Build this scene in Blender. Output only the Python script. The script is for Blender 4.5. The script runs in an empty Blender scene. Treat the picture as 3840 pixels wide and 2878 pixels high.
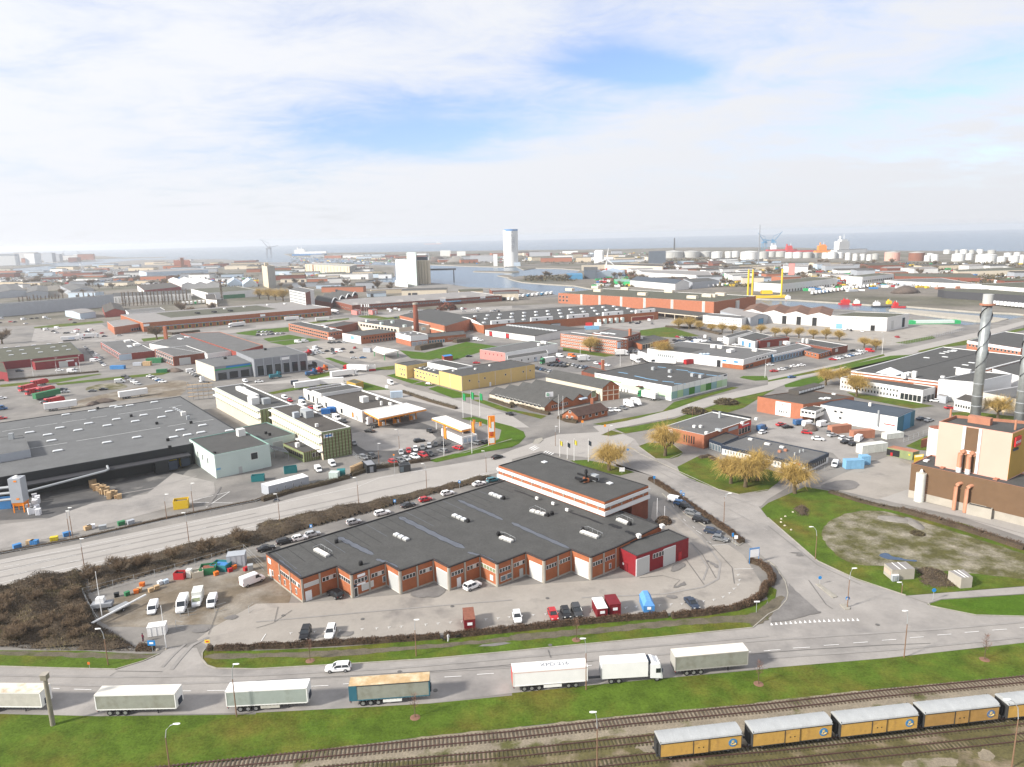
import bpy,math,random
import numpy as np
from mathutils import Matrix,Vector
SC=bpy.context.scene
COL=SC.collection
R=random.Random(7)
NR=np.random.default_rng(7)
PI=math.pi
# ------------------------------------------------------------------ camera
F_PX,CAM_H,HOR_Y,ROLL=2680.0,78.0,888.0,math.radians(1.3)
PITCH=math.atan((1439-HOR_Y)/F_PX)
FW=Vector((0,math.cos(PITCH),-math.sin(PITCH)))
UP0=Vector((0,math.sin(PITCH),math.cos(PITCH)))
RT0=Vector((1,0,0))
RT=math.cos(ROLL)*RT0-math.sin(ROLL)*UP0
UP=math.sin(ROLL)*RT0+math.cos(ROLL)*UP0
cd=bpy.data.cameras.new('camera')
cam=bpy.data.objects.new('camera',cd)
COL.objects.link(cam)
m3=Matrix((RT,UP,-FW)).transposed()
cam.matrix_world=Matrix.Translation((0,0,CAM_H)) @ m3.to_4x4()
cd.sensor_fit='HORIZONTAL';cd.sensor_width=36.0;cd.lens=36.0*F_PX/3840.0
cd.clip_start=0.5;cd.clip_end=60000
SC.camera=cam
# ------------------------------------------------------------------ render / exposure
SC.render.engine='CYCLES'
cy=SC.cycles
cy.use_denoising=True
cy.max_bounces=4;cy.diffuse_bounces=2;cy.glossy_bounces=2;cy.transmission_bounces=2
cy.volume_bounces=1;cy.transparent_max_bounces=4
cy.caustics_reflective=False;cy.caustics_refractive=False
cy.sample_clamp_indirect=4.0
SC.view_settings.view_transform='Standard';SC.view_settings.look='None'
SC.view_settings.exposure=1.42;SC.view_settings.gamma=1.0
SC.view_settings.use_curve_mapping=False
# ------------------------------------------------------------------ sky and sun
SUN_EL,SUN_FROM=math.radians(30),math.radians(206)     # direction the light comes from, counted from +X
w=bpy.data.worlds.new('World');SC.world=w;w.use_nodes=True
nt=w.node_tree;N=nt.nodes;L=nt.links
for n in list(N):N.remove(n)
def nd(t,**k):
 n=N.new(t)
 for a,b in k.items():setattr(n,a,b)
 return n
def math_(op,a,b=None,c=None):
 n=nd('ShaderNodeMath',operation=op)
 for i,v in enumerate((a,b,c)):
  if v is None:continue
  if isinstance(v,(int,float)):n.inputs[i].default_value=v
  else:L.new(v,n.inputs[i])
 return n.outputs[0]
out=nd('ShaderNodeOutputWorld');bg=nd('ShaderNodeBackground')
sky=nd('ShaderNodeTexSky',sky_type='NISHITA');sky.sun_disc=False
sky.sun_elevation=SUN_EL
sky.sun_rotation=(PI/2-SUN_FROM)%(2*PI)
sky.altitude=80;sky.air_density=1.0;sky.dust_density=1.5;sky.ozone_density=1.2
tc=nd('ShaderNodeTexCoord');sep=nd('ShaderNodeSeparateXYZ');L.new(tc.outputs['Generated'],sep.inputs[0])
zz=math_('ADD',math_('MAXIMUM',sep.outputs[2],0.0),0.14)
u_=math_('DIVIDE',sep.outputs[0],zz);v_=math_('DIVIDE',sep.outputs[1],zz)
cmb=nd('ShaderNodeCombineXYZ');L.new(u_,cmb.inputs[0]);L.new(v_,cmb.inputs[1])
def noise(scale,detail,rough,loc,sc=(1,1,1),dist=0.0):
 mp=nd('ShaderNodeMapping');mp.inputs['Location'].default_value=loc;mp.inputs['Scale'].default_value=sc
 mp.inputs['Rotation'].default_value=(0,0,math.radians(-12))
 L.new(cmb.outputs[0],mp.inputs[0])
 nz=nd('ShaderNodeTexNoise');nz.inputs['Scale'].default_value=scale;nz.inputs['Detail'].default_value=detail
 nz.inputs['Roughness'].default_value=rough;nz.inputs['Distortion'].default_value=dist
 L.new(mp.outputs[0],nz.inputs['Vector']);return nz.outputs[0]
def bump(u0,v0,su,sv,amp,rot=0.0):# a thin place in the cloud deck, fixed in sky coordinates
 c,s=math.cos(rot),math.sin(rot)
 du=math_('SUBTRACT',u_,u0);dv=math_('SUBTRACT',v_,v0)
 a=math_('DIVIDE',math_('ADD',math_('MULTIPLY',du,c),math_('MULTIPLY',dv,s)),su)
 b=math_('DIVIDE',math_('SUBTRACT',math_('MULTIPLY',dv,c),math_('MULTIPLY',du,s)),sv)
 r2=math_('ADD',math_('MULTIPLY',a,a),math_('MULTIPLY',b,b))
 return math_('MULTIPLY',math_('POWER',2.718,math_('MULTIPLY',r2,-1.0)),amp)
n1=noise(0.75,9,0.62,(6.1,2.7,0.4),(.95,1.05,1),0.6)
n2=noise(2.6,7,0.66,(8.2,5.1,2.0),(.9,1.2,1),0.5)
cov=math_('ADD',math_('MULTIPLY',n1,1.0),math_('ADD',math_('MULTIPLY',n2,0.8),.27))
def skypx(x,y):# direction of a picture point -> cloud-deck coordinates
 d=(FW*F_PX+RT*(x-1920)-UP*(y-1439)).normalized()
 return d.x/(max(d.z,0)+.14),d.y/(max(d.z,0)+.14)
gaps=[(1620,520,.46,.50,.52),(1250,440,.5,.4,.22),(2250,240,.28,.26,.42),(2500,280,.22,.14,.40),(1960,390,.34,.20,.26),(3560,560,.8,.30,.26),(3800,230,.25,.5,.36),(800,600,.9,.45,.20),(1100,690,.7,.3,.22),(3150,400,.5,.3,.16),(2850,580,.6,.25,.14)]
cov=math_('ADD',cov,math_('MULTIPLY',math_('POWER',2.718,math_('MULTIPLY',math_('MAXIMUM',sep.outputs[2],0.0),-14.0)),0.16))
for (x,y,su,sv,amp) in gaps:
 u0,v0=skypx(x,y)
 cov=math_('SUBTRACT',cov,bump(u0,v0,su,sv,amp,.15))
ramp=nd('ShaderNodeValToRGB');ramp.color_ramp.interpolation='EASE'
ramp.color_ramp.elements[0].position=0.44;ramp.color_ramp.elements[0].color=(0,0,0,1)
ramp.color_ramp.elements[1].position=1.0;ramp.color_ramp.elements[1].color=(1,1,1,1)
L.new(math_('MULTIPLY',cov,.80),ramp.inputs[0])
# clouds are brighter towards the sun side
sd=Vector((math.cos(SUN_FROM),math.sin(SUN_FROM),0.5)).normalized()
dp=nd('ShaderNodeVectorMath',operation='DOT_PRODUCT');dp.inputs[1].default_value=sd
L.new(tc.outputs['Generated'],dp.inputs[0])
bri=math_('SUBTRACT',math_('ADD',math_('MULTIPLY',dp.outputs['Value'],0.5),4.32),math_('MULTIPLY',math_('POWER',2.718,math_('MULTIPLY',math_('MAXIMUM',sep.outputs[2],0.0),-12.0)),0.25))
cc=nd('ShaderNodeCombineColor')
L.new(math_('MULTIPLY',bri,.975),cc.inputs[0]);L.new(math_('MULTIPLY',bri,.995),cc.inputs[1]);L.new(math_('MULTIPLY',bri,1.05),cc.inputs[2])
mix=nd('ShaderNodeMix',data_type='RGBA')
L.new(ramp.outputs[0],mix.inputs[0])
hs=nd('ShaderNodeMix',data_type='RGBA',blend_type='MULTIPLY');hs.inputs[0].default_value=1.0
hs.inputs[7].default_value=(.80,.83,1.06,1);L.new(sky.outputs[0],hs.inputs[6])
L.new(hs.outputs[2],mix.inputs[6]);L.new(cc.outputs[0],mix.inputs[7])
L.new(mix.outputs[2],bg.inputs[0]);bg.inputs[1].default_value=0.083
L.new(bg.outputs[0],out.inputs[0])
sl=bpy.data.lights.new('sun','SUN');sl.energy=2.7;sl.angle=math.radians(6.0);sl.color=(1.0,0.95,0.87)
so=bpy.data.objects.new('sun',sl);COL.objects.link(so)
sv=Vector((math.cos(SUN_EL)*math.cos(SUN_FROM),math.cos(SUN_EL)*math.sin(SUN_FROM),math.sin(SUN_EL)))
so.rotation_euler=sv.to_track_quat('Z','Y').to_euler();so.location=(0,0,300)
# ------------------------------------------------------------------ picture points -> places
OYS={'A':800,'B':1300,'C':1800,'E':2278}
def px(s):
 r=[];t='S'
 for tok in s.split():
  if ':' in tok:t,tok=tok.split(':')
  x,y=tok.split(',');x=float(x);y=float(y)
  if t=='S':r.append((x,y))
  elif t=='D':r.append((x*3840/2212,y*3840/2212))
  else:r.append((960*int(t[1])+x/2.304,OYS[t[0]]+y/2.304))
 return r
def at(p,z=0.0):
 if isinstance(p,str):p=px(p)[0]
 d=FW*F_PX+RT*(p[0]-1920)-UP*(p[1]-1439)
 t=(z-CAM_H)/d.z
 v=d*t
 return Vector((v.x,v.y,z))
def proj(P):
 v=Vector(P)-Vector((0,0,CAM_H));k=F_PX/v.dot(FW)
 return 1920+k*v.dot(RT),1439-k*v.dot(UP)
def hgt(base,top):
 if isinstance(base,str):base=px(base)[0]
 if isinstance(top,str):top=px(top)[0]
 b=at(base);lo,hi=0.0,160.0
 for _ in range(50):
  m=(lo+hi)/2
  if proj((b.x,b.y,m))[1]>top[1]:lo=m
  else:hi=m
 return lo
def line_pts(s,z=0.0):return [at(p,z) for p in px(s)]
# ------------------------------------------------------------------ mesh helpers
class MB:
 def __init__(s):s.v=[];s.f=[];s.m=[]
 def face(s,pts,m=0):
  k=len(s.v);s.v+=[tuple(p) for p in pts];s.f.append(tuple(range(k,k+len(pts))));s.m.append(m);return s
 def box(s,cx,cy,cz,sx,sy,sz,rz=0.0,m=0,taper=1.0):
  c,n=math.cos(rz),math.sin(rz);k=len(s.v)
  for dz in (-1,1):
   t=taper if dz>0 else 1.0
   for dx,dy in ((-1,-1),(1,-1),(1,1),(-1,1)):
    x,y=dx*sx/2*t,dy*sy/2*t
    s.v.append((cx+x*c-y*n,cy+x*n+y*c,cz+dz*sz/2))
  for f in ((0,3,2,1),(4,5,6,7),(0,1,5,4),(1,2,6,5),(2,3,7,6),(3,0,4,7)):
   s.f.append(tuple(k+i for i in f));s.m.append(m)
  return s
 def slab(s,a,b,z0,z1,n,t0,t1,m=0):# upright slab along a->b, offset t0..t1 along the normal n
  a=Vector((a[0],a[1],0));b=Vector((b[0],b[1],0));n=Vector((n[0],n[1],0));k=len(s.v)
  for z in (z0,z1):
   for p,t in ((a,t0),(b,t0),(b,t1),(a,t1)):
    q=p+n*t;s.v.append((q.x,q.y,z))
  for f in ((0,3,2,1),(4,5,6,7),(0,1,5,4),(1,2,6,5),(2,3,7,6),(3,0,4,7)):
   s.f.append(tuple(k+i for i in f));s.m.append(m)
  return s
 def prism(s,poly,z0,z1,m=0,mtop=None,bottom=True):
  k=len(s.v);n=len(poly)
  for p in poly:s.v.append((p[0],p[1],z0))
  for p in poly:s.v.append((p[0],p[1],z1))
  for i in range(n):
   j=(i+1)%n;s.f.append((k+i,k+j,k+n+j,k+n+i));s.m.append(m)
  s.f.append(tuple(k+n+i for i in range(n)));s.m.append(m if mtop is None else mtop)
  if bottom:s.f.append(tuple(k+i for i in reversed(range(n))));s.m.append(m)
  return s
 def cyl(s,x,y,z0,z1,r0,r1=None,n=10,m=0,cap=True):
  r1=r0 if r1 is None else r1;k=len(s.v)
  for z,r in ((z0,r0),(z1,r1)):
   for i in range(n):
    a=2*PI*i/n;s.v.append((x+r*math.cos(a),y+r*math.sin(a),z))
  for i in range(n):
   j=(i+1)%n;s.f.append((k+i,k+j,k+n+j,k+n+i));s.m.append(m)
  if cap:
   s.f.append(tuple(k+n+i for i in range(n)));s.m.append(m)
   s.f.append(tuple(k+i for i in reversed(range(n))));s.m.append(m)
  return s
 def tube(s,pts,rad,n=6,m=0):
  pts=[Vector(p) for p in pts];k=len(s.v);q=len(pts)
  rad=rad if isinstance(rad,(list,tuple)) else [rad]*q
  for i,p in enumerate(pts):
   d=(pts[min(i+1,q-1)]-pts[max(i-1,0)]).normalized()
   a=Vector((0,0,1)) if abs(d.z)<.9 else Vector((1,0,0))
   e1=d.cross(a).normalized();e2=d.cross(e1)
   for j in range(n):
    t=2*PI*j/n;s.v.append(tuple(p+(e1*math.cos(t)+e2*math.sin(t))*rad[i]))
  for i in range(q-1):
   for j in range(n):
    j2=(j+1)%n
    s.f.append((k+i*n+j,k+i*n+j2,k+(i+1)*n+j2,k+(i+1)*n+j));s.m.append(m)
  s.f.append(tuple(k+j for j in range(n)));s.m.append(m)
  s.f.append(tuple(k+(q-1)*n+j for j in reversed(range(n))));s.m.append(m)
  return s
 def wheel(s,x,y,z,r,wd,n=14,m=0,mr=None):# axis along y
  k=len(s.v)
  for yy in (-wd/2,wd/2):
   for i in range(n):
    a=2*PI*i/n;s.v.append((x+r*math.cos(a),y+yy,z+r*math.sin(a)))
  for i in range(n):
   j=(i+1)%n;s.f.append((k+i,k+n+i,k+n+j,k+j));s.m.append(m)
  s.f.append(tuple(k+i for i in range(n)));s.m.append(m)
  s.f.append(tuple(k+n+i for i in reversed(range(n))));s.m.append(m)
  if mr is not None:
   for sg in (-1,1):
    k=len(s.v);yy=y+sg*(wd/2+.012)
    for i in range(n):
     a=2*PI*i/n;s.v.append((x+r*.6*math.cos(a),yy,z+r*.6*math.sin(a)))
    s.f.append(tuple(k+i for i in range(n)));s.m.append(mr)
  return s
 def loft(s,rings,m=0,cap=True):
  k=len(s.v);n=len(rings[0])
  for r in rings:s.v+=[tuple(p) for p in r]
  for i in range(len(rings)-1):
   for j in range(n):
    j2=(j+1)%n
    s.f.append((k+i*n+j,k+i*n+j2,k+(i+1)*n+j2,k+(i+1)*n+j));s.m.append(m)
  if cap:
   s.f.append(tuple(k+j for j in reversed(range(n))));s.m.append(m)
   s.f.append(tuple(k+(len(rings)-1)*n+j for j in range(n)));s.m.append(m)
  return s
 def mesh(s,name,mats):
  me=bpy.data.meshes.new(name);me.from_pydata(s.v,[],s.f)
  for mm in mats:me.materials.append(MAT[mm] if isinstance(mm,str) else mm)
  if len(mats)>1:me.polygons.foreach_set('material_index',s.m)
  return me
 def build(s,name,mats,parent=None,smooth=False):
  if isinstance(mats,str):mats=[mats]
  me=s.mesh(name,mats)
  if smooth:me.shade_smooth()
  return link(name,me,parent)
def link(name,me,parent=None,loc=None,rz=None):
 o=bpy.data.objects.new(name,me);COL.objects.link(o)
 if parent is not None:o.parent=parent
 if loc is not None:o.location=loc
 if rz is not None:o.rotation_euler=(0,0,rz)
 return o
def tag(o,label=None,cat=None,group=None,kind=None):
 if label:o['label']=label
 if cat:o['category']=cat
 if group:o['group']=group
 if kind:o['kind']=kind
 return o
def empty(name,loc=(0,0,0),rz=0.0,label=None,cat=None,group=None):
 o=bpy.data.objects.new(name,None);COL.objects.link(o);o.location=loc;o.rotation_euler=(0,0,rz)
 o.empty_display_size=.5
 return tag(o,label,cat,group)
def copy_tree(o,parent=None,loc=None,rz=None,label=None,group=None):
 c=o.copy();COL.objects.link(c);c.parent=parent
 if loc is not None:c.location=loc
 if rz is not None:c.rotation_euler=(0,0,rz)
 if label:c['label']=label
 if group:c['group']=group
 for ch in list(o.children):copy_tree(ch,c)
 return c
def npmesh(name,V,Fq,mats,mi=None):
 me=bpy.data.meshes.new(name)
 V=np.asarray(V,dtype=np.float32);Fq=np.asarray(Fq,dtype=np.int32);k=Fq.shape[1]
 me.vertices.add(len(V));me.vertices.foreach_set('co',V.ravel())
 me.loops.add(Fq.size);me.loops.foreach_set('vertex_index',Fq.ravel())
 me.polygons.add(len(Fq));me.polygons.foreach_set('loop_start',np.arange(len(Fq),dtype=np.int32)*k)
 for mm in mats:me.materials.append(MAT[mm])
 if mi is not None:me.polygons.foreach_set('material_index',np.asarray(mi,dtype=np.int32))
 me.update(calc_edges=True);me.validate()
 return me
# ------------------------------------------------------------------ materials
MAT={}
def mat(name,col,rough=.8,var=0.0,scale=.4,spec=.3,metal=0.0,col2=None,scale2=None,lo=.35,hi=.65,island=0.0,fine=0.0,bumpy=0.0,sc3=(1,1,1),obj=False):
 m=bpy.data.materials.new(name);m.use_nodes=True;t=m.node_tree;n=t.nodes;l=t.links
 b=n['Principled BSDF'];b.inputs['Roughness'].default_value=rough;b.inputs['Metallic'].default_value=metal
 b.inputs['Specular IOR Level'].default_value=spec
 c4=(*col,1.0);b.inputs['Base Color'].default_value=c4
 MAT[name]=m
 if not (var or col2 or island or fine):return m
 g=n.new('ShaderNodeNewGeometry');cur=None
 mp=n.new('ShaderNodeMapping');mp.inputs['Scale'].default_value=sc3
 if obj:
  tcc=n.new('ShaderNodeTexCoord');l.new(tcc.outputs['Object'],mp.inputs[0])
 else:l.new(g.outputs['Position'],mp.inputs[0])
 def nz(sc,det=5,rg=.6):
  x=n.new('ShaderNodeTexNoise');x.inputs['Scale'].default_value=sc;x.inputs['Detail'].default_value=det
  x.inputs['Roughness'].default_value=rg;l.new(mp.outputs[0],x.inputs['Vector']);return x
 def mx(fac,a,bb,blend='MIX'):
  x=n.new('ShaderNodeMix');x.data_type='RGBA';x.blend_type=blend
  if isinstance(fac,float):x.inputs[0].default_value=fac
  else:l.new(fac,x.inputs[0])
  for i,q in ((6,a),(7,bb)):
   if isinstance(q,tuple):x.inputs[i].default_value=q
   else:l.new(q,x.inputs[i])
  return x.outputs[2]
 cur=c4
 if col2:
  x=nz(scale2 or scale*.3);r=n.new('ShaderNodeMapRange');r.inputs[1].default_value=lo;r.inputs[2].default_value=hi
  l.new(x.outputs[0],r.inputs[0]);cur=mx(r.outputs[0],cur,(*col2,1))
 def gain(fac_out,v):
  r=n.new('ShaderNodeMapRange');r.inputs[1].default_value=.25;r.inputs[2].default_value=.75
  r.inputs[3].default_value=1-v;r.inputs[4].default_value=1+v;l.new(fac_out,r.inputs[0]);return r.outputs[0]
 def mulg(cur,o):
  cb=n.new('ShaderNodeCombineColor')
  for i in range(3):l.new(o,cb.inputs[i])
  return mx(1.0,cur,cb.outputs[0],'MULTIPLY')
 if var:cur=mulg(cur,gain(nz(scale).outputs[0],var))
 if fine:cur=mulg(cur,gain(nz(scale*9,3,.7).outputs[0],fine))
 if island:
  r=n.new('ShaderNodeMapRange');r.inputs[3].default_value=1-island;r.inputs[4].default_value=1+island
  l.new(g.outputs['Random Per Island'],r.inputs[0]);cur=mulg(cur,r.outputs[0])
 l.new(cur,b.inputs['Base Color'])
 if bumpy:
  x=nz(scale*12,4,.7);bp=n.new('ShaderNodeBump');bp.inputs['Strength'].default_value=bumpy;bp.inputs['Distance'].default_value=.1
  l.new(x.outputs[0],bp.inputs['Height']);l.new(bp.outputs[0],b.inputs['Normal'])
 return m
# ground
mat('asphalt',(.215,.200,.182),.85,var=.20,scale=.09,fine=.07,col2=(.135,.127,.120),scale2=.03,lo=.46,hi=.64)
mat('street_asphalt',(.285,.265,.245),.85,var=.16,scale=.14,fine=.06,col2=(.20,.188,.178),scale2=.06,lo=.50,hi=.68)
mat('highway_asphalt',(.330,.308,.284),.85,var=.08,scale=.12,fine=.05)
mat('lot_asphalt',(.300,.273,.241),.85,var=.12,scale=.12,fine=.06,col2=(.165,.150,.138),scale2=.07,lo=.54,hi=.70)
mat('dark_yard',(.085,.082,.080),.85,var=.3,scale=.15,fine=.1,col2=(.20,.19,.175),scale2=.1,lo=.55,hi=.7)
mat('dirt',(.150,.120,.085),.95,var=.3,scale=.2,fine=.15,col2=(.24,.215,.18),scale2=.09,lo=.45,hi=.65)
mat('grass',(.070,.112,.014),.95,spec=.08,var=.35,scale=.25,fine=.35,col2=(.125,.100,.022),scale2=.07,lo=.46,hi=.72,bumpy=.4)
mat('lush_grass',(.060,.115,.010),.95,spec=.08,var=.25,scale=.3,fine=.3,col2=(.085,.105,.018),scale2=.1,lo=.5,hi=.75,bumpy=.4)
mat('dry_path',(.115,.098,.070),.95,var=.3,scale=.4,fine=.3,col2=(.075,.080,.028),scale2=.25,lo=.52,hi=.7)
mat('ballast',(.225,.190,.140),.95,var=.22,scale=.35,fine=.3,col2=(.085,.085,.028),scale2=.16,lo=.55,hi=.66,bumpy=.5)
mat('weedy_ground',(.100,.088,.035),.95,var=.35,scale=.25,fine=.3,col2=(.21,.165,.115),scale2=.14,lo=.50,hi=.62,bumpy=.5)
mat('vacant',(.24,.215,.165),.95,var=.25,scale=.25,fine=.4,col2=(.080,.075,.022),scale2=.17,lo=.36,hi=.57,bumpy=.4)
mat('far_land',(.17,.15,.125),.95,var=.35,scale=.02,fine=.25,col2=(.09,.085,.055),scale2=.006,lo=.45,hi=.6)
mat('mud_pile',(.20,.185,.165),.95,var=.25,scale=.5)
mat('scrap',(.11,.085,.07),.95,var=.5,scale=.15,fine=.3)
mat('puddle',(.03,.06,.11),.08,spec=.6)
mat('sea',(.040,.085,.130),.25,spec=.5,var=.15,scale=.004)
mat('paint_line',(.72,.71,.69),.7,var=.2,scale=1.5)
mat('kerbstone',(.30,.28,.24),.9,var=.2,scale=1.0)
mat('concrete',(.36,.33,.28),.9,var=.15,scale=.3)
mat('patch',(.165,.155,.147),.85,var=.25,scale=.3,fine=.12)  # repaired asphalt; also the tone of the shadows painted on the lot
mat('seam',(.12,.115,.11),.9)
# roofs
mat('roof_dark',(.070,.069,.066),.9,var=.16,scale=.25,fine=.22)
mat('roof_grey',(.125,.127,.127),.9,var=.14,scale=.2,fine=.12)
mat('roof_brown',(.072,.064,.056),.9,var=.15,scale=.2,fine=.2)
mat('roof_green',(.085,.085,.058),.9,var=.2,scale=.15,fine=.2)
mat('roof_pale',(.24,.225,.215),.8,var=.12,scale=.12,fine=.06)
mat('roof_mid',(.12,.118,.115),.85,var=.15,scale=.15,fine=.1)
mat('roof_blue',(.060,.075,.095),.8,var=.15,scale=.15,fine=.1)
mat('roof_rust',(.16,.085,.055),.9,var=.35,scale=.1,fine=.2)
mat('tile_roof',(.085,.050,.040),.9,var=.2,scale=.6,fine=.25)
mat('tyre_wear',(.258,.242,.227),.85,var=.15,scale=.3)
mat('roof_pool',(.105,.115,.135),.55,var=.2,scale=.5)
mat('roof_stain',(.018,.018,.02),.8)
mat('coping_dark',(.03,.03,.032),.7)
mat('coping_white',(.72,.72,.71),.6)
# walls
mat('brick',(.325,.112,.050),.9,var=.16,scale=.6,fine=.16)
mat('brick_dark',(.195,.065,.040),.9,var=.18,scale=.6,fine=.16)
mat('brick_pale',(.36,.135,.075),.9,var=.12,scale=.5,fine=.12)
mat('brick_red',(.25,.05,.035),.9,var=.16,scale=.6,fine=.12)
mat('red_sheet',(.21,.014,.02),.6,var=.12,scale=.8)
mat('red_wall',(.22,.025,.03),.8,var=.12,scale=.3)
mat('white_wall',(.66,.65,.63),.7,var=.06,scale=.2)
mat('white_panel',(.74,.74,.73),.6,var=.04,scale=.3)
mat('grey_wall',(.24,.25,.27),.7,var=.08,scale=.3)
mat('grey_sheet',(.36,.38,.41),.6,var=.08,scale=.3)
mat('dark_wall',(.018,.02,.022),.6,var=.1,scale=.3)
mat('cream_wall',(.58,.42,.17),.8,var=.06,scale=.2)
mat('sand_wall',(.60,.53,.42),.8,var=.06,scale=.2)
mat('mint_wall',(.50,.58,.54),.7,var=.05,scale=.2)
mat('mint_trim',(.22,.36,.31),.7)
mat('salmon_wall',(.65,.365,.295),.8,var=.05,scale=.1)
mat('ochre_wall',(.42,.27,.06),.8,var=.08,scale=.2)
mat('brown_sheet',(.140,.084,.046),.8,var=.1,scale=.4)
mat('pink_wall',(.56,.21,.19),.8,var=.06,scale=.2)
mat('teal_wall',(.035,.13,.18),.6,var=.1,scale=.3)
mat('blue_wall',(.06,.22,.38),.6,var=.1,scale=.3)
mat('pale_blue_wall',(.44,.52,.60),.7,var=.05,scale=.2)
mat('olive_panel',(.21,.25,.12),.5,var=.15,scale=.3)
mat('olive_light',(.36,.38,.24),.5,var=.1,scale=.3)
mat('rust_bar',(.10,.045,.025),.7)
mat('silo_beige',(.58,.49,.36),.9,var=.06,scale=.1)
mat('silo_shade_grey',(.34,.33,.30),.9,var=.1,scale=.1)  # shaded copy of silo_beige for silo sides; plain grey on other parts
mat('tank_white',(.68,.68,.66),.6,var=.05,scale=.05)
mat('tank_grey',(.42,.42,.40),.7,var=.08,scale=.05)
mat('tank_rust',(.22,.09,.055),.8,var=.2,scale=.08)
mat('corten',(.36,.16,.10),.9,var=.2,scale=.3)
mat('chimney_metal',(.36,.38,.37),.35,metal=.6,var=.25,scale=.35)
mat('pipe_salmon',(.42,.20,.12),.6,var=.1,scale=.8)
mat('steel',(.33,.34,.35),.5,metal=.4)
mat('dark_steel',(.045,.045,.05),.6)
mat('galvanised',(.40,.42,.43),.5,metal=.3)
mat('rust_pole',(.20,.12,.075),.8,var=.2,scale=1.5)
mat('wood_pole',(.24,.22,.17),.9,var=.2,scale=1.0)
mat('glass_dark',(.022,.026,.030),.12,spec=.6)
mat('glass_blue',(.10,.13,.15),.15,spec=.6)
mat('glass_green',(.20,.23,.13),.3,spec=.5)
mat('blind',(.50,.50,.48),.6)
mat('frame_white',(.70,.69,.66),.6)
mat('door_white',(.72,.72,.72),.6)
mat('door_grey',(.40,.41,.40),.5)
mat('skylight',(.70,.72,.73),.35)
mat('skylight_frame',(.30,.30,.29),.6)
mat('vent_black',(.012,.012,.013),.6)
mat('shutter_dark',(.05,.05,.055),.6)
# vehicles and small things
for nm,c in dict(white=(.80,.80,.80),black=(.010,.010,.012),red=(.42,.016,.022),dark_blue=(.022,.034,.06),blue=(.035,.11,.25),
    silver=(.42,.43,.44),grey=(.16,.165,.17),dark_grey=(.04,.042,.046),beige=(.36,.32,.25),teal=(.03,.16,.20),orange=(.55,.13,.02),green=(.02,.16,.06)).items():
 mat('paint_'+nm,c,.3,spec=.5)
mat('tyre',(.014,.014,.014),.8)
mat('hub',(.35,.35,.36),.4,metal=.5)
mat('lamp_glass',(.75,.75,.72),.2)
mat('tail_red',(.35,.01,.01),.3)
mat('trailer_white',(.78,.77,.75),.5,var=.05,scale=.6)
mat('trailer_roof',(.70,.66,.58),.6,var=.12,scale=.5,sc3=(.4,2,1))
mat('trailer_dirty_roof',(.66,.60,.50),.7,col2=(.38,.25,.12),scale2=.5,lo=.5,hi=.75,var=.1,scale=.6)
mat('trailer_rust_roof',(.46,.32,.17),.8,col2=(.62,.52,.36),scale2=.45,lo=.45,hi=.7,var=.15,scale=1.2)
mat('curtain_grey',(.27,.275,.235),.7,col2=(.20,.19,.15),scale2=.5,lo=.48,hi=.7,var=.12,scale=.8,obj=True)
mat('curtain_green',(.31,.35,.32),.7,col2=(.24,.26,.22),scale2=.5,lo=.5,hi=.75,var=.07,scale=.6,obj=True)
mat('curtain_white',(.46,.44,.39),.7,var=.15,scale=.8,obj=True)
mat('wagon_yellow',(.50,.30,.075),.65,col2=(.30,.17,.06),scale2=.7,lo=.52,hi=.75,var=.12,scale=.8,fine=.08,obj=True)
mat('wagon_dull',(.36,.21,.065),.75,var=.18,scale=.8,fine=.1,obj=True)
mat('wagon_roof',(.36,.37,.37),.55,var=.13,scale=.5,fine=.08,obj=True)
mat('wagon_end',(.035,.035,.034),.8,var=.2,scale=1.0)
mat('emblem_blue',(.05,.20,.40),.6)
mat('emblem_faded',(.10,.16,.28),.7)
mat('emblem_gold',(.62,.45,.16),.6)
mat('rail',(.085,.045,.038),.6,var=.2,scale=1.0)
mat('sleeper',(.095,.070,.050),.95,var=.35,scale=.8,island=.25)
mat('sleeper_mossy',(.075,.065,.032),.95,var=.4,scale=.8,island=.25)
mat('sign_blue',(.02,.20,.50),.5);mat('sign_white',(.80,.80,.80),.5);mat('sign_red',(.55,.03,.03),.5)
mat('sign_orange',(.85,.26,.02),.5);mat('sign_yellow',(.75,.50,.03),.5);mat('sign_dark',(.02,.03,.05),.5)
mat('orange_steel',(.75,.28,.04),.6);mat('canopy_white',(.78,.74,.68),.6)
mat('flag_green',(.03,.36,.12),.7);mat('flag_orange',(.75,.30,.05),.7);mat('flag_yellow',(.60,.50,.05),.7);mat('flag_white',(.75,.75,.75),.7)
mat('flag_dark',(.02,.03,.04),.7)
mat('pole_white',(.78,.78,.77),.5)
mat('plastic_yellow',(.60,.47,.02),.6);mat('plastic_teal',(.02,.17,.18),.6);mat('plastic_blue',(.02,.13,.38),.6);mat('plastic_green',(.03,.17,.07),.6)
mat('plastic_red',(.38,.02,.025),.6);mat('plastic_orange',(.62,.15,.02),.6)
mat('pallet_wood',(.46,.32,.18),.9,var=.2,scale=2.0);mat('wrap_white',(.72,.72,.74),.5)
mat('container_red',(.16,.010,.016),.6,var=.15,scale=1.0);mat('container_blue',(.05,.20,.45),.6,var=.1,scale=1.0)
mat('container_pale_blue',(.18,.37,.55),.6,var=.1,scale=1.0);mat('container_white',(.62,.63,.58),.6,var=.12,scale=.8)
mat('rust_lid',(.22,.085,.055),.8,var=.3,scale=1.5)
mat('tarp_blue',(.11,.29,.60),.6,var=.1,scale=1.2)
mat('skin',(.45,.28,.2),.7);mat('cloth_white',(.72,.72,.72),.9);mat('cloth_dark',(.03,.03,.035),.9);mat('cloth_maroon',(.14,.02,.04),.9);mat('fur_black',(.012,.012,.012),.9)
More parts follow.
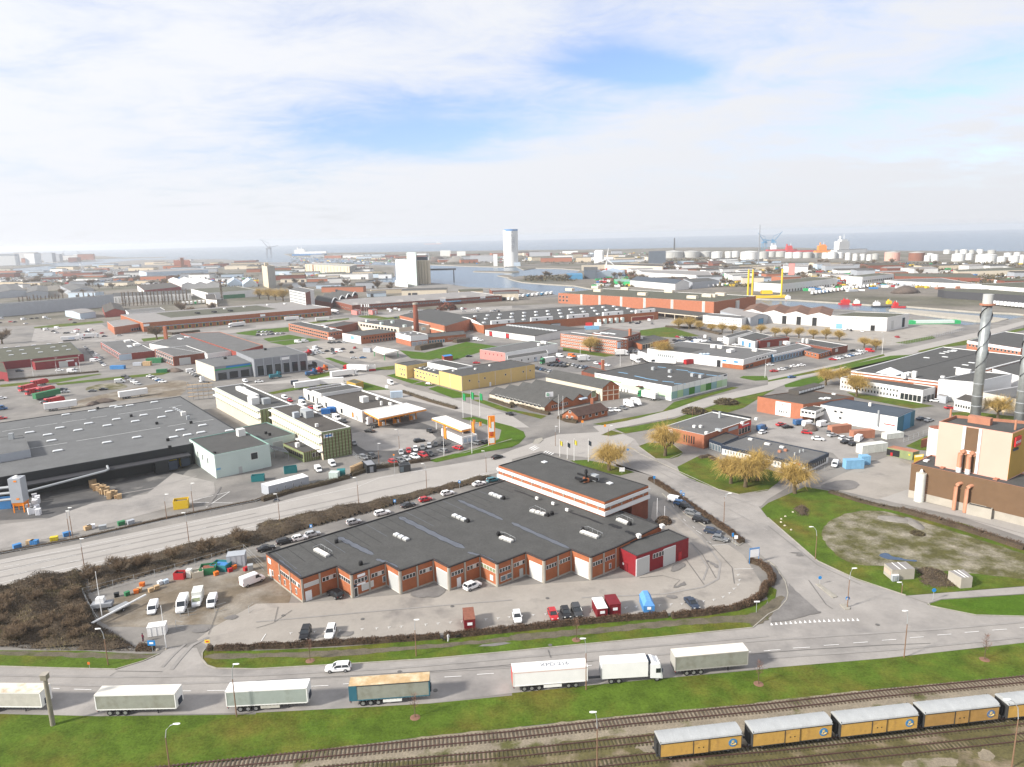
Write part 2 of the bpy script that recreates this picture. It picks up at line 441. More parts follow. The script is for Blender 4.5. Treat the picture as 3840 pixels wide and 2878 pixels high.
# plants
mat('hedge_brown',(.105,.066,.042),.95,var=.3,scale=.5,island=.4)
mat('hedge_olive',(.090,.072,.036),.95,var=.35,scale=.35,island=.55)
mat('thicket_core',(.070,.052,.034),.95,var=.3,scale=.3)
mat('thicket_twig',(.105,.076,.050),.95,var=.55,scale=.22,island=.5,col2=(.17,.14,.07),scale2=.12,lo=.5,hi=.65)
mat('willow_twig',(.42,.285,.085),.9,var=.25,scale=.25,island=.4)
mat('bark',(.10,.075,.045),.95,var=.3,scale=1.0)
mat('bare_twig',(.19,.135,.085),.95,island=.4)
mat('poplar_twig',(.20,.150,.110),.95,island=.4)
mat('copper_leaf',(.15,.05,.03),.95,island=.4)
mat('red_twig',(.16,.085,.06),.95,island=.4)
mat('evergreen',(.05,.07,.022),.95,island=.5)
mat('mulch',(.20,.11,.075),.95,var=.2,scale=2.0)
mat('stone',(.45,.40,.32),.9,var=.2,scale=1.0)
# ================================================================== the setting
import itertools
SHEET_NO=itertools.count()
def sheet(name,s,m,level,kind='structure',parent=None):
 zl=.02*level+.0002*(next(SHEET_NO)%90)
 pts=[at(p,zl) for p in px(s)]
 if name in ('patch_and_shadow','puddle','bare_ground','dirt_yard','yard_apron','weedy_ground','rail_yard','dry_path'):# rounded, ragged outlines
  for _ in range(2):pts=[a.lerp(b,f) for a,b in zip(pts,pts[1:]+pts[:1]) for f in ((.25,.75) if (b-a).length<30 else (.04,.96))]
  if name!='puddle':
   q=[]
   for a,b in zip(pts,pts[1:]+pts[:1]):
    n=max(1,min(40,int((b-a).length/1.2)));q+=[a.lerp(b,k/n)+Vector((R.uniform(-.25,.25),R.uniform(-.25,.25),0)) for k in range(n)]
   pts=q
 o=MB().face(pts).build(name,[m],parent)
 me=o.data
 if me.polygons[0].normal.z<0:me.flip_normals()
 if parent is None:o['kind']=kind
 return o
# water everywhere, land laid over it with quay edges
sea=MB().face([(16500*math.cos(a),16500*math.sin(a),-1.6) for a in [2*PI*i/96 for i in range(96)]]).build('sea',['sea']);sea['kind']='structure'
def land(name,s,m,z=0.0,extra=()):
 pts=[at(p,z) for p in px(s)]+[Vector((x,y,z)) for x,y in extra]
 o=MB().prism([(p.x,p.y) for p in pts],-2.2,z,1,0,bottom=False).build(name,[m,'concrete']);o['kind']='structure';return o
GROUND=land('ground','A0:-900,600 0,528 300,520 470,492 600,467 740,452 980,424 1200,404 1500,402 1900,398 2100,412 A1:160,428 420,438 700,428 870,440 1200,452 1200,545 '
 '905,588 1200,600 1530,603 1700,618 1840,640 2212,652 A2:0,640 300,690 420,712 1200,720 2140,752 A3:0,790 700,835 1240,872 1700,968 1945,945 2212,893 3000,845',
 'asphalt',0.0,((900,200),(600,-150),(-600,-150),(-900,300)))
land('harbour_ground','A1:240,352 700,342 1500,331 2212,321 A2:600,315 1180,306 1480,297 2212,295 A3:300,300 700,322 1300,326 2212,330 3200,335 3000,815 2212,872 2100,862 1800,850 1200,803 '
 '900,790 240,748 0,741 A2:2100,735 1400,700 720,660 540,626 300,612 90,596 0,575 A2:-40,560 60,545 240,540 420,528 560,515 590,492 420,478 200,474 100,490 40,462 -60,466 A1:1900,460 1510,446 '
 '1300,425 1100,420 870,405 740,395 300,372','far_land',0.0)
land('peninsula','A0:-1500,520 -200,505 480,447 400,440 0,460 -200,470 -400,430 0,425 500,425 900,412 700,404 1080,386 900,372 600,366 0,372 -1500,400','far_land',0.0)
land('breakwater','A0:1050,392 1430,384 1430,380 1050,385','far_land',0.0)
land('pier','A3:1045,833 1240,858 1800,925 2000,932 2080,912 1900,892 1300,838 1080,822','concrete',.3)
land('jetty','A1:1875,505 2212,516 A2:60,512 60,500 A1:2000,498 1890,498','far_land',-.3)
land('jetty','A1:2085,540 2212,560 A2:20,555 -20,535 A1:2130,532','far_land',-.3)
# far ground tones on the near land
sheet('scrub_ground','A0:-600,700 0,600 700,560 1400,500 2212,440 A1:420,445 860,445 1190,470 1190,540 880,600 1300,640 2000,700 A2:0,720 420,730 420,780 A1:0,900 A0:0,980 -600,1000','far_land',1)
# paved yards of other tones
sheet('paved_yard','A2:1060,900 1380,870 1600,960 1350,980 1120,1010 600,965 700,930','street_asphalt',1)
sheet('loading_yard','A3:-100,940 600,985 1240,930 1700,985 1180,1130 1000,1150 0,1060 -100,1040','lot_asphalt',1)
sheet('dirt_yard','B0:600,560 640,470 900,410 1500,290 1640,300 1620,360 1560,430 1000,470 700,530','dirt',1)
sheet('dirt_yard','B0:720,390 760,340 1000,310 1120,340 1060,370','vacant',2)
sheet('loading_yard','B0:-300,1380 -300,1210 1640,900 1690,1010 1500,1180 1150,1290 1080,1330 700,1382 C0:700,330 350,330 -300,370','dark_yard',1)
sheet('loading_yard','C0:-300,420 400,340 800,200 1270,120 1500,-60 1850,20 1860,120 1700,180 700,440 0,600 -300,660','street_asphalt',2)
sheet('station_yard','B1:820,760 1000,700 1400,650 1520,690 1700,780 1990,830 1640,930 1480,980 1340,990 1150,1040 1060,1030 900,960 830,880','dark_yard',1)
sheet('station_yard','B1:830,750 1080,700 1490,720 1560,790 1480,850 1200,900 950,900 830,830','street_asphalt',2)
sheet('parking_yard','A1:430,1150 640,1110 980,1150 1200,1200 1260,1250 1190,1290 980,1290 700,1230 600,1260','lot_asphalt',1)
sheet('parking_yard','A2:190,1310 420,1230 1000,1250 860,1340 660,1370 330,1382','patch',1)
sheet('parking_yard','B3:-100,660 220,600 520,700 900,800 1000,870 800,960 640,1000 560,920 250,860 -100,780','street_asphalt',1)
sheet('plant_yard','B3:400,1210 640,1100 1060,940 1240,1000 1215,1290 C3:1180,150 950,170 700,110 420,60','lot_asphalt',1)
sheet('service_road','C3:960,165 1215,80 1300,180 1940,330 2212,390 2300,520 2212,500 1700,330 1150,210','highway_asphalt',1)
sheet('yard_apron','C0:1900,720 2212,640 C1:80,690 395,1060 0,1150 C0:2120,1250 1700,1250 1000,1280 860,1240 840,1060 1100,1000','dirt',1)
sheet('parking_lot','C1:0,1070 395,1062 2000,930 C2:680,870 1080,840 1480,640 1200,330 1220,190 1320,170 1700,560 1870,560 2000,650 2150,880 2140,960 1950,1080 1850,1100 1370,1150 0,1290 C1:2212,1290 1640,1320 0,1420 C0:1800,1440 1700,1382 1850,1270','lot_asphalt',1)
# roads
sheet('street','E0:-400,512 0,515 500,530 1000,541 1240,468 1380,405 1470,345 1700,350 1745,450 1790,505 1870,533 2212,538 E1:860,490 1500,450 2212,385 E2:500,335 1300,260 2080,180 '
 'C2:2212,1170 C3:100,1130 170,1010 165,900 60,740 0,700 C2:2000,520 1880,400 1330,70 B2:1250,1130 1050,1080 800,980 C2:900,-120 B2:900,940 1060,800 1110,870 1430,1040 1780,1235 1960,1280 2212,1240 B3:0,1180 200,1200 '
 '0,1320 B2:2150,1382 2130,1382 C3:0,330 430,705 760,860 1190,1000 C3:1380,1075 1500,1110 1800,1170 2212,1180 2600,1160 E3:2600,260 2212,305 1000,440 0,525 E2:1000,640 0,740 E1:1500,830 800,870 0,910 E0:850,940 0,920 -400,915','street_asphalt',1)
sheet('highway','C0:-300,760 0,690 2212,240 C1:870,15 B1:1100,1120 1500,1050 2050,960 B2:0,895 130,850 270,800 400,760 900,730 1060,800 900,940 640,960 250,905 0,975 B1:2212,1010 2090,1090 C1:1480,78 0,392 C0:2212,440 740,785 0,942 -300,1010','highway_asphalt',2)
sheet('road','B2:700,690 1100,620 1700,440 2212,330 B3:0,265 400,190 1000,60 A3:1500,1100 1900,1010 2212,930 2212,965 1900,1060 1300,1200 1000,1280 500,1380 B3:300,270 0,385 B2:1900,450 1400,610 890,710 780,760','highway_asphalt',1)
sheet('road','B1:420,60 640,150 760,215 1100,250 1300,350 1800,480 2212,590 B2:0,600 150,700 B1:2212,700 1900,600 1500,500 1000,390 640,300 0,330 B0:1850,350 2212,320 B1:440,270 660,250 420,130','highway_asphalt',1)
sheet('road','A0:300,1000 880,960 1000,1050 2000,1010 2212,990 A1:0,970 500,920 900,900 1300,860 1500,850 2212,800 2212,830 1100,900 640,960 0,1000 A0:2000,1040 1300,1110 800,1110 270,1110','street_asphalt',1)
sheet('road','A1:980,1130 1500,1250 1540,1290 1460,1280 1000,1160 A1:1000,1140','street_asphalt',2)
# grass
G=lambda s,m='grass',lv=3,nm='grass_strip':sheet(nm,s,m,lv)
G('E0:-400,918 0,922 850,942 2212,925 E1:0,912 800,872 1500,832 2212,762 E2:0,742 1000,642 2212,532 E3:0,527 1000,442 2212,307 2700,250 2700,540 2212,595 1000,700 0,810 E2:2212,820 1000,932 0,1040 E1:2212,1042 1500,1112 900,1187 0,1295 E0:1450,1400 900,1560 -400,1560','grass',3,'lawn')
G('E0:-400,370 0,372 700,376 1200,402 1385,402 1240,466 1000,538 500,528 0,513 -400,510')
G('E0:1770,372 1850,368 2212,375 E1:700,345 1600,270 2212,205 E2:0,205 600,150 1340,75 1900,30 2212,-70 C3:-60,900 40,930 75,950 60,1040 0,1120 C2:2212,1040 2090,1240 E2:2080,178 1300,258 500,333 E1:2212,383 1500,448 860,488 0,528 E0:2212,536 1870,531 1790,503 1747,450 1750,385')
D_=lambda s,m='dry_path',lv=4,nm='dry_path':sheet(nm,s,m,lv)
D_('E0:-400,376 0,378 700,388 1200,405 1382,404 1250,455 600,428 0,410 -400,402')
D_('E0:1775,402 2212,400 E1:1000,357 1650,312 2212,257 E2:0,227 600,192 1340,112 1900,72 2100,55 2212,-40 C3:90,1000 160,1010 140,1060 90,1120 0,1200 E2:2212,110 2070,172 2050,118 1500,152 600,242 0,290 E1:1600,345 1000,397 700,427 0,437 E0:1765,450')
G('B2:888,712 1050,690 1400,625 1700,520 1900,455 2212,385 B3:60,372 0,400 B2:2000,530 1800,590 1500,650 1150,725 980,752')
G('B2:770,766 860,726 965,752 850,776')
G('B2:1092,862 1180,830 1380,838 1482,918 1440,950 1360,972 1240,970')
G('B2:1428,1040 1600,952 1740,950 2000,1060 2212,1130 B3:150,1105 80,1180 0,1238 B2:2212,1243 1960,1276 1780,1232 1560,1150 1450,1090')
G('B2:500,985 640,980 800,1010 1060,1085 930,1115 780,1085 600,1030')
G('B1:1770,622 1880,605 2212,690 B2:100,735 118,780 60,840 0,868 B1:2212,870 1900,925 1560,1000 1480,985 1640,945 1900,880 2100,800 2120,720 1960,665','lush_grass')
G('B1:1490,365 1570,340 1790,400 1960,432 1700,446','lush_grass')
G('B1:1130,250 1200,235 1300,275 1420,300 1350,322','lush_grass')
G('B1:1360,325 1440,305 1560,335 1470,345','lush_grass')
G('B1:1870,460 1960,460 2212,545 B2:300,600 250,625 0,560 B1:2212,575 2080,540')
G('B2:700,670 1300,560 1400,480 1900,350 1960,355 1700,430 1400,540 1000,640 780,680')
G('B1:925,305 1160,372 1000,380 925,378','lush_grass');G('B1:100,400 350,350 640,312 790,300 350,375 150,412');G('B1:590,100 640,95 850,165 780,170','lush_grass');G('B1:990,190 1195,165 1195,200 1000,205')
G('B1:440,262 640,215 665,225 650,250 480,285');G('B0:0,330 330,300 860,235 880,240 500,310 0,352');G('B0:480,320 1000,262 1500,215 1400,245 500,335')
G('A1:0,1010 280,985 285,1025 0,1035','lush_grass');G('A1:60,1085 290,1050 430,1078 110,1110','lush_grass');G('A1:115,1115 450,1080 565,1095 250,1142','lush_grass')
G('A1:1240,1185 1460,1205 1820,1112 2095,1152 1900,1212 1700,1275 1560,1255 1500,1270 1340,1255','lush_grass',nm='lawn');G('A1:880,890 1000,880 1150,905 1000,912 900,900');G('A1:1040,915 1240,890 1240,915 1060,928');G('A1:450,945 800,905 810,918 500,955')
G('A2:440,1160 640,1190 900,1226 800,1242 440,1190');G('A2:1110,1012 1350,980 1620,1060 1400,1075 1090,1055')
G('A0:290,985 500,960 880,930 900,945 500,985 300,995');G('A0:2030,1035 2212,1010 2212,1060 2060,1045','lush_grass');G('A0:1220,1085 1480,1060 1500,1075 1240,1110')
G('B2:1965,270 2000,255 2200,255 2212,290 2100,295','lush_grass')
G('B3:0,292 600,165 1000,65 1010,80 600,190 0,305');G('B3:140,330 300,280 620,215 900,150 1240,80 1250,70 1060,80 700,160 620,200 600,235 400,340 150,352','lush_grass')
G('B3:680,395 1150,460 1440,515 1250,535 760,440');G('B3:1580,570 1760,560 1990,590 2212,610 2212,640 1800,620 1600,600');G('A3:1290,1192 1700,1100 2212,990 2212,1010 1700,1140 1500,1160 1320,1202');G('A3:1100,1120 1420,1060 1450,1080 1200,1130')
G('B3:1190,860 1380,770 1380,900 1310,895')
G('B3:-100,1060 0,1060 160,1110 0,1240 -100,1260')
# vacant lot
sheet('vacant_lot','C3:-60,250 0,200 320,60 500,90 800,170 1150,260 1700,380 2212,590 2500,680 2500,930 2212,918 1200,1000 760,860 430,700 0,330','grass',3)
sheet('bare_ground','C3:420,420 700,270 1000,260 1400,380 2212,640 2500,720 2500,850 2212,860 1700,800 1300,780 950,740 760,740 560,640','vacant',4)
sheet('puddle','C3:950,655 985,632 1040,632 1075,665 1150,672 1190,690 1285,690 1290,710 1200,700 1100,692 1020,685','puddle',6)
G('C3:1375,1076 1500,1036 2212,990 2600,965 2600,1170 2212,1182 1800,1172 1500,1112','lush_grass')
sheet('footpath','C3:1190,1002 2212,922 2600,895 2600,960 2212,985 1500,1030 1385,1065','street_asphalt',4)
# rail yard
sheet('rail_yard','E0:900,1560 1450,1402 E1:0,1297 900,1189 1500,1114 2212,1044 E2:0,1042 1000,934 2212,822 E3:0,812 1000,702 2212,597 2700,540 2900,1800 0,1900 E0:500,1900','ballast',3)
sheet('weedy_ground','E1:600,1382 900,1360 1500,1320 2212,1240 E2:500,1150 1230,1080 1260,1130 1000,1210 1230,1260 E3:-960,1300 0,1230 600,1180 1400,1080 2212,960 2700,900 2900,1800 0,1900 E1:0,1600','weedy_ground',4)
sheet('bare_ground','E3:1090,1382 1250,1310 1600,1290 1660,1340 1600,1382','ballast',5)
sheet('bare_ground','E3:1800,1250 1900,1220 1980,1300 1900,1340 1820,1310','ballast',5)
# asphalt patches, stains and seams, plus painted shadows of hall corner and cars
for s in ('C3:175,880 240,960 420,1120 470,1150 300,1180 40,1240 10,1200 130,1070 170,960',
  'C3:160,625 290,622 310,660 240,655 250,635','E1:1900,330 2212,300 2212,310 1950,345','C2:1300,1000 1420,990 1440,1020 1380,1030','C2:720,1080 790,1062 830,1080 800,1100','C2:1380,930 1450,900 1480,875 1510,895 1440,930',
  'C2:1400,720 1480,710 1520,740 1400,800 1370,780','C2:1690,705 1740,710 1790,750 1770,770','C1:1265,992 1540,890 1660,965 1525,1028','C0:1920,1195 2000,1165 2065,1170 2050,1195 1960,1210','C0:1640,1300 1760,1270 1840,1290 1700,1330',  # the triangle in the hall notch is the wall's cast shadow, painted
  'C1:700,1310 870,1305 800,1350 690,1350','C1:470,1330 600,1335 560,1370 470,1365','B3:560,1160 760,1150 800,1220 600,1250 420,1215','B2:1480,1130 1560,1140 1600,1170 1560,1165'):  # first two shapes paint the shadows beside the black and white parked cars
 sheet('patch_and_shadow',s,'patch',5,parent=GROUND)
tyre=lambda s,wd=.12:ribbon('seam',s,'seam',6,wd,GROUND)
def ribbon(name,s,m,level,wd,parent=None):
 p=line_pts(s) if isinstance(s,str) else s
 mb=MB();z=.02*level+.0002*(next(SHEET_NO)%90);Lf=[];Rg=[]
 for i,q in enumerate(p):
  d=(p[min(i+1,len(p)-1)]-p[max(i-1,0)]).normalized();n=Vector((-d.y,d.x,0))*wd/2
  Lf.append((q+n));Rg.append((q-n))
 for i in range(len(p)-1):
  mb.face([(Rg[i].x,Rg[i].y,z),(Rg[i+1].x,Rg[i+1].y,z),(Lf[i+1].x,Lf[i+1].y,z),(Lf[i].x,Lf[i].y,z)])
 return mb.build(name,[m],parent)
for s in ('C2:1100,850 1300,830 1450,870 1400,920','C2:1500,690 1560,770 1660,910','C2:1560,560 1640,640 1760,850','C2:1640,480 1900,760 1920,900','E2:310,370 335,440','E0:950,600 1010,555 1400,560','C3:0,400 430,740 800,910','C3:350,870 500,1080 560,1120',
  'E3:-200,410 400,365 1000,330 1400,315','C1:190,1100 160,1230','E1:0,640 1500,560 2212,500','C1:0,1285 150,1240 310,1130','C3:1150,210 1700,330 2212,470','B2:1250,1000 1700,1200','C0:1800,1340 1890,1100'):
 tyre(s)
for s,wd in (('C0:-200,830 0,785 1600,455 2212,320 C1:900,130 1500,0',.7),('C0:-200,890 0,845 1600,505 2212,365 C1:900,175',.7),('C0:-100,745 700,600 2212,290',.5),('E0:-300,585 1000,605 E1:0,590 1200,530 2212,440 E2:1200,340 2212,250',.6),('E0:-300,660 900,680 E1:0,640 2212,520 E2:1400,400',.6),('E3:-200,300 700,240 1500,190 2300,120',.6),('E3:0,440 1200,360 2300,250',.6),('B2:1200,1010 1700,1230 2100,1382',.5),('B2:1100,990 1600,1260 C3:0,440',.6),('C2:1330,230 1650,520 1800,720 1780,860 1650,930 1300,990 600,1020',.5),('C2:1250,260 1560,560 1690,760 1650,870',.4),('C1:0,1230 900,1150 1700,1080 2212,1040',.4),('E0:1480,540 1560,440 1660,330 1800,260',.8),('E0:1400,520 1500,410 1600,320',.6),('B1:1250,950 1800,920 2212,800',.5),('B0:900,1300 1300,1230 1700,1120',.7)):
 ribbon('tyre_mark',s,'tyre_wear',4,wd,GROUND)
for s in ('E2:330,330','C3:945,1255','C1:235,1175','C1:920,1205','C2:305,1025','C2:1690,705','E1:1550,720','E1:1240,560','C1:1695,1095','C2:1110,1002','C3:990,650'):
 q=at(s);o=MB().cyl(q.x,q.y,.02,.118,.4,n=12).build('manhole_cover',['seam'],GROUND)
# kerbs, real steps
def kerb(s,wd=.22,h=.16):
 p=line_pts(s);mb=MB();z0=-.02
 for a,b in zip(p[:-1],p[1:]):
  d=(b-a).normalized();n=(-d.y,d.x)
  mb.slab(a-d*.01,b+d*.01,z0,h,n,-wd/2,wd/2)
 o=mb.build('kerb',['kerbstone']);o['kind']='structure';return o
for s in ('E0:-300,510 0,513 500,528 1000,538 1240,466 1380,403','E0:1770,362 1747,400 1747,450 1790,503 1870,531 2212,536 E1:860,488 1500,448 2212,383 E2:500,333 1300,258 2080,178 C2:2212,1165 C3:90,1120 160,1040 172,980 150,880 60,745 0,702',
  'C3:0,328 430,703 760,858 1190,1000','C3:1385,1070 1400,1090 1500,1112 1800,1172 2212,1182 2600,1165','B2:1020,870 1110,930 1250,990 1430,1075 1780,1235 1960,1280 2212,1240','B2:1092,862 1180,830 1380,838 1482,918 1360,972 1240,970 1092,862',
  'B2:888,712 1400,625 1900,455 2212,385','B2:770,766 860,726 965,752 850,776 770,766','C2:1300,120 1500,300 1960,570 2005,540'):
 kerb(s)
# traffic islands
def island(s,h=.2):
 p=[(q.x,q.y) for q in line_pts(s)]
 o=MB().prism(p,-.05,h).build('traffic_island',['kerbstone']);o['kind']='structure'
island('C3:412,905 450,905 600,1015 560,1025');island('C3:618,1080 665,1075 712,1110 705,1125 665,1125');island('B2:180,840 200,805 260,790 270,810 235,840')
# painted markings
def dash(a,b,wd=.14,lv=5):
 a=at(a);b=at(b);d=(b-a).normalized();n=Vector((-d.y,d.x,0))*wd/2;z=.02*lv+.0002*(next(SHEET_NO)%90)
 return MB().face([tuple((a-n)[:2])+(z,),tuple((b-n)[:2])+(z,),tuple((b+n)[:2])+(z,),tuple((a+n)[:2])+(z,)]).build('lane_marking',['paint_line'],GROUND)
for s in ('E0:460,705 515,707','E0:640,712 790,716','E0:1570,727 1650,727','E0:1790,725 1945,722','E1:480,687 625,680','E1:752,668 802,664','E1:1630,607 1775,599','E1:1910,585 2055,575','E2:640,508 690,506','E2:1215,462 1280,458','E2:2030,392 2065,390','E2:2175,382 2230,378',
  'E3:0,377 108,371','E3:215,357 362,349','E3:482,334 612,326','E3:738,312 862,304','E3:985,290 1107,282','E3:1225,267 1345,260','E3:1463,244 1583,236','E3:1700,222 1822,213','E3:1937,202 2062,193','E3:2175,180 2300,172',
  'C0:35,755 165,735','C0:310,705 435,687','C0:355,768 478,742','C0:590,716 700,694','C0:118,822 235,797','C0:860,625 960,600','C0:1030,580 1130,555','C0:1680,440 1780,415','C0:1880,390 1980,372','C1:10,350 100,330','C1:330,280 430,258'):
 a,b=px(s);dash(a,b)
ribbon('edge_line','C0:-200,940 0,895 1640,545 2212,400 C1:890,208 1480,80 B1:1600,1205 2010,1090','paint_line',5,.16,GROUND)
ribbon('edge_line','C0:-200,765 0,725 700,585 2212,250 C1:870,66 B1:1060,1140 1510,1060','paint_line',5,.13,GROUND)
ribbon('edge_line','C0:0,800 560,668 660,655','paint_line',5,.13,GROUND)
ribbon('edge_line','E1:0,642 2212,515 E2:700,470','seam',5,.08,GROUND)
for i in range(19):# give-way triangles
 f=i/18;x=22+f*745;y=1258-f*38-6*math.sin(f*PI)
 a,b,c=[at(p) for p in px(f'C3:{x},{y} {x+24},{y} {x+2},{y-22}')]
 MB().face([(a.x,a.y,.02),(b.x,b.y,.02),(c.x,c.y,.11)]).build('give_way_marking',['paint_line'],GROUND)
for s in ('B2:150,885 200,860','B2:165,893 215,868','B2:180,901 230,876','B2:275,920 300,905','B2:295,925 320,911','B2:315,931 340,917','B2:335,937 360,923'):
 a,b=px(s);dash(a,b,.5)
def tee(x,y,t,d=(30,-4)):
 a,b=px(f'{t}:{x-d[0]/2},{y-d[1]/2} {x+d[0]/2},{y+d[1]/2}');dash(a,b,.1)
 a,b=px(f'{t}:{x},{y} {x-4},{y+14}');dash(a,b,.1)
for x,y in ((300,1325),(507,1312),(725,1300),(918,1290),(1043,1283),(1150,1275),(1257,1268),(1468,1250),(1575,1240),(1680,1232),(1780,1222),(1988,1203),(2092,1195),(2190,1185)):tee(x,y,'C1')
for x,y in ((80,1176),(185,1167),(290,1160),(400,1148),(690,1128),(985,1105),(1075,1096),(1275,1083),(1375,1075),(1470,1070),(1655,1050),(1745,1035),(1825,1010),(1880,978),(1920,940),(1955,905),(1965,865),(1955,820)):tee(x,y,'C2')
ribbon('lane_marking','C2:1920,775 2085,770','paint_line',5,.12,GROUND);ribbon('lane_marking','C2:1730,570 1870,558','paint_line',5,.12,GROUND)
ribbon('lane_marking','C1:30,1420 85,1335','paint_line',5,.14,GROUND)
for s in ('C2:1390,215 1400,240','C2:1480,340 1500,360','C2:1560,405 1580,420','C2:1590,440 1640,470','C2:1680,535 1720,545'):
 ribbon('lane_marking',s,'paint_line',5,.12,GROUND)
ribbon('lane_marking','C0:1600,195 1985,105','paint_line',4,.2,GROUND);ribbon('lane_marking','C0:1985,105 1780,240','paint_line',4,.2,GROUND);ribbon('lane_marking','C0:1620,195 2010,203','paint_line',4,.2,GROUND)
sheet('patch_and_shadow','C0:1900,55 1920,65 1810,230 1785,225','patch',5,parent=GROUND)
# air: thin haze that fades the far harbour
HZ=MB().box(0,0,50,34000,34000,106).build('haze',['asphalt']);HZ['kind']='stuff';HZ['label']='thin pale haze over the harbour'
hm=bpy.data.materials.new('haze');hm.use_nodes=True;n_=hm.node_tree.nodes;n_.remove(n_['Principled BSDF'])
pv=n_.new('ShaderNodeVolumePrincipled');pv.inputs['Density'].default_value=0.0001;pv.inputs['Color'].default_value=(.93,.96,1,1);pv.inputs['Anisotropy'].default_value=.35
hm.node_tree.links.new(pv.outputs[0],n_['Material Output'].inputs['Volume'])
HZ.data.materials.clear();HZ.data.materials.append(hm);HZ.display_type='WIRE'
# ================================================================== buildings
class Bld:pass
def area2(P):return sum(P[i][0]*P[(i+1)%len(P)][1]-P[(i+1)%len(P)][0]*P[i][1] for i in range(len(P)))
def inset(P,d):
 n=len(P);s=1 if area2(P)>0 else-1;Q=[]
 for i in range(n):
  a,b,c=Vector(P[i-1]),Vector(P[i]),Vector(P[(i+1)%n])
  e1=(b-a).normalized();e2=(c-b).normalized()
  n1=Vector((-e1.y,e1.x))*s;n2=Vector((-e2.y,e2.x))*s
  k=n1+n2
  den=max(.25,1+n1.dot(n2))
  q=b+k*(d/den);Q.append((q.x,q.y))
 return Q
def corners(roof,base,h,bi,square):
 pp=px(roof)
 if base is not None:h=hgt(base,pp[bi])
 P=[at(p,h).xy for p in pp]
 if len(P)==3:
  p0,p1,p2=P;u=p0-p1;v=p2-p1
  if square:
   n=Vector((-u.y,u.x)).normalized()
   if n.dot(v)<0:n=-n
   if abs(math.degrees(math.asin(max(-1,min(1,v.normalized().dot(u.normalized()))))))<square:v=n*v.length
  P=[p1+u,p1,p1+v,p1+u+v]
 return P,h
def B(name,label,cat,roof,base=None,h=6.0,wall='white_wall',top='roof_dark',cop=None,par=.35,rim=.3,z0=0.0,bi=1,square=14,group=None,parent=None,part='wall'):
 P,h=corners(roof,base,h,bi,square)
 b=Bld();b.h=h;b.P=P;b.par=par;b.z0=z0
 c=sum((Vector(p) for p in P),Vector((0,0)))/len(P);b.c=c
 if parent is None:b.root=empty(name,(c.x,c.y,0),0,label,cat,group)
 else:b.root=parent.root;b.c=c=parent.c
 Lp=[(p[0]-c.x,p[1]-c.y) for p in P];b.L=Lp
 b.s=1 if area2(Lp)>0 else-1
 I=inset(Lp,rim);n=len(Lp);mb=MB()
 for i in range(n):
  j=(i+1)%n
  mb.face([(*Lp[i],z0),(*Lp[j],z0),(*Lp[j],h),(*Lp[i],h)])
  mb.face([(*Lp[i],h),(*Lp[j],h),(*I[j],h),(*I[i],h)],1)
  mb.face([(*I[i],h),(*I[j],h),(*I[j],h-par),(*I[i],h-par)],1)
 if z0>.5:mb.face([(*p,z0) for p in Lp])
 wl=mb.build(part,[wall,cop or wall],b.root)
 rf=MB().face([(*p,h-par) for p in I]).build('roof',[top],b.root)
 if rf.data.polygons[0].normal.z<0:rf.data.flip_normals()
 b.wall=wl;b.roof=rf
 return b
def edge(b,i):
 a=Vector(b.L[i]);c=Vector(b.L[(i+1)%len(b.L)]);d=(c-a);ln=d.length;d=d/ln
 n=Vector((d.y,-d.x))*b.s
 return a,d,ln,n
PIECE={}
def pane_mesh(key,w,z,t,mats,frame):
 k=(key,round(w,2),round(z,2),tuple(mats),frame)
 if k not in PIECE:
  mb=MB()
  if frame:
   mb.box(0,0,0,w,t*.7,z,0,1);mb.box(0,t*.08,0,w-frame*2,t,z-frame*2,0,0)
  else:mb.box(0,0,0,w,t,z)
  PIECE[k]=mb.mesh(key,mats)
 return PIECE[k]
def plate(b,name,i,u,z,w,hh,mats,frame=0.0,t=.12,parent=None):
 a,d,ln,n=edge(b,i)
 p=a+d*(u*ln)+n*(t*.3)
 o=link(name,pane_mesh(name,w,hh,t,mats if isinstance(mats,(list,tuple)) else [mats],frame),parent or b.root,(p.x,p.y,z),math.atan2(n.y,n.x)-PI/2)
 return o
def wins(b,i,rows,n,u0=.04,u1=.96,fill=.62,mats=('glass_dark','frame_white'),frame=.09,name='window',skip=(),t=.12):
 a,d,ln,nn=edge(b,i);pitch=(u1-u0)*ln/n
 for z0,z1 in rows:
  for k in range(n):
   if k in skip:continue
   u=u0+(u1-u0)*(k+.5)/n
   plate(b,name,i,u,(z0+z1)/2,pitch*fill,z1-z0,mats,frame,t)
def band(b,i,z0,z1,m,u0=0.0,u1=1.0,t=.1,name='wall_band'):
 a,d,ln,n=edge(b,i)
 return MB().slab(a+d*(u0*ln),a+d*(u1*ln),z0,z1,n,-.02,t).build(name,[m],b.root)
def canopy(b,i,z,out_,u0,u1,m,th=.3,top=None):
 a,d,ln,n=edge(b,i)
 return MB().slab(a+d*(u0*ln),a+d*(u1*ln),z,z+th,n,0.02,out_).build('canopy',[m],b.root)
def onroof(b,s,size,m='skylight',name='skylight',m2=None,rz=None,dz=0):
 a,d,ln,n=edge(b,0);r0=math.atan2(d.y,d.x) if rz is None else rz
 zr=b.h-b.par
 key=('roofbox',size,m,m2,name)
 if key not in PIECE:
  mb=MB();sx,sy,sz=size
  if m2:mb.box(0,0,sz*.3,sx*1.06,sy*1.06,sz*.6,0,1);mb.box(0,0,sz*.78,sx,sy,sz*.4,0,0,.8)
  else:mb.box(0,0,sz/2,sx,sy,sz)
  PIECE[key]=mb.mesh(name,[m,m2] if m2 else [m])
 for p in px(s):
  q=at(p,zr+size[2]/2)
  link(name,PIECE[key],b.root,(q.x-b.c.x,q.y-b.c.y,zr-.01+dz),r0)
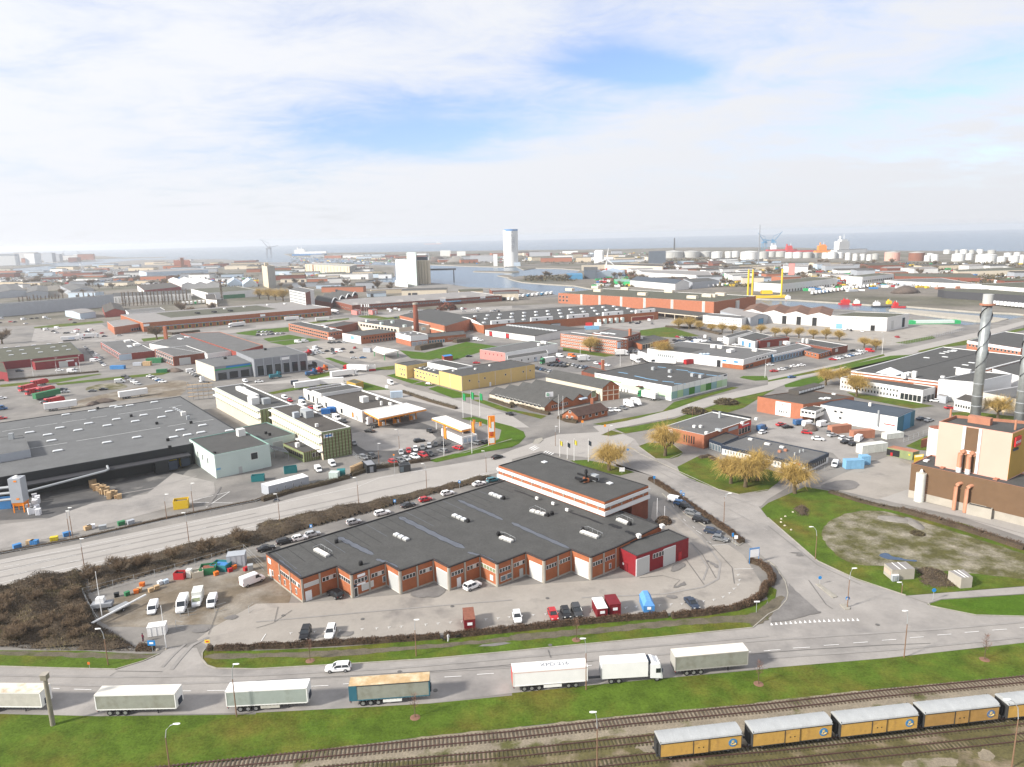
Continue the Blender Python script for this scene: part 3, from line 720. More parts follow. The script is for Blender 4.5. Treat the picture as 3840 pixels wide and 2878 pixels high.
SKY=dict(m='skylight',m2='skylight_frame')
def gable(name,label,cat,roof,base=None,h=6.0,rise=2.0,n=1,across=True,wall='white_wall',top='roof_dark',over=.3,bi=1,gwall=None,group=None,square=14,trim=None):
 P,h=corners(roof,base,h,bi,square)
 c=sum((Vector(p) for p in P),Vector((0,0)))/4
 b=Bld();b.h=h;b.c=c;b.P=P;b.par=0;b.root=empty(name,(c.x,c.y,0),0,label,cat,group)
 Q=[Vector(p)-c for p in P]
 b.L=[tuple(q) for q in Q];b.s=1 if area2(b.L)>0 else-1
 if not across:Q=[Q[2],Q[1],Q[0],Q[3]]
 # ridges run p1->p0 ; gables stand on p1->p2
 p0,p1,p2=Q[0],Q[1],Q[2];dv=(p0-p1);gv=(p2-p1)
 mb=MB()
 for a,e in ((p1,p0),(p2,p2+dv)):mb.face([(*a,0),(*e,0),(*e,h),(*a,h)])
 for off in (Vector((0,0)),dv):
  pts=[(*(p1+off),0),(*(p2+off),0)];top_=[]
  for k in range(n):
   top_+=[(*(p1+off+gv*((k+.5)/n)),h+rise),(*(p1+off+gv*((k+1)/n)),h)]
  mb.face(pts+list(reversed([(*(p1+off),h)]+top_)),1)
 b.wall=mb.build('wall',[wall,gwall or wall],b.root)
 rb=MB();du=dv.normalized();gu=gv.normalized();th=.18
 A=p1-du*over;Bq=p0+du*over
 w=gv.length/n;sl=rise/(w/2)
 for k in range(n):
  for sgn in (0,1):
   x0=k*w if sgn==0 else (k+1)*w;x1=(k+.5)*w
   e=0.0
   if sgn==0 and k==0:e=-over
   if sgn==1 and k==n-1:e=over
   xa=x0+e;za=h-abs(e)*sl
   q=[A+gu*xa,A+gu*x1,Bq+gu*x1,Bq+gu*xa];zz_=[za,h+rise,h+rise,za]
   up=[(*v,z+th) for v,z in zip(q,zz_)];dn=[(*v,z+.01) for v,z in zip(q,zz_)]
   k0=len(rb.v);rb.v+=up+dn
   for f in ((0,1,2,3),(7,6,5,4),(0,4,5,1),(1,5,6,2),(2,6,7,3),(3,7,4,0)):rb.f.append(tuple(k0+t for t in f));rb.m.append(0)
 b.roof=rb.build('roof',[top],b.root)
 return b
def roofbox_at(b,x,y,z,sx,sy,sz,m,name,rz=0):
 return MB().box(x-b.c.x,y-b.c.y,z+sz/2,sx,sy,sz,rz).build(name,[m],b.root)
def shed(name,label,cat,roof,h,wall,top,group=None,**k):return B(name,label,cat,roof,None,h,wall,top,group=group,**k)
def text_mesh(s,size,m,name='lettering',ext=.02):
 cu=bpy.data.curves.new(name,'FONT');cu.body=s;cu.size=size;cu.align_x='CENTER';cu.align_y='CENTER';cu.extrude=ext
 o=bpy.data.objects.new('tmp_text',cu);COL.objects.link(o)
 dg=bpy.context.evaluated_depsgraph_get();me=bpy.data.meshes.new_from_object(o.evaluated_get(dg))
 bpy.data.objects.remove(o);me.materials.clear();me.materials.append(MAT[m]);me.name=name
 return me
def wall_text(b,i,u,z,s,size,m,out_=.14):
 a,d,ln,n=edge(b,i);p=a+d*(u*ln)+n*out_
 o=link('lettering',text_mesh(s,size,m),b.root,(p.x,p.y,z))
 X=Vector((-n.y,n.x,0));o.rotation_euler=Matrix((X,Vector((0,0,1)),Vector((n.x,n.y,0)))).transposed().to_euler()
 return o
# ---------------------------------------------------------------- the long brick hall
hh=hgt('C1:395,1060','C1:385,850')
front='C1:385,850 700,742 820,815 1118,712 1240,782 1532,683 1663,752 1935,650 2080,722 C2:120,625 275,692 512,598 680,665 900,578'
FP=[at(p,hh).xy for p in px('C1:85,630 '+front)]
bk0,bk1=at('C1:85,630',hh).xy,at('C1:2110,12',hh).xy
e0,e1=at('C2:905,572',hh).xy,at('C2:1290,388',hh).xy
def isect(a,b,c,d):
 r=b-a;s=d-c;t=((c-a).x*s.y-(c-a).y*s.x)/(r.x*s.y-r.y*s.x);return a+r*t
FP.append(e1);bd_=(bk1-bk0).normalized();FP.append(bk0+bd_*(e1-bk0).dot(bd_))
def poly_bld(name,label,cat,P,h,wall,top,cop,par=.3,rim=.3,z0=0,parent=None,part='wall'):
 s=' '.join('S:%f,%f'%proj((p[0],p[1],h)) for p in P)
 return B(name,label,cat,s,None,h,wall,top,cop,par,rim,z0,square=0,parent=parent,part=part)
HALL=poly_bld('brick_hall','long brick workshop hall with saw-edged front and dark felt roof','building',FP,hh,'brick','roof_dark','coping_dark')
b=HALL
# plinth, pillars, window bands, doors along the zigzag
def win_band(b,i,u0,u1,n,z0=3.15,z1=4.15,glass='glass_dark',blinds=()):
 a,d,ln,nn=edge(b,i)
 for k in range(n):
  u=u0+(u1-u0)*(k+.5)/n
  f=plate(b,'window',i,u,(z0+z1)/2,(u1-u0)*ln/n-.06,z1-z0,['frame_white'],0,.10)
  o=link('pane',pane_mesh('pane',(u1-u0)*ln/n-.22,z1-z0-.16,.05,['blind' if k in blinds else glass],0),f,(0,.05,0))
def pillar(b,i,u,w=.42,m='concrete',t=.16):
 a,d,ln,n=edge(b,i)
 MB().slab(a+d*(u*ln-w/2),a+d*(u*ln+w/2),0,b.h-.32,n,-.05,t).build('pillar',[m],b.root)
nE=len(FP)
for i in range(nE-2):
 band(b,i,0,.38,'concrete',0,1,.07,'plinth')
 band(b,i,hh-.3,hh-.02,'coping_dark',0,1,.1,'fascia')
# end wall 0 (faces the sun): windows
for k,u in enumerate((.34,.50,.66,.82,.14)):
 plate(b,'window',0,u+.03,1.7,.75,1.4,['glass_dark','frame_white'],.14,.14)
win_band(b,0,.42,.68,5);win_band(b,0,.72,.97,5,blinds=(3,));plate(b,'door',0,.10,1.1,1.0,2.2,'door_white')
plate(b,'sign_board',0,.10,4.3,1.6,1.2,'sign_white');pillar(b,0,.40,.3);pillar(b,0,.70,.3)
for i in range(1,14,2):# the long faces
 pillar(b,i,.02);pillar(b,i,.5);pillar(b,i,.985,.25)
 kind=(i-1)//2
 win_band(b,i,.56,.95,4,blinds=((2,) if kind in (0,1,2,3,4) else ()),glass='glass_dark')
 if kind==0:plate(b,'window_strip',i,.27,3.65,edge(b,i)[2]*.40,1.0,['blind','frame_white'],.08,.12);plate(b,'door',i,.17,1.15,1.5,2.3,'door_white')
 else:win_band(b,i,.07,.45,4)
 if kind==1:
  plate(b,'door',i,.10,1.15,1.0,2.3,['glass_dark','frame_white'],.15,.14);plate(b,'sign_board',i,.09,2.75,.95,.55,'sign_dark');plate(b,'sign_board',i,.26,2.75,2.2,.4,'sign_white');plate(b,'sign_board',i,.28,4.75,1.9,.6,'sign_white')
  plate(b,'window',i,.38,1.7,1.9,1.6,['blind','frame_white'],.1,.14);plate(b,'window',i,.57,1.8,.8,1.5,['blind','frame_white'],.1,.14);plate(b,'window',i,.93,1.9,.8,1.5,['glass_blue','frame_white'],.1,.14)
 if kind==3:plate(b,'door',i,.3,1.15,1.1,2.3,'door_white')
 if kind==4:
  for u in (.2,.4):plate(b,'window',i,u,1.6,1.5,1.3,['glass_blue','frame_white'],.12,.14)
  plate(b,'door',i,.82,1.1,1.1,2.2,'door_grey')
 if kind==6:plate(b,'window',i,.76,1.6,.75,1.3,['glass_blue','frame_white'],.12,.14)
for i in range(2,14,2):# the short faces: roller doors in some
 pillar(b,i,.97,.3)
 k=(i-2)//2
 if k in (1,2,4,5):
  plate(b,'roller_door',i,.56,2.15,edge(b,i)[2]*.70,4.1,['door_grey' if k<3 else 'blind','frame_white'],.16,.2)
 elif k==0:win_band(b,i,.12,.93,5)
 else:win_band(b,i,.05,.92,5,glass='glass_green');plate(b,'window',i,.68,1.6,1.1,1.3,['blind','frame_white'],.12,.14)
# roof lights, fans and ponding
drz=math.atan2((e1-e0).y,(e1-e0).x)
frz=math.atan2(*(lambda d:(d.y,d.x))(at('C1:1325,520',hh)-at('C1:1190,455',hh)))
def rooflight(s,n=3,fan=False,white=True):
 a,c=[at(p,hh) for p in px(s)];d=(c-a)/n;rz=math.atan2(d.y,d.x)
 f=None
 for k in range(n):
  q=a+d*(k+.5)
  o=link('rooflight',PIECE.setdefault(('rl',white),MB().box(0,0,.22,1.55,1.25,.44,0,1).box(0,0,.52,1.45,1.15,.25,0,0,.75).mesh('rooflight',['skylight' if white else 'canopy_white','skylight_frame'])),HALL.root,(q.x-HALL.c.x,q.y-HALL.c.y,hh-.31),rz)
 if fan:
  q=c+d.normalized()*.7
  link('roof_fan',PIECE.setdefault('fan',MB().box(0,0,.3,.8,.8,.6).cyl(0,0,.6,.95,.5,.4,10).mesh('roof_fan',['vent_black'])),HALL.root,(q.x-HALL.c.x,q.y-HALL.c.y,hh-.31),rz)
def railing(s,hr=.9):
 P_=[at(p,hh)-Vector((HALL.c.x,HALL.c.y,0)) for p in px(s)]
 mb=MB()
 for a,c in zip(P_[:-1],P_[1:]):
  mb.tube([a+Vector((0,0,hr-.3)),c+Vector((0,0,hr-.3))],.035,4)
  nn=max(1,int((c-a).length/1.5))
  for k in range(nn+1):
   q=a.lerp(c,k/nn);mb.tube([q+Vector((0,0,-.3)),q+Vector((0,0,hr-.3))],.03,4)
 mb.build('railing',['galvanised'],HALL.root)
rooflight('C1:515,600 620,655',4,False,False);railing('C1:495,600 560,575 660,635 625,660')
rooflight('C1:1195,465 1315,520',3);rooflight('C1:1700,300 1815,350',3,True);rooflight('C1:2020,115 2125,155',3,True)
rooflight('C1:2115,495 2212,530',3,False,False);railing('C1:2110,470 2150,475 2240,520');rooflight('C2:160,262 290,300',3,True,False);railing('C2:150,265 200,240 290,280')
rooflight('C2:600,445 740,495',4,False,False);railing('C2:590,440 650,420 785,480 745,500');rooflight('C2:915,340 1000,375',3,True,False);railing('C2:905,335 950,318 1045,360')
for s in ('C1:695,535','C1:905,725','C2:610,430','C2:345,290','C1:2095,470'):
 q=at(s,hh);link('roof_fan',PIECE['fan'],HALL.root,(q.x-HALL.c.x,q.y-HALL.c.y,hh-.31),.5)
for s in ('C2:1298,405','C2:1095,490'):
 q=at(s,hh);link('roof_vent',PIECE.setdefault('rv',MB().box(0,0,.35,.9,.9,.7).box(0,0,.85,1.1,1.1,.3,0,0,.7).mesh('roof_vent',['frame_white'])),HALL.root,(q.x-HALL.c.x,q.y-HALL.c.y,hh-.31),.5)
def blob(s,wd,m,z,name='puddle_mark'):
 P_=[at(p,z) for p in px(s)];n=len(P_);Lf=[];Rg=[]
 for k in range(n*4-3):
  f=k/4;i=min(int(f),n-2);q=P_[i].lerp(P_[i+1],f-i);d=(P_[i+1]-P_[i]).normalized();nn=Vector((-d.y,d.x,0))
  ww=wd*(.55+.45*abs(math.sin(k*1.1+1)))*(0.35 if k in (0,n*4-4) else 1)/2
  Lf.append(q+nn*ww);Rg.append(q-nn*ww)
 c=HALL.c;o=MB().face([(p.x-c.x,p.y-c.y,z) for p in Lf+Rg[::-1]]).build(name,[m],HALL.root)
 if o.data.polygons[0].normal.z<0:o.data.flip_normals()
zr=hh-.3
bn_=Vector((-bd_.y,bd_.x))
for k in range(26):
 A_=bk0-HALL.c+bd_*(2+k*3.05)-bn_*.5;C_=A_-bn_*R.uniform(9,14);MB().slab(A_,C_,zr,zr+.02,bd_,-.05,.05).build('felt_seam',['roof_stain' if k%4 else 'roof_pool'],HALL.root)
for s,wd in (('C1:715,495 800,540 900,590 1010,645',1.7),('C1:1040,685 1120,710 1225,755',1.2),('C1:1240,320 1350,375 1480,440 1620,510 1800,590',1.9),('C1:1830,625 1960,660 2060,705',1.1),
   ('C1:1750,175 1880,235 2000,285 2130,345',1.5),('C2:0,370 150,440 330,520 490,590',1.5),('C1:200,690 290,770 390,835',.9)):
 blob(s,wd*1.25,'roof_stain',zr+.012,'pond_edge');blob(s,wd,'roof_pool',zr+.02,'pond')
for s,wd in (('C2:20,90 100,115 210,160',.8),('C2:500,280 650,330 790,385',1.0),('C2:840,380 900,405 950,420',1.8),('C2:980,440 1040,465 1080,480',1.6)):
 blob(s,wd,'roof_stain',zr+.012,'pond_edge')
# ---------------------------------------------------------------- office storey standing on the hall
oh=hgt('C2:1185,335','C2:1190,52')
OFF=B('office_block','two-tone office storey with white spandrel bands standing on brick hall','building','B1:2095,1028 B2:800,1345 1190,1205',None,oh,'brick','roof_dark','coping_dark',.25,.25,hh-.3)
for i in (0,1,2,3):
 band(OFF,i,oh-1.55,oh-.7,'white_panel',-.01,1.01,.35,'spandrel');band(OFF,i,hh+.05,hh+1.15,'white_panel',-.01,1.01,.35,'spandrel')
 ln=edge(OFF,i)[2];n=max(3,int(ln/4.2))
 band(OFF,i,oh-.7,oh-.62,'rust_bar',0,1,.05,'gutter')
 for k in range(n):
  plate(OFF,'pillar',i,(k+.5)/n,(hh+oh)/2-.3,.28,oh-hh-1.6,'concrete',0,.2)
  wins(OFF,i,[(oh-1.9,oh-1.6)],1,k/n+.02,(k+1)/n-.02,.9,('glass_dark','frame_white'),.05)
# brick stair end reaching the ground
a_,d_,l_,n_2=edge(OFF,1)
oP=[Vector(OFF.P[2]),Vector(OFF.P[2])-(Vector(OFF.P[2])-Vector(OFF.P[1])).normalized()*7.0]
du_=(Vector(OFF.P[3])-Vector(OFF.P[2])).normalized()
ST=poly_bld('stair_wing','x',None,[oP[0],oP[1],oP[1]+du_*9,oP[0]+du_*9],hh-.32,'brick_dark','roof_dark',None,.1,.2,0,parent=OFF,part='stair_wall')
onroof(OFF,'B2:280,997 845,1180',(1.5,1.5,.35),'skylight','skylight','skylight_frame')
# ventilation plant
q=at('B2:640,1160',oh);VX,VY=q.x-OFF.c.x,q.y-OFF.c.y
mb=MB().box(VX,VY,oh+.3,1.6,1.6,1.2);mb.build('chimney',['brick'],OFF.root)
rz0=math.atan2(edge(OFF,0)[1].y,edge(OFF,0)[1].x);ca,sa=math.cos(rz0),math.sin(rz0)
def vb(x,y,z,sx,sy,sz,m,nm):MB().box(VX+x*ca-y*sa,VY+x*sa+y*ca,z,sx,sy,sz,rz0).build(nm,[m],OFF.root)
vb(0,0,oh+1.4,.5,.5,2.2,'vent_black','duct');vb(-2.2,.8,oh+1.0,3.6,.5,.5,'vent_black','duct');vb(1.9,.6,oh+1.1,3.6,.7,.7,'vent_black','duct');vb(.5,-1.7,oh+.6,.6,2.6,.6,'vent_black','duct')
vb(-1.8,-1.3,oh+.5,2.2,.6,.7,'vent_black','duct');vb(1.4,2.0,oh+.9,2.2,1.6,1.7,'galvanised','air_handler')
MB().cyl(VX,VY,oh+2.4,oh+3.4,.55,.35,12).build('cowl',['vent_black'],OFF.root)
for s in ('C2:215,160','C2:355,205','C2:475,260'):
 q=at(s,hh+.3);MB().box(q.x-OFF.c.x,q.y-OFF.c.y,hh+.35,.9,.5,.7,rz0).build('air_unit',['frame_white'],OFF.root)
# ---------------------------------------------------------------- red sheet annex
rh=hgt('C2:1075,838','C2:1075,660')
AN=B('red_annex','dark red sheet-clad annex with two white roller doors','building','C2:905,574 1075,660 1470,478',None,rh,'red_sheet','roof_dark','coping_dark',.2,.3)
plate(AN,'roller_door',1,.115,2.2,4.2,4.3,['blind','door_white'],.15,.2);plate(AN,'roller_door',1,.62,2.3,4.0,4.4,['blind','door_white'],.15,.2)
wins(AN,1,[(3.0,4.2)],4,.30,.52,.85);plate(AN,'door',1,.83,1.1,1.1,2.2,'plastic_red');plate(AN,'door',0,.5,1.1,1.1,2.1,'container_red');plate(AN,'sign_board',0,.35,1.6,.5,.5,'sign_white')
# ---------------------------------------------------------------- left: logistics hall
LOG=B('warehouse','large grey-roofed distribution hall with dark loading front','building','B0:-600,1236 1635,845 2030,712 1560,430 -600,745',None,7.6,'dark_wall','roof_grey','dark_wall',.2,.4,square=0)
onroof(LOG,'B0:570,588 797,555 1025,522 1123,508 1335,480 257,742 518,702 767,664 1007,628 1243,592 1398,609 1462,560 413,762 675,722 927,682 1171,645 445,813 925,828 1183,784 1501,783 1557,721 1620,763 1738,742 1752,680 1984,725 500,900 980,515',(3.1,1.3,.6),**SKY)
onroof(LOG,'B0:1133,597 1355,662 845,533 1450,805 1467,868 1650,655',(1.0,1.0,1.0),'vent_black','roof_fan');onroof(LOG,'B0:1585,580',(1.8,1.6,1.6),'frame_white','air_unit');onroof(LOG,'B0:1625,615',(1.2,1.2,1.6),'galvanised','air_unit');onroof(LOG,'B0:1505,530 1525,541 1545,551 1565,560',(1.1,.8,.3),'skylight','skylight')
for s in ('B0:20,735 260,697','B0:300,692 495,664','B0:540,657 745,627','B0:785,620 925,600','B0:1020,586 1400,530','B0:260,882 580,832','B0:660,818 1385,700','B0:1450,690 1605,665','B0:1460,528 1575,507','B0:1670,657 1845,630'):
 a,c=[at(p,7.42) for p in px(s)];d=(c-a).normalized();MB().slab((a.x-LOG.c.x,a.y-LOG.c.y),(c.x-LOG.c.x,c.y-LOG.c.y),7.38,7.46,(-d.y,d.x),-.15,.15).build('roof_seam',['blind'],LOG.root)
canopy(LOG,0,4.4,4.6,.25,.99,'dark_steel',.4);band(LOG,0,5.0,7.3,'dark_wall',0,1,.12,'fascia')
plate(LOG,'dock_house',0,.86,2.3,4.5,4.6,['dark_wall'],0,6.0);plate(LOG,'dock_door',0,.905,2.4,3.0,3.2,['sign_dark','plastic_yellow'],.12,6.0);plate(LOG,'dock_door',0,.965,2.4,3.0,3.2,['sign_dark','plastic_yellow'],.12,.3)
a,d,ln,n=edge(LOG,0)
MB().tube([(*(a+d*(ln*.28)+n*6.4),3.0),(*(a+d*(ln*.62)+n*5.2),4.9),(*(a+d*(ln*.635)+n*5.2),5.3),(*(a+d*(ln*.636)+n*2),5.6)],.38,8).build('air_duct',['galvanised'],LOG.root)
PH=B('roof_house','x',None,'B0:-200,800 205,765 260,888 -200,968',None,10.2,'grey_sheet','roof_grey','roof_grey',.15,.2,7.4,square=0,parent=LOG,part='roof_house_wall')
onroof(PH,'B0:97,775',(1.4,1.4,2.2),'galvanised','air_unit')
MINT=B('mint_hall','pale mint hall with dark felt roof and mint edging','building','B0:1635,800 1850,940 B1:132,852','B0:1865,1142',wall='mint_wall',top='roof_dark',cop='mint_trim',par=.3)
for u in (.32,.52,.72):plate(MINT,'window',0,u,MINT.h*.55,1.0,2.2,['glass_dark','frame_white'],.15)
plate(MINT,'window',1,.70,MINT.h*.62,2.6,2.6,['glass_dark','frame_white'],.16);onroof(MINT,'B0:2080,740',(2.6,2.6,2.6),'frame_white','air_unit');plate(MINT,'door',1,.43,1.2,1.2,2.3,'door_grey');plate(MINT,'sign_board',1,.05,3.2,1.4,.6,'container_pale_blue')
onroof(MINT,'B0:1855,915',(1.2,.5,.6),'vent_black','roof_fan')
MID=B('mint_wing','low mint link building between mint hall and green office','building','B0:2040,705 B1:60,812 345,757',None,5.2,'mint_wall','roof_dark','mint_trim',.25,.3)
plate(MID,'roller_door',1,.44,1.9,4.0,3.6,['door_grey','frame_white'],.12);onroof(MID,'B1:85,745 118,758',(.8,.8,1.0),'vent_black','roof_fan')
OGA=B('green_office','long three-storey office with olive panels and white sunshades','building','B1:130,530 565,742 808,690',None,10.5,'olive_panel','roof_brown','coping_white',.35,.4)
for i,n in ((1,9),(3,9)):
 a,d,ln,nn=edge(OGA,i)
 for k in range(n+1):plate(OGA,'mullion',i,k/n if 0<k<n else (.01 if k==0 else .99),5.0,.22,9.4,'rust_bar',0,.2)
 for r in range(8):band(OGA,i,.8+r*1.2,.9+r*1.2,'olive_light',0,1,.13,'glazing_bar')
band(OGA,0,0,10.2,'sand_wall',0,1,.05,'cladding')
for z in (2.3,5.6,8.7):
 wins(OGA,0,[(z-.9,z+.6)],24,.02,.98,.62,('glass_green','canopy_white'),.1)
 canopy(OGA,0,z+.85,1.3,0,1,'coping_white',.35)
plate(OGA,'sign_board',1,.22,8.8,3.6,1.5,'sign_white');plate(OGA,'sign_mark',1,.22,8.8,2.4,.55,'sign_blue',0,.2)
onroof(OGA,'B1:440,575',(6.0,3.2,2.8),'galvanised','air_unit');onroof(OGA,'B1:345,590',(2.2,2.2,2.2),'grey_sheet','air_unit');onroof(OGA,'B1:525,680',(1.0,1.0,1.2),'frame_white','air_unit');onroof(OGA,'B1:410,545',(3.6,1.0,1.0),'frame_white','duct')
OGB=B('olive_office','rear wing of olive office with white roof plant and sunshades','building','B0:1855,352 B1:35,545 320,500',None,10.2,'olive_panel','roof_dark','coping_white',.35,.4)
band(OGB,0,0,9.9,'sand_wall',0,1,.05,'cladding')
for z in (5.6,8.6):
 wins(OGB,0,[(z-.9,z+.6)],26,.02,.98,.62,('glass_green','canopy_white'),.1);canopy(OGB,0,z+.85,1.3,0,1,'coping_white',.35)
for k in range(9):plate(OGB,'mullion',1,(k+.5)/9,5.0,.2,9.4,'rust_bar',0,.18)
a,d,ln,n=edge(OGB,0);MB().slab(a+d*(ln*.2)-n*6,a+d*(ln*.62)-n*6,9.9,11.6,n,-2.0,0).build('air_duct',['frame_white'],OGB.root)
onroof(OGB,'B1:85,470',(3.2,3.2,2.4),'galvanised','air_unit');onroof(OGB,'B0:2190,465',(5.0,3.4,3.0),'frame_white','air_unit');onroof(OGB,'B0:2090,370',(4.0,3.0,1.6),'frame_white','air_unit')
LOWG=B('low_office','single-storey olive office with dark felt roof and white air unit','building','B1:235,838 410,918 592,880','B1:405,1003',wall='olive_panel',top='roof_dark',cop='rust_bar',par=.2)
wins(LOWG,0,[(1.2,2.8)],9,.03,.97,.8,('glass_dark','rust_bar'),.1);wins(LOWG,1,[(1.2,2.8)],3,.4,.85,.85)
for k in range(9):plate(LOWG,'mullion',1,(k+.5)/9,1.9,.18,3.6,'rust_bar',0,.18)
onroof(LOWG,'B1:358,850',(1.6,1.2,1.6),'frame_white','air_unit');onroof(LOWG,'B1:447,840 505,872 388,812',(2.2,.7,.3),'skylight','skylight')
PC=B('porch','grey flat canopy on mint plinth beside low olive office','canopy','B1:145,885 280,912 240,878',None,3.4,'galvanised','roof_grey',None,.1,.1,3.1)
for u in (.05,.95):
 for i in (0,2):
  a,d,ln,n=edge(PC,i);p=a+d*(u*ln)-n*.2;MB().cyl(p.x,p.y,0,3.15,.1).build('post',['steel'],PC.root)
# scaffolding beside the rear wing
sx=empty('scaffolding',tuple(at('B0:1740,460',0)),.35,'steel scaffolding tower beside olive rear wing','scaffolding')
for ix in range(6):
 for iy in range(2):MB().cyl(ix*2.4-6,iy*1.4,0,9.5,.06,n=5).build('standard',['steel'],sx)
for z in (2,4,6,8):MB().box(0,.7,z,12.4,1.4,.12).build('deck',['pallet_wood'],sx)
for z in (3,5,7,9):MB().box(0,0,z,12.4,.08,.08).build('guard_rail',['steel'],sx)
# ---------------------------------------------------------------- filling station
SHOP=B('station_shop','white station shop with brown flat roof and raised parapet','building','B1:408,365 915,556 1272,490','B1:920,658',wall='white_wall',top='roof_brown',cop='coping_white',par=.6,rim=.4)
RS=B('x','x',None,'B1:480,378 562,408 918,352 800,325',None,SHOP.h+1.2,'white_wall','roof_dark','coping_white',.3,.3,SHOP.h-.5,square=0,parent=SHOP,part='raised_wall')
for u,w in ((.10,2.4),(.19,2.0),(.26,1.6)):plate(SHOP,'roller_door',0,u,1.9,w,3.4,['glass_dark','frame_white'],.15)
for u in (.42,.68):plate(SHOP,'gate_door',0,u,1.6,2.4,2.6,['glass_dark','frame_white'],.2)
plate(SHOP,'poster',0,.855,1.8,1.8,2.2,['sign_orange','sign_dark'],.25);plate(SHOP,'door',0,.92,1.3,.9,2.2,['glass_dark','frame_white'],.1)
for u in (.52,.76):plate(SHOP,'sign_board',0,u,3.6,3.4,.5,'mint_wall')
onroof(SHOP,'B1:935,455',(3.4,3.0,2.6),'frame_white','air_unit');onroof(SHOP,'B1:1050,448 1160,495',(2.2,.9,1.1),'frame_white','air_unit');onroof(SHOP,'B1:1083,490',(1.0,.8,1.8),'frame_white','air_unit');onroof(SHOP,'B1:815,345',(1.6,1.2,1.0),'frame_white','air_unit')
def station_canopy(name,label,s,z,legs,bays,sidecol,where):
 P_,_=corners(s,None,z,1,0);c=sum((Vector(p) for p in P_),Vector((0,0)))/len(P_)
 r=empty(name,(c.x,c.y,0),0,label,'canopy');Lp=[(p[0]-c.x,p[1]-c.y) for p in P_]
 MB().prism(Lp,z-.9,z-.3,0).build('fascia',['orange_steel'],r);MB().prism(inset(Lp,.06),z-.3,z,0).build('deck',['canopy_white'],r)
 for (fx,fy) in legs:
  p=Vector(Lp[1]).lerp(Vector(Lp[2]),fx).lerp(Vector(Lp[0]).lerp(Vector(Lp[3]),fx),fy);MB().box(p.x,p.y,(z-.9)/2,.35,.35,z-.9).build('post',[sidecol],r)
 for (fx,fy) in bays:
  p=Vector(Lp[1]).lerp(Vector(Lp[2]),fx).lerp(Vector(Lp[0]).lerp(Vector(Lp[3]),fx),fy)
  rz=math.atan2(Lp[2][1]-Lp[1][1],Lp[2][0]-Lp[1][0])
  pr=empty('fuel_pump',(c.x+p.x,c.y+p.y,0),rz,'orange fuel pump with arch under '+where,'fuel pump','pumps under '+where)
  MB().box(0,0,.12,3.6,1.2,.24).build('plinth',['concrete'],pr);MB().box(-.7,0,1.1,.9,.6,1.7).build('cabinet',['orange_steel'],pr);MB().box(.7,0,1.0,.8,.6,1.5).build('display',['sign_white'],pr)
  for xx in (-1.6,1.6):MB().box(xx,0,1.6,.3,.5,2.9).build('arch_leg',['orange_steel'],pr)
  MB().box(0,0,3.05,3.5,.5,.3).build('arch_top',['orange_steel'],pr)
 return r
station_canopy('pump_canopy','large white canopy roof with orange edge beside station shop','B1:918,550 1060,622 1472,538 1300,486',5.0,((.1,.3),(.9,.3),(.1,.9),(.9,.9),(.5,.3),(.5,.9)),((.15,.25),(.15,.7),(.45,.25),(.45,.7),(.8,.25),(.8,.7)),'orange_steel','the large white canopy')
station_canopy('self_service_canopy','smaller orange edged canopy with ribbed roof near flagpoles','B1:1518,618 1640,595 1892,697 1775,722',4.8,((.05,.2),(.95,.2),(.05,.8),(.95,.8)),((.25,.5),(.65,.5)),'pole_white','the ribbed canopy')
for s,l in (('B1:1885,670','orange fuel pump with red hose by curved kerb'),('B1:1940,690','orange fuel pump at end of forecourt lawn')):
 q=at(s);r=empty('fuel_pump',tuple(q),.3,l,'fuel pump');MB().box(0,0,.1,1.6,1.0,.2).build('plinth',['concrete'],r);MB().box(0,0,1.1,.9,.6,1.8).build('cabinet',['orange_steel'],r);MB().box(0,.02,2.1,.7,.5,.3).build('display',['sign_dark'],r)
CW=B('wash_booth','white wash booth with screens under ribbed canopy','booth','B1:1600,710 1780,785 1890,752',None,3.0,'white_panel','roof_pale',None,.1)
wins(CW,1,[(.6,2.4)],3,.05,.95,.8,('pale_blue_wall','frame_white'),.1)
# pylon
q=at('B1:2040,845');ph=hgt('B1:2040,845','B1:2030,600')
r=empty('price_pylon',tuple(q),.25,'tall orange and white price pylon on station lawn','sign');MB().box(0,0,ph/2,2.6,.5,ph,0,0).build('panel',['sign_orange'],r);MB().box(-.1,-.27,ph*.62,2.0,.06,ph*.34).build('price_board',['sign_white'],r);MB().box(-.1,-.27,ph*.14,2.0,.06,ph*.18).build('price_board',['sign_white'],r)
for k in range(3):MB().box(-.2,-.32,ph*(.42-k*.05),1.3,.04,.28).build('price_line',['sign_red'],r)
# ---------------------------------------------------------------- yellow works
YEL=B('yellow_works','yellow rendered hall with pale pilasters and dark roof','building','B1:1580,210 1775,258 B2:185,153','B1:1775,386',wall='cream_wall',top='roof_dark',cop='roof_brown',par=.2)
for k in range(5):plate(YEL,'pilaster',1,(k+.02)/4.6,YEL.h/2,.3,YEL.h-.3,'sand_wall',0,.14)
for u in (.10,.30,.58,.83,.99):plate(YEL,'window',1,u if u<.95 else .93,YEL.h*.62,1.0,1.1,['glass_dark','frame_white'],.1)
plate(YEL,'window',1,.22,YEL.h*.45,1.0,1.1,['glass_dark','frame_white'],.1);plate(YEL,'door',1,.37,1.1,1.1,2.2,'door_white');plate(YEL,'pilaster',0,.5,YEL.h/2,.25,YEL.h-.3,'sand_wall',0,.12)
YW=B('yellow_wing','x',None,'B1:1298,170 1580,246 1800,200',None,5.6,'cream_wall','roof_dark','sand_wall',.2,.3,0,parent=YEL,part='wing_wall')
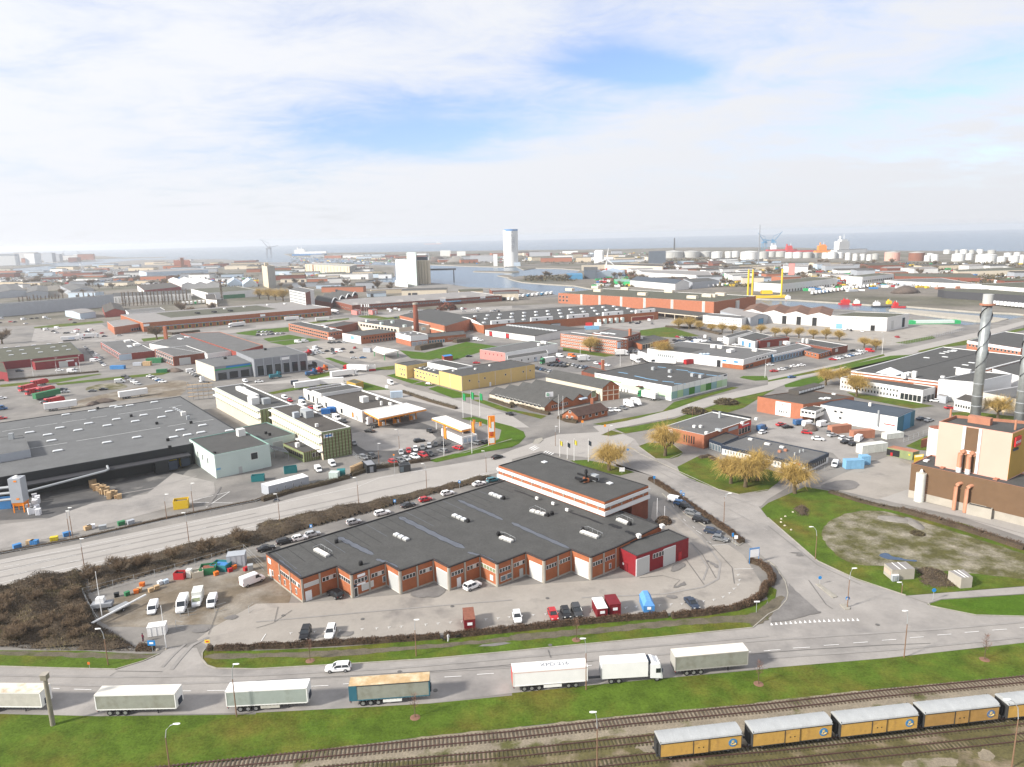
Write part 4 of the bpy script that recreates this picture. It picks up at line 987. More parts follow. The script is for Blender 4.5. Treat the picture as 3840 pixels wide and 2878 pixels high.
wins(YW,0,[(3.9,4.7)],10,.03,.97,.45);wins(YW,0,[(1.2,2.2)],3,.3,.62,.4);onroof(YW,'B1:1400,165 1440,172 1480,180 1520,190 1380,175 1420,182 1460,190 1500,198 1540,205',(1.2,1.2,.4),'skylight','skylight')
YB=B('yellow_head','x',None,'B1:1200,146 1300,168 1470,138',None,7.4,'cream_wall','roof_dark','roof_brown',.2,.3,0,parent=YEL,part='head_wall')
wins(YB,0,[(4.4,5.4)],3,.35,.95,.35);wins(YB,0,[(1.2,2.6)],2,.4,.9,.3);plate(YB,'sign_board',0,.2,5.6,.3,2.6,'sand_wall')
YC=B('yellow_upper','x',None,'B1:1480,135 1735,190 1860,165',None,8.4,'white_wall','roof_dark','coping_white',.2,.3,5.3,parent=YEL,part='upper_wall')
onroof(YEL,'B1:1705,208 1895,193 2020,163',(1.2,1.0,.8),'frame_white','roof_vent')
# ---------------------------------------------------------------- brick saw-tooth works, gable hall, cottage
SAW=gable('sawtooth_works','brick works with four parallel grey ridge roofs','building','B1:2018,408 B2:280,525 775,425','B2:280,572',rise=2.6,n=4,wall='sand_wall',gwall='brick',top='roof_dark')
wins(SAW,0,[(1.8,3.0)],12,.1,.95,.7);wins(SAW,1,[(1.2,2.6)],8,.12,.42,.7);plate(SAW,'shed_roof',1,.66,3.0,4.0,.5,['pale_blue_wall'],0,3.0);plate(SAW,'window',1,.90,3.6,3.2,3.4,['glass_green','frame_white'],.25)
q=at('B2:325,480',4.0);rb_=empty('roof_sign',(at('B2:325,480',SAW.h).x,at('B2:325,480',SAW.h).y,SAW.h+.2),.3,'white billboard with green ring on brick works roof','sign');MB().box(0,0,3.4,3.6,.3,2.2).build('board',['sign_white'],rb_);MB().cyl(0,0,-.4,2.4,.15).build('post',['steel'],rb_)
mb=MB();mb.tube([(-.9+.55*math.cos(t*PI/6),-.2,3.4+.55*math.sin(t*PI/6)) for t in range(13)],.12,5);mb.build('ring_mark',['flag_green'],rb_)
GH=gable('gable_hall','tall narrow brick hall with pale beams across its gable','building','B2:293,262 778,362 928,345','B2:780,472',rise=3.2,n=1,wall='sand_wall',gwall='brick',top='roof_dark')
for u in (.02,.33,.66,.98):plate(GH,'pilaster',1,u,GH.h/2+.3,.3,GH.h+(0 if u in (.02,.98) else 1.0),'sand_wall',0,.16)
for z in (.4,.75):band(GH,1,GH.h*z,GH.h*z+.3,'sand_wall',0,1,.14,'beam')
COT=gable('brick_cottage','small brick house with brown tile roof and white windows','house','B2:435,588 568,602 825,545','B2:570,655',rise=2.6,n=1,across=False,wall='brick',top='tile_roof',over=.4)
wins(COT,1,[(1.1,2.5)],4,.08,.95,.42,('glass_dark','frame_white'),.16);wins(COT,0,[(1.1,2.5)],2,.15,.8,.4,('glass_dark','frame_white'),.16);plate(COT,'window',0,.5,4.3,1.1,1.2,['glass_dark','frame_white'],.16)
q=at('B2:690,490',COT.h+2.0);MB().box(q.x-COT.c.x,q.y-COT.c.y,COT.h+2.9,1.1,1.1,2.4).build('chimney',['brick_pale'],COT.root)
# ---------------------------------------------------------------- green striped hall
GS=B('striped_hall','white hall with green and teal panel stripes and dark felt roof','building','B2:715,227 1378,346 1915,242','B2:1378,470',wall='white_panel',top='roof_dark',cop='roof_dark',par=.25)
cols=[('pane_teal',(.26,.42,.40)),('pane_green',(.36,.52,.30)),('pane_teal2',(.24,.40,.42)),('pane_dark',(.05,.19,.03)),('pane_teal3',(.28,.43,.45)),('pane_green2',(.33,.52,.27)),('pane_dark',None),('pane_teal2',None),('pane_green',None),('pane_pale',(.45,.60,.42))]
for k,(nm,c) in enumerate(cols):
 if c and nm not in MAT:mat(nm,c,.6)
 plate(GS,'colour_panel',1,(k+.5)/10,GS.h*.36,edge(GS,1)[2]/10-.15,GS.h*.5,nm,0,.1)
pc=['pane_green','pane_pale','pane_green2','pane_pale','pane_pale','pane_green','pane_pale','pane_pale']
for k in range(8):plate(GS,'colour_panel',0,(k+.5)/8,GS.h*(.62 if k<3 else .38),edge(GS,0)[2]/8-.15,GS.h*(.12 if k<3 else .36),pc[k],0,.1)
for i,nn_ in ((0,9),(1,10)):
 for k in range(1,nn_):plate(GS,'joint',i,k/nn_,GS.h/2,.07,GS.h-.4,'grey_sheet',0,.06)
plate(GS,'sign_board',1,.96,GS.h*.9,2.6,.7,'sign_dark');plate(GS,'dock_canopy',0,.63,4.4,3.0,.4,'rust_bar',0,3.0)
for u in (.33,.37,.41,.45):plate(GS,'cooler',0,u,.8,.9,1.4,'frame_white',0,1.2)
wins(GS,0,[(GS.h-1.7,GS.h-.7)],3,.05,.10,.7)
onroof(GS,'B2:1220,190 1365,212 1560,245 1630,258',(1.6,1.6,1.6),'galvanised','roof_vent');onroof(GS,'B2:1365,260',(2.0,1.0,.4),'skylight','skylight')
for s in ('B2:920,218 1000,230','B2:1060,250 1150,270','B2:1150,272 1260,290','B2:1300,296 1400,305','B2:1420,195 1520,205','B2:1520,215 1660,235','B2:1680,240 1800,252','B2:1260,172 1330,180','B2:1400,318 1500,320'):
 a,c=[at(p,GS.h) for p in px(s)];d=(c-a).normalized();MB().slab((a.x-GS.c.x,a.y-GS.c.y),(c.x-GS.c.x,c.y-GS.c.y),GS.h-.26,GS.h-.22,(-d.y,d.x),-.5,.5).build('roof_patch',['container_pale_blue'],GS.root)
q=at('B2:785,205',0);r=empty('brick_stack',(at('B2:785,215',3).x,at('B2:785,215',3).y,0),.2,'short brick chimney behind striped hall','chimney');MB().box(0,0,4.8,1.4,1.4,9.6).build('shaft',['brick_pale'],r);MB().box(0,0,9.7,1.6,1.6,.3).build('cap',['concrete'],r)
B('rear_annex','low dark-roofed annex between gable hall and striped hall','building','B2:600,215 780,262 850,215',None,4.5,'brick_dark','roof_brown',None,.2)
# ---------------------------------------------------------------- brick showroom and black trimmed office
SR=B('brick_showroom','flat-roofed brick showroom with slit windows and red shop sign','building','B2:1315,690 1660,766 2140,642','B2:1660,886',wall='brick_pale',top='roof_mid',cop='coping_white',par=.3)
for k in range(5):plate(SR,'slit_window',0,.52+k*.06,SR.h*.46,.5,SR.h*.55,['glass_dark','rust_bar'],.08)
for k in range(4):plate(SR,'letter_row',0,.17,SR.h*.86-k*.55,1.9,.25,'sign_white')
plate(SR,'sign_board',1,.86,SR.h*.72,edge(SR,1)[2]*.26,1.6,'sign_red',0,.3);plate(SR,'sign_text',1,.86,SR.h*.76,edge(SR,1)[2]*.16,.4,'sign_white',0,.36);plate(SR,'wall_panel',1,.6,SR.h*.75,edge(SR,1)[2]*.2,1.2,'grey_sheet',0,.1)
wins(SR,1,[(.6,3.0)],4,.72,.98,.8);onroof(SR,'B2:1575,690 1630,690 1990,660 2110,625 1680,745',(1.0,1.0,.9),'frame_white','roof_vent');onroof(SR,'B2:1785,720',(2.4,1.2,.8),'galvanised','air_unit');onroof(SR,'B2:1795,590',(.8,.8,2.6),'galvanised','flue')
band(SR,2,SR.h-.2,SR.h+.8,'dark_wall',0,1,.1,'fascia')
LO=B('trimmed_office','low white office with black fascia and square windows','building','B2:1815,850 B3:325,1012 552,924','B3:330,1100',wall='white_wall',top='roof_mid',cop='sign_dark',par=.25)
for i in (0,1):band(LO,i,LO.h*.62,LO.h-.02,'sign_dark',0,1,.12,'fascia')
wins(LO,0,[(LO.h*.22,LO.h*.58)],26,.03,.97,.6,('glass_blue','frame_white'),.1,skip=(19,20));wins(LO,1,[(LO.h*.2,LO.h*.6)],9,.1,.9,.7,('glass_dark','sign_dark'),.08);plate(LO,'door',0,.75,1.2,1.4,2.3,['glass_dark','frame_white'],.12)
plate(LO,'sign_board',0,.90,LO.h*.8,3.6,.7,'sign_white',0,.2);plate(LO,'sign_mark',0,.92,LO.h*.8,1.8,.6,'sign_red',0,.26)
onroof(LO,'B2:2060,800 2200,840 B3:120,868 0,842',(1.4,1.0,.6),'frame_white','roof_vent');onroof(LO,'B3:100,905 152,895',(1.0,.8,.8),'corten','roof_vent');onroof(LO,'B3:232,928 275,905 305,900',(.4,.4,1.0),'galvanised','flue')
EN=B('entrance_link','glazed dark entrance link joining brick showroom to low office','building','B2:1702,802 1815,840 1960,775',None,3.6,'sign_dark','roof_brown',None,.15)
wins(EN,0,[(.2,2.5)],4,.05,.95,.8,('glass_blue','frame_white'),.08)
# ---------------------------------------------------------------- garage row, teal hall, office complex
GA=B('garage_hall','pale brick garage with clerestory on flat roof','building','B3:-90,432 305,500 745,436',None,6.8,'brick_pale','roof_brown','rust_bar',.25)
plate(GA,'white_bay',0,.58,3.2,7.0,6.0,['white_wall'],0,.12);wins(GA,0,[(1.5,2.6)],4,.48,.68,.6);plate(GA,'mark',0,.56,5.0,.5,.5,'sign_red',0,.2)
a,c=[at(p,7) for p in px('B3:265,412 485,352')];d=(c-a).normalized();mb=MB();mb.slab((a.x-GA.c.x,a.y-GA.c.y),(c.x-GA.c.x,c.y-GA.c.y),6.5,8.3,(-d.y,d.x),0,5);mb.build('clerestory',['roof_brown'],GA.root)
for k in range(9):
 q=a.lerp(c,(k+.5)/9);MB().box(q.x-GA.c.x+d.y*.06,q.y-GA.c.y-d.x*.06,7.7,2.0,.1,.9,math.atan2(d.y,d.x)).build('clerestory_pane',['skylight'],GA.root)
onroof(GA,'B3:470,450 515,445',(2.6,1.6,.5),**SKY);onroof(GA,'B3:570,410',(1.6,1.0,.6),'frame_white','roof_vent')
BO=B('bay_office','small upper bay office on posts at garage corner','building','B3:283,540 412,560 448,520',None,5.6,'white_wall','roof_dark',None,.15,.2,2.6)
wins(BO,0,[(4.0,5.0)],4,.03,.97,.85);wins(BO,1,[(4.0,5.0)],2,.03,.97,.85)
for u in (.05,.95):
 a,d,ln,n=edge(BO,0);p=a+d*(u*ln)-n*.3;MB().cyl(p.x,p.y,0,2.7,.15).build('post',['concrete'],BO.root)
TE=B('teal_hall','stained white hall with teal end wall and blue-grey roof','building','B3:455,502 1122,612 1296,552','B3:1122,752',wall='white_wall',top='roof_blue',cop='sign_dark',par=.15)
band(TE,1,0,TE.h-.1,'teal_wall',0,1.0,.08,'cladding');band(TE,1,.02,TE.h-.12,'blue_wall',.35,.75,.12,'cladding')
for u,z in ((.06,.72),(.21,.72),(.29,.72),(.28,.35)):plate(TE,'window',0,u,TE.h*z,1.2,1.0,['glass_dark','frame_white'],.08)
plate(TE,'roller_door',0,.66,2.0,5.0,3.8,['white_panel','grey_sheet'],.1);a,d,ln,n=edge(TE,0);p=a+d*(ln*.77)+n*.5;MB().cyl(p.x,p.y,1.8,TE.h+1.6,.35,n=10).build('flue',['galvanised'],TE.root);onroof(TE,'B3:882,500',(.9,.9,1.4),'canopy_white','roof_vent')
for k in range(3):plate(TE,'letter_row',0,.86+k*.045,3.0,1.4,.35,'sign_red')
CX=B('production_hall','huge dark flat-roofed hall with thin roof seams','building','B3:720,212 1472,300 2300,88 1512,2',None,8.5,'brick','roof_dark','coping_white',.3,.5,square=0)
for i in (0,1):band(CX,i,CX.h-1.9,CX.h-1.3,'white_panel',0,1,.15,'band');band(CX,i,CX.h-.5,CX.h-.02,'white_panel',0,1,.18,'band')
onroof(CX,'B3:1505,60 1540,48 1575,40 1610,32 1705,160 1600,40 1635,183 1760,140 1370,97 1530,90',(3.0,1.2,.35),**SKY);onroof(CX,'B3:1200,245 1175,255 1220,240',(2.0,1.8,2.2),'frame_white','air_unit');onroof(CX,'B3:1265,240',(1.8,1.8,3.0),'frame_white','air_unit');onroof(CX,'B3:1690,220',(6.0,2.6,3.0),'frame_white','air_unit');onroof(CX,'B3:1510,262 1710,255',(1.6,1.6,.8),'frame_white','roof_vent')
P_=[at(p,8.6) for p in px('B3:930,222 1100,250 1180,225 1020,188')];ap=sum(P_,Vector())/4+Vector((0,0,2.4));cc_=CX.c
mb=MB()
for k in range(4):mb.face([(P_[k].x-cc_.x,P_[k].y-cc_.y,8.4),(P_[(k+1)%4].x-cc_.x,P_[(k+1)%4].y-cc_.y,8.4),(ap.x-cc_.x,ap.y-cc_.y,ap.z)])
mb.build('pyramid_rooflight',['skylight'],CX.root)
for s in ('B3:1040,255 1800,60','B3:900,200 1300,270'):
 a,c=[at(p,8.25) for p in px(s)];d=(c-a).normalized();MB().slab((a.x-cc_.x,a.y-cc_.y),(c.x-cc_.x,c.y-cc_.y),8.2,8.3,(-d.y,d.x),-.12,.12).build('roof_seam',['roof_stain'],CX.root)
WO=B('white_office','two-storey white office with small square windows and glass corner','building','B3:628,268 1340,378 1438,346','B3:1342,490',wall='white_wall',top='roof_dark',cop='white_wall',par=.3)
wins(WO,0,[(WO.h*.56,WO.h*.74),(WO.h*.16,WO.h*.36)],19,.01,.73,.45,('glass_dark','white_panel'),.03);wins(WO,0,[(.3,WO.h*.55)],5,.75,.99,.94,('glass_dark','frame_white'),.08);wins(WO,1,[(.3,WO.h*.5)],3,.05,.9,.9)
WH=B('white_hall','tall plain white hall behind tree and chimney','building','B3:1475,282 1780,308 2112,236','B3:1478,462',bi=0,wall='white_panel',top='roof_dark',cop='coping_white',par=.3,square=0)
plate(WH,'gate_door',0,.55,2.0,4.0,4.0,['blind','grey_sheet'],.08);B('lean_to','small grey sheet lean-to against tall white hall','shed','B3:1462,420 1540,435 1560,420',None,3.2,'grey_sheet','roof_pale',None,.1)
SW=B('low_white_office','low white office with window row by chimney foot','building','B3:1612,455 1790,490 1880,440',None,4.6,'white_wall','roof_brown',None,.2);wins(SW,0,[(1.4,2.7)],6,.05,.8,.8)
BB=B('banded_hall','brick hall with white bands behind the two chimneys','building','A3:1722,1100 2185,1170 2500,1080',None,7.0,'brick_pale','roof_dark','coping_white',.3,square=0);wins(BB,0,[(3.6,5.0)],14,.03,.97,.6);band(BB,0,5.2,6.9,'white_panel',0,1,.12,'band')
B('cream_hall','cream banded hall behind bare tree and chimneys','building','B3:1840,395 2212,468 2600,400',None,6.5,'sand_wall','roof_mid','coping_white',.3,square=0)
B('ribbed_roof_hall','dark roofed hall with row of small skylights and pale parapet','building','A3:1890,1330 2212,1230 2600,1300 2212,1420',None,8.0,'white_panel','roof_dark','coping_white',.3,square=0)
# ---------------------------------------------------------------- heating plant
ph_=hgt('C3:1215,150','B3:1240,1012')
PL=B('heating_plant','brown sheet-clad power plant with tall salmon boiler block','power plant','B3:1410,935 1240,1012 2400,1262',None,ph_,'brown_sheet','roof_dark','corten',.25,.3,square=0)
band(PL,1,0,ph_*.22,'concrete',0,1,.12,'plinth');band(PL,0,0,ph_*.22,'concrete',0,1,.12,'plinth')
uh=ph_+0
lo_,hi_=ph_,60.0
bb=at('B3:2068,1152',ph_)
for _ in range(40):
 m_=(lo_+hi_)/2
 if proj((bb.x,bb.y,m_))[1]>px('B3:2115,752')[0][1]:lo_=m_
 else:hi_=m_
uh=lo_
UB=B('x','x',None,'B3:1480,648 2115,752 2350,655 1620,592',None,uh,'salmon_wall','roof_dark','corten',.8,.35,ph_-.3,square=0,parent=PL,part='boiler_wall')
band(UB,1,ph_,uh-.1,'ochre_wall',0,1,.06,'shaded_side')  # side away from the sun: its shade is put into the wall colour
MH=uh-ph_
band(UB,0,ph_+MH*.47,uh-.3,'brown_sheet',.38,.575,.1,'recess_panel');band(UB,0,ph_+.1,ph_+MH*.40,'brown_sheet',.38,.575,.1,'recess_panel')
for u in (.37,.585):band(UB,0,ph_,uh-.2,'white_wall',u-.02,u+.02,.25,'pilaster')
band(UB,0,ph_+MH*.40,ph_+MH*.47,'white_wall',.38,.575,.25,'beam')
a,d,ln,n=edge(UB,0)
for u in (.365,.49):
 p=a+d*(u*ln)+n*1.3;w_=a+d*((u+.05)*ln)-n*.2
 hgt_=MH*.36
 MB().tube([(*p,ph_-.2),(*p,ph_+hgt_)]+[(*(p.lerp(w_,(1-math.cos(t))*.5)),ph_+hgt_+1.1*math.sin(t)) for t in (.5,1.0,1.6,2.2,2.8)],.62,10).build('flue_pipe',['pipe_salmon'],PL.root,True)
 MB().cyl(p.x,p.y,ph_-.25,ph_+1.2,.66,n=12).build('pipe_collar',['frame_white'],PL.root)
a,d,ln,n=edge(PL,1)
lnv=(at('C3:1600,265')-at('C3:1215,150')).length/ln
for q_ in ('C3:1603,262','C3:1697,285'):
 g=at(q_);p=Vector((g.x-PL.c.x,g.y-PL.c.y));w_=p+d*1.6-n*3.0
 MB().tube([(*p,.1),(*p,ph_*.66)]+[(*(p.lerp(w_,(1-math.cos(t))*.5)),ph_*.66+1.0*math.sin(t)) for t in (.5,1.0,1.6,2.2,2.8)],.5,10).build('flue_pipe',['pipe_salmon'],PL.root,True)
onroof(PL,'B3:1370,985',(1.8,1.2,.4),'skylight','skylight');onroof(PL,'B3:1510,1045 1970,1145',(1.8,1.0,.3),'corten','hatch')
q=at('B3:1830,665',uh-.8);MB().box(q.x-PL.c.x,q.y-PL.c.y,uh+.2,5.6,2.2,2.0,math.atan2(edge(UB,0)[1].y,edge(UB,0)[1].x)).build('roof_house',['corten'],PL.root)
for s in ('B3:1575,620','B3:2135,720'):
 q=at(s,uh-.8);MB().cyl(q.x-PL.c.x,q.y-PL.c.y,uh-.8,uh+2.0,.28,n=8).build('vent_pipe',['pipe_salmon'],PL.root)
rz_=math.atan2(edge(UB,1)[1].y,edge(UB,1)[1].x)
a,d,ln,n=edge(UB,1)
p=a+d*3.0+n*.35;MB().box(p.x,p.y,uh-2.6,3.6,.4,2.6,rz_).build('sign_board',['sign_red'],PL.root)
o=link('lettering',text_mesh('e·on',1.7,'sign_white'),PL.root,tuple(a+d*3.0+n*.60)+(uh-2.6,));X=Vector((-n.y,n.x,0));o.rotation_euler=Matrix((X,Vector((0,0,1)),Vector((n.x,n.y,0)))).transposed().to_euler()
p=a+d*2.6+n*.3;MB().box(p.x,p.y,uh-4.8,2.8,.3,.55,rz_).build('louvre',['sign_dark'],PL.root)
# low concrete box at the plant foot
B('concrete_bunker','low concrete box against brown plant wall','bunker','C3:1720,210 1935,258 1945,240 1745,195','C3:1925,345',wall='concrete',top='roof_dark',par=.1,square=0)
q=at('B3:1303,1335');sh_=hgt('B3:1303,1335','B3:1330,1095')
r=empty('plant_silo',tuple(q),0,'pale concrete silo standing by brown plant wall','silo');rr=(at('B3:1345,1330')-at('B3:1265,1330')).length/2
MB().cyl(0,0,0,sh_,rr,n=24).build('shell',['container_white'],r,False);MB().cyl(0,0,sh_,sh_+.5,rr*.9,rr*.3,24).build('cap',['concrete'],r);MB().cyl(0,0,sh_+.4,sh_+1.2,.5,.2,10).build('vent',['frame_white'],r)
for k in range(14):MB().box(rr*.85,-rr*.6,.6+k*(sh_-1)/14,.6,.08,.06,-.6).build('ladder_rung',['corten'],r)
q=at('C3:1400,180');r=empty('pipe_post',tuple(q),0,'short blue pipe post by plant silo','pipe');MB().cyl(0,0,0,6,.3).build('pipe',['teal_wall'],r);MB().cyl(0,0,6,6.3,.42).build('flange',['galvanised'],r)
q=at('B3:1440,945');th_=hgt('B3:1440,945','B3:1440,700');rr=(at('B3:1505,945')-at('B3:1370,945')).length/2
r=empty('storage_tank',tuple(q),0,'big white round tank behind salmon boiler block','tank');MB().cyl(0,0,0,th_,rr,n=32).build('shell',['tank_white'],r);MB().cyl(0,0,th_,th_+.6,rr,.5,32).build('lid',['rust_lid'],r)
# two spiral-finned chimneys
def stack(s0,top_px,label,rad):
 q=at(s0);H_=hgt(s0,top_px);r=empty('steel_chimney',tuple(q),0,label,'chimney','steel chimneys of the plant')
 MB().cyl(0,0,0,H_*.925,rad*1.08,rad,20,cap=True).build('shaft',['chimney_metal'],r,True)
 MB().cyl(0,0,H_*.925,H_,rad*1.05,n=20).build('head',['tank_grey'],r);MB().cyl(0,0,H_*.915,H_*.927,rad*1.55,n=20).build('head_ring',['corten'],r)
 MB().cyl(0,0,0,2.2,rad*1.75,rad*1.08,20).build('foot',['galvanised'],r)
 for ph0 in (0,PI):
  mb=MB();n=90
  for k in range(n):
   t0,t1=k/n,(k+1)/n;a0,a1=ph0+t0*10.5,ph0+t1*10.5
   z0_,z1_=H_*(.42+.49*t0),H_*(.42+.49*t1);R0,R1=rad*.98,rad*1.28
   mb.face([(R0*math.cos(a0),R0*math.sin(a0),z0_),(R1*math.cos(a0),R1*math.sin(a0),z0_),(R1*math.cos(a1),R1*math.sin(a1),z1_),(R0*math.cos(a1),R0*math.sin(a1),z1_)])
   mb.face([(R1*math.cos(a0),R1*math.sin(a0),z0_),(R1*math.cos(a0),R1*math.sin(a0),z0_+.16),(R1*math.cos(a1),R1*math.sin(a1),z1_+.16),(R1*math.cos(a1),R1*math.sin(a1),z1_)])
  mb.build('spiral_fin',['dark_steel'],r)
 for z in (.12,.2,.3):MB().cyl(0,0,H_*z,H_*z+.25,rad*1.12,n=20).build('band',['galvanised'],r)
stack('B3:1785,640','A3:1895,700','spiral-finned steel chimney rising behind left boiler roof vent'.replace('left ',''),1.75)
stack('B3:2165,690','A3:2275,800','spiral-finned steel chimney rising by the cream banded hall',1.75)
# ---------------------------------------------------------------- small sheds
CS=B('open_shed','rusty roofed open shed with dark doorway and red barrel','shed','B3:1030,872 1252,915 1310,900 1085,856','B3:1250,985',wall='olive_panel',top='corten',cop='corten',par=.06,square=0)
plate(CS,'opening',0,.25,1.3,4.2,2.2,'vent_black');plate(CS,'barrel',0,.2,.8,.7,1.2,'plastic_red',0,.3);plate(CS,'mark',0,.88,1.8,.5,.5,'sign_yellow')
B('yellow_box_store','pale yellow box store beside rusty roofed shed','shed','B3:1262,960 1265,938 1345,930',None,2.4,'sign_yellow','sand_wall',None,.05)
B('brick_hut','small pale brick hut behind white round tank','hut','B3:1325,810 1330,800 1385,785',None,3,'brick_pale','roof_mid',None,.1)
for s,l in (('C3:1005,722 1075,778 1270,768 1190,705','graffiti-marked concrete hut with striped roof on vacant lot'),('C3:1560,785 1672,848 1770,840 1690,775','plain concrete hut beside brown bush on vacant lot')):
 b=B('concrete_hut',l,'hut',s,None,2.6,'concrete','roof_pale','roof_pale',.03,.1,square=0)
 for k in (.35,.62):
  A_=Vector(b.L[0]).lerp(Vector(b.L[3]),k);C_=Vector(b.L[1]).lerp(Vector(b.L[2]),k);d=(C_-A_).normalized();MB().slab(A_,C_,2.58,2.66,(-d.y,d.x),-.07,.07).build('roof_batten',['coping_white'],b.root)
 if 'graffiti' in l:
  for u in (.2,.45,.7):plate(b,'graffiti',0,u,1.4,.8,.7,'salmon_wall',0,.06)
b=B('transformer_box','small white utility box beside graffiti-marked hut','utility box','C3:1065,815 1080,830 1135,825 1120,808',None,1.5,'grey_sheet','sign_white','sign_white',.04,.06,square=0);plate(b,'door',1,.5,.7,.6,1.0,'galvanised')
b=B('pump_house','small olive roofed hut behind station shop','hut','B1:782,300 860,322 928,302',None,3.4,'ochre_wall','roof_green',None,.1);plate(b,'door',0,.5,1.1,1.0,2.0,'door_grey')
b=B('bin_shelter','dark sheet bin shelter beside station yard gate','shelter','B1:912,990 955,1030 1038,1018 1000,975',None,2.8,'dark_wall','grey_wall',None,.05,square=0);plate(b,'door',1,.5,1.2,1.2,2.0,'grey_wall')
b=B('bus_shelter','dark glass bus shelter by highway hedge','shelter','B1:1228,1008 1240,1030 1335,1018 1320,998',None,2.6,'glass_dark','dark_wall',None,.05,square=0)
plate(b,'advert',1,.2,1.2,1.2,1.8,'glass_blue')
b=B('site_cabin','long white portable cabin by highway hedge','cabin','B1:42,1185 105,1208 455,1122 400,1095','B1:100,1290',wall='grey_sheet',top='white_panel',cop='white_panel',par=.06,square=0);wins(b,1,[(1.0,2.2)],4,.1,.9,.2,('grey_wall','frame_white'),.06)
# ================================================================== middle distance
def dock(b,i,n,u0,u1,m='plastic_yellow'):
 for k in range(n):plate(b,'dock_door',i,u0+(u1-u0)*(k+.5)/n,2.0,2.8,3.4,['shutter_dark',m],.25,.3)
b=B('red_hall','low dark red hall with rows of small skylights','building','A0:-150,1302 720,1216 622,1115','A0:720,1280',wall='red_wall',top='roof_green',cop='roof_blue',par=.15)
onroof(b,'A0:50,1163 155,1153 292,1141 423,1130 527,1120 78,1192 187,1182 325,1170 458,1158 555,1150 97,1225 210,1214 350,1201 488,1188 593,1178',(3.0,1.4,.6),**SKY)
F2=B('x','x',None,'A0:275,1282 300,1292 680,1252 670,1240',None,5.0,'red_wall','roof_green',None,.1,square=0,parent=b,part='front_bay');plate(F2,'roller_door',1,.63,2.0,5.0,4.0,['blind','frame_white'],.12);plate(F2,'sign_board',1,.79,3.9,4.5,.9,'sign_white');plate(F2,'door',1,.92,1.2,1.2,2.2,'door_white')
B('red_corner_unit','dark red unit with olive roof beside low red hall','building','A0:-250,1330 62,1378 30,1290',None,5.5,'red_wall','roof_green',None,.1)
b=B('white_front_unit','brick unit with white gridded window wall and pale roof strips','building','A0:868,1115 1040,1218 1335,1188','A0:1045,1275',wall='brick_red',top='roof_mid',cop='coping_white',par=.25)
wins(b,0,[(.6,b.h-.9)],12,.05,.98,.7,('glass_blue','frame_white'),.2);plate(b,'white_bay',1,.13,2.2,8,4.2,['pale_blue_wall','frame_white'],.2);onroof(b,'A0:1120,1150',(9,2.4,.5),'skylight','skylight');onroof(b,'A0:1100,1105 1180,1135',(6,4,1.4),'frame_white','rooflight')
b=B('gridded_unit','brick unit with white gridded side and grey roller door','building','A0:1335,1172 1495,1238 1790,1206','A0:1500,1322',wall='brick_dark',top='roof_mid',cop='coping_white',par=.25)
wins(b,0,[(.6,b.h*.5),(b.h*.55,b.h-.7)],9,.05,.98,.7,('glass_blue','frame_white'),.2);plate(b,'roller_door',1,.33,2.4,7,4.6,['blind','frame_white'],.15)
b=B('grey_roof_works','grey roofed works with brick flue and white ridge lights','building','A0:1290,1128 1790,1215 2060,1180 1560,1040',None,6.2,'white_wall','roof_mid','coping_white',.25,square=0)
wins(b,1,[(1.5,3.2)],9,.05,.9,.8);onroof(b,'A0:1560,1085 1620,1070',(7,2,.6),'skylight','skylight');q=at('A0:1438,1110',4);MB().box(q.x-b.c.x,q.y-b.c.y,9,2.2,2.2,14).build('chimney',['brick_pale'],b.root)
B('long_grey_works','long grey roofed hall with bright ridge strip beside works','building','A0:1560,1038 2045,1200 A1:60,1140 A0:1900,1025',None,6.6,'brick_red','roof_mid','brick_pale',.25,square=0)
b=B('car_workshop','grey car workshop with dark glazed bay doors and beige side','building','A0:1688,1268 1850,1328 2225,1268','B0:1860,300',wall='grey_wall',top='roof_grey',cop='grey_wall',par=.2)
band(b,0,0,b.h-.1,'sand_wall',0,1,.06,'cladding');wins(b,1,[(.2,b.h*.55)],4,.03,.98,.8,('glass_dark','grey_wall'),.2);band(b,1,b.h*.72,b.h*.80,'flag_green',.0,1,.12,'stripe');band(b,1,b.h*.82,b.h*.93,'sign_blue',.24,.75,.12,'stripe');onroof(b,'A0:1945,1252',(1.6,1.4,1.2),'vent_black','roof_fan')
b=B('truck_workshop','tall grey workshop with five glazed folding doors','building','A0:2040,1196 2190,1262 A1:445,1212','A1:448,1362',bi=2,wall='grey_wall',top='roof_grey',cop='grey_wall',par=.2)
wins(b,1,[(.2,b.h*.62)],6,.03,.99,.78,('glass_dark','grey_sheet'),.25);plate(b,'sign_board',1,.57,b.h*.85,5.5,1.6,'sign_white');onroof(b,'A1:80,1175',(1.6,1.4,1.2),'vent_black','roof_fan')
for k in range(7):plate(b,'pilaster',1,.01+.98*k/6,b.h/2,.5,b.h-.4,'grey_sheet',0,.3)
b=B('parcel_terminal','long brick parcel terminal with yellow striped docks','building','A0:1040,878 1235,948 A1:632,812','A0:1240,1028',wall='brick',top='roof_pale',cop='coping_white',par=.3)
dock(b,1,26,.06,.97);band(b,1,3.9,4.3,'container_pale_blue',.05,.98,.3,'canopy_strip');onroof(b,'A0:1705,862 1850,852 1990,842',(9,3,1.6),'vent_black','air_unit');plate(b,'sign_board',1,.015,b.h*.72,5,2.2,'sign_white');plate(b,'sign_board',1,.60,b.h*.72,5,2.2,'sign_white')
onroof(b,'A0:1940,825 2110,808 A1:100,792 250,782 420,778',(4,2,1.2),'frame_white','roof_vent')
MB().face([(*(Vector(b.L[1]).lerp(Vector(b.L[2]),f).lerp(Vector(b.L[0]).lerp(Vector(b.L[3]),f),g)),b.h-.28) for f,g in ((.17,.3),(.75,.3),(.75,.92),(.17,.92))]).build('roof_felt',['roof_green'],b.root)
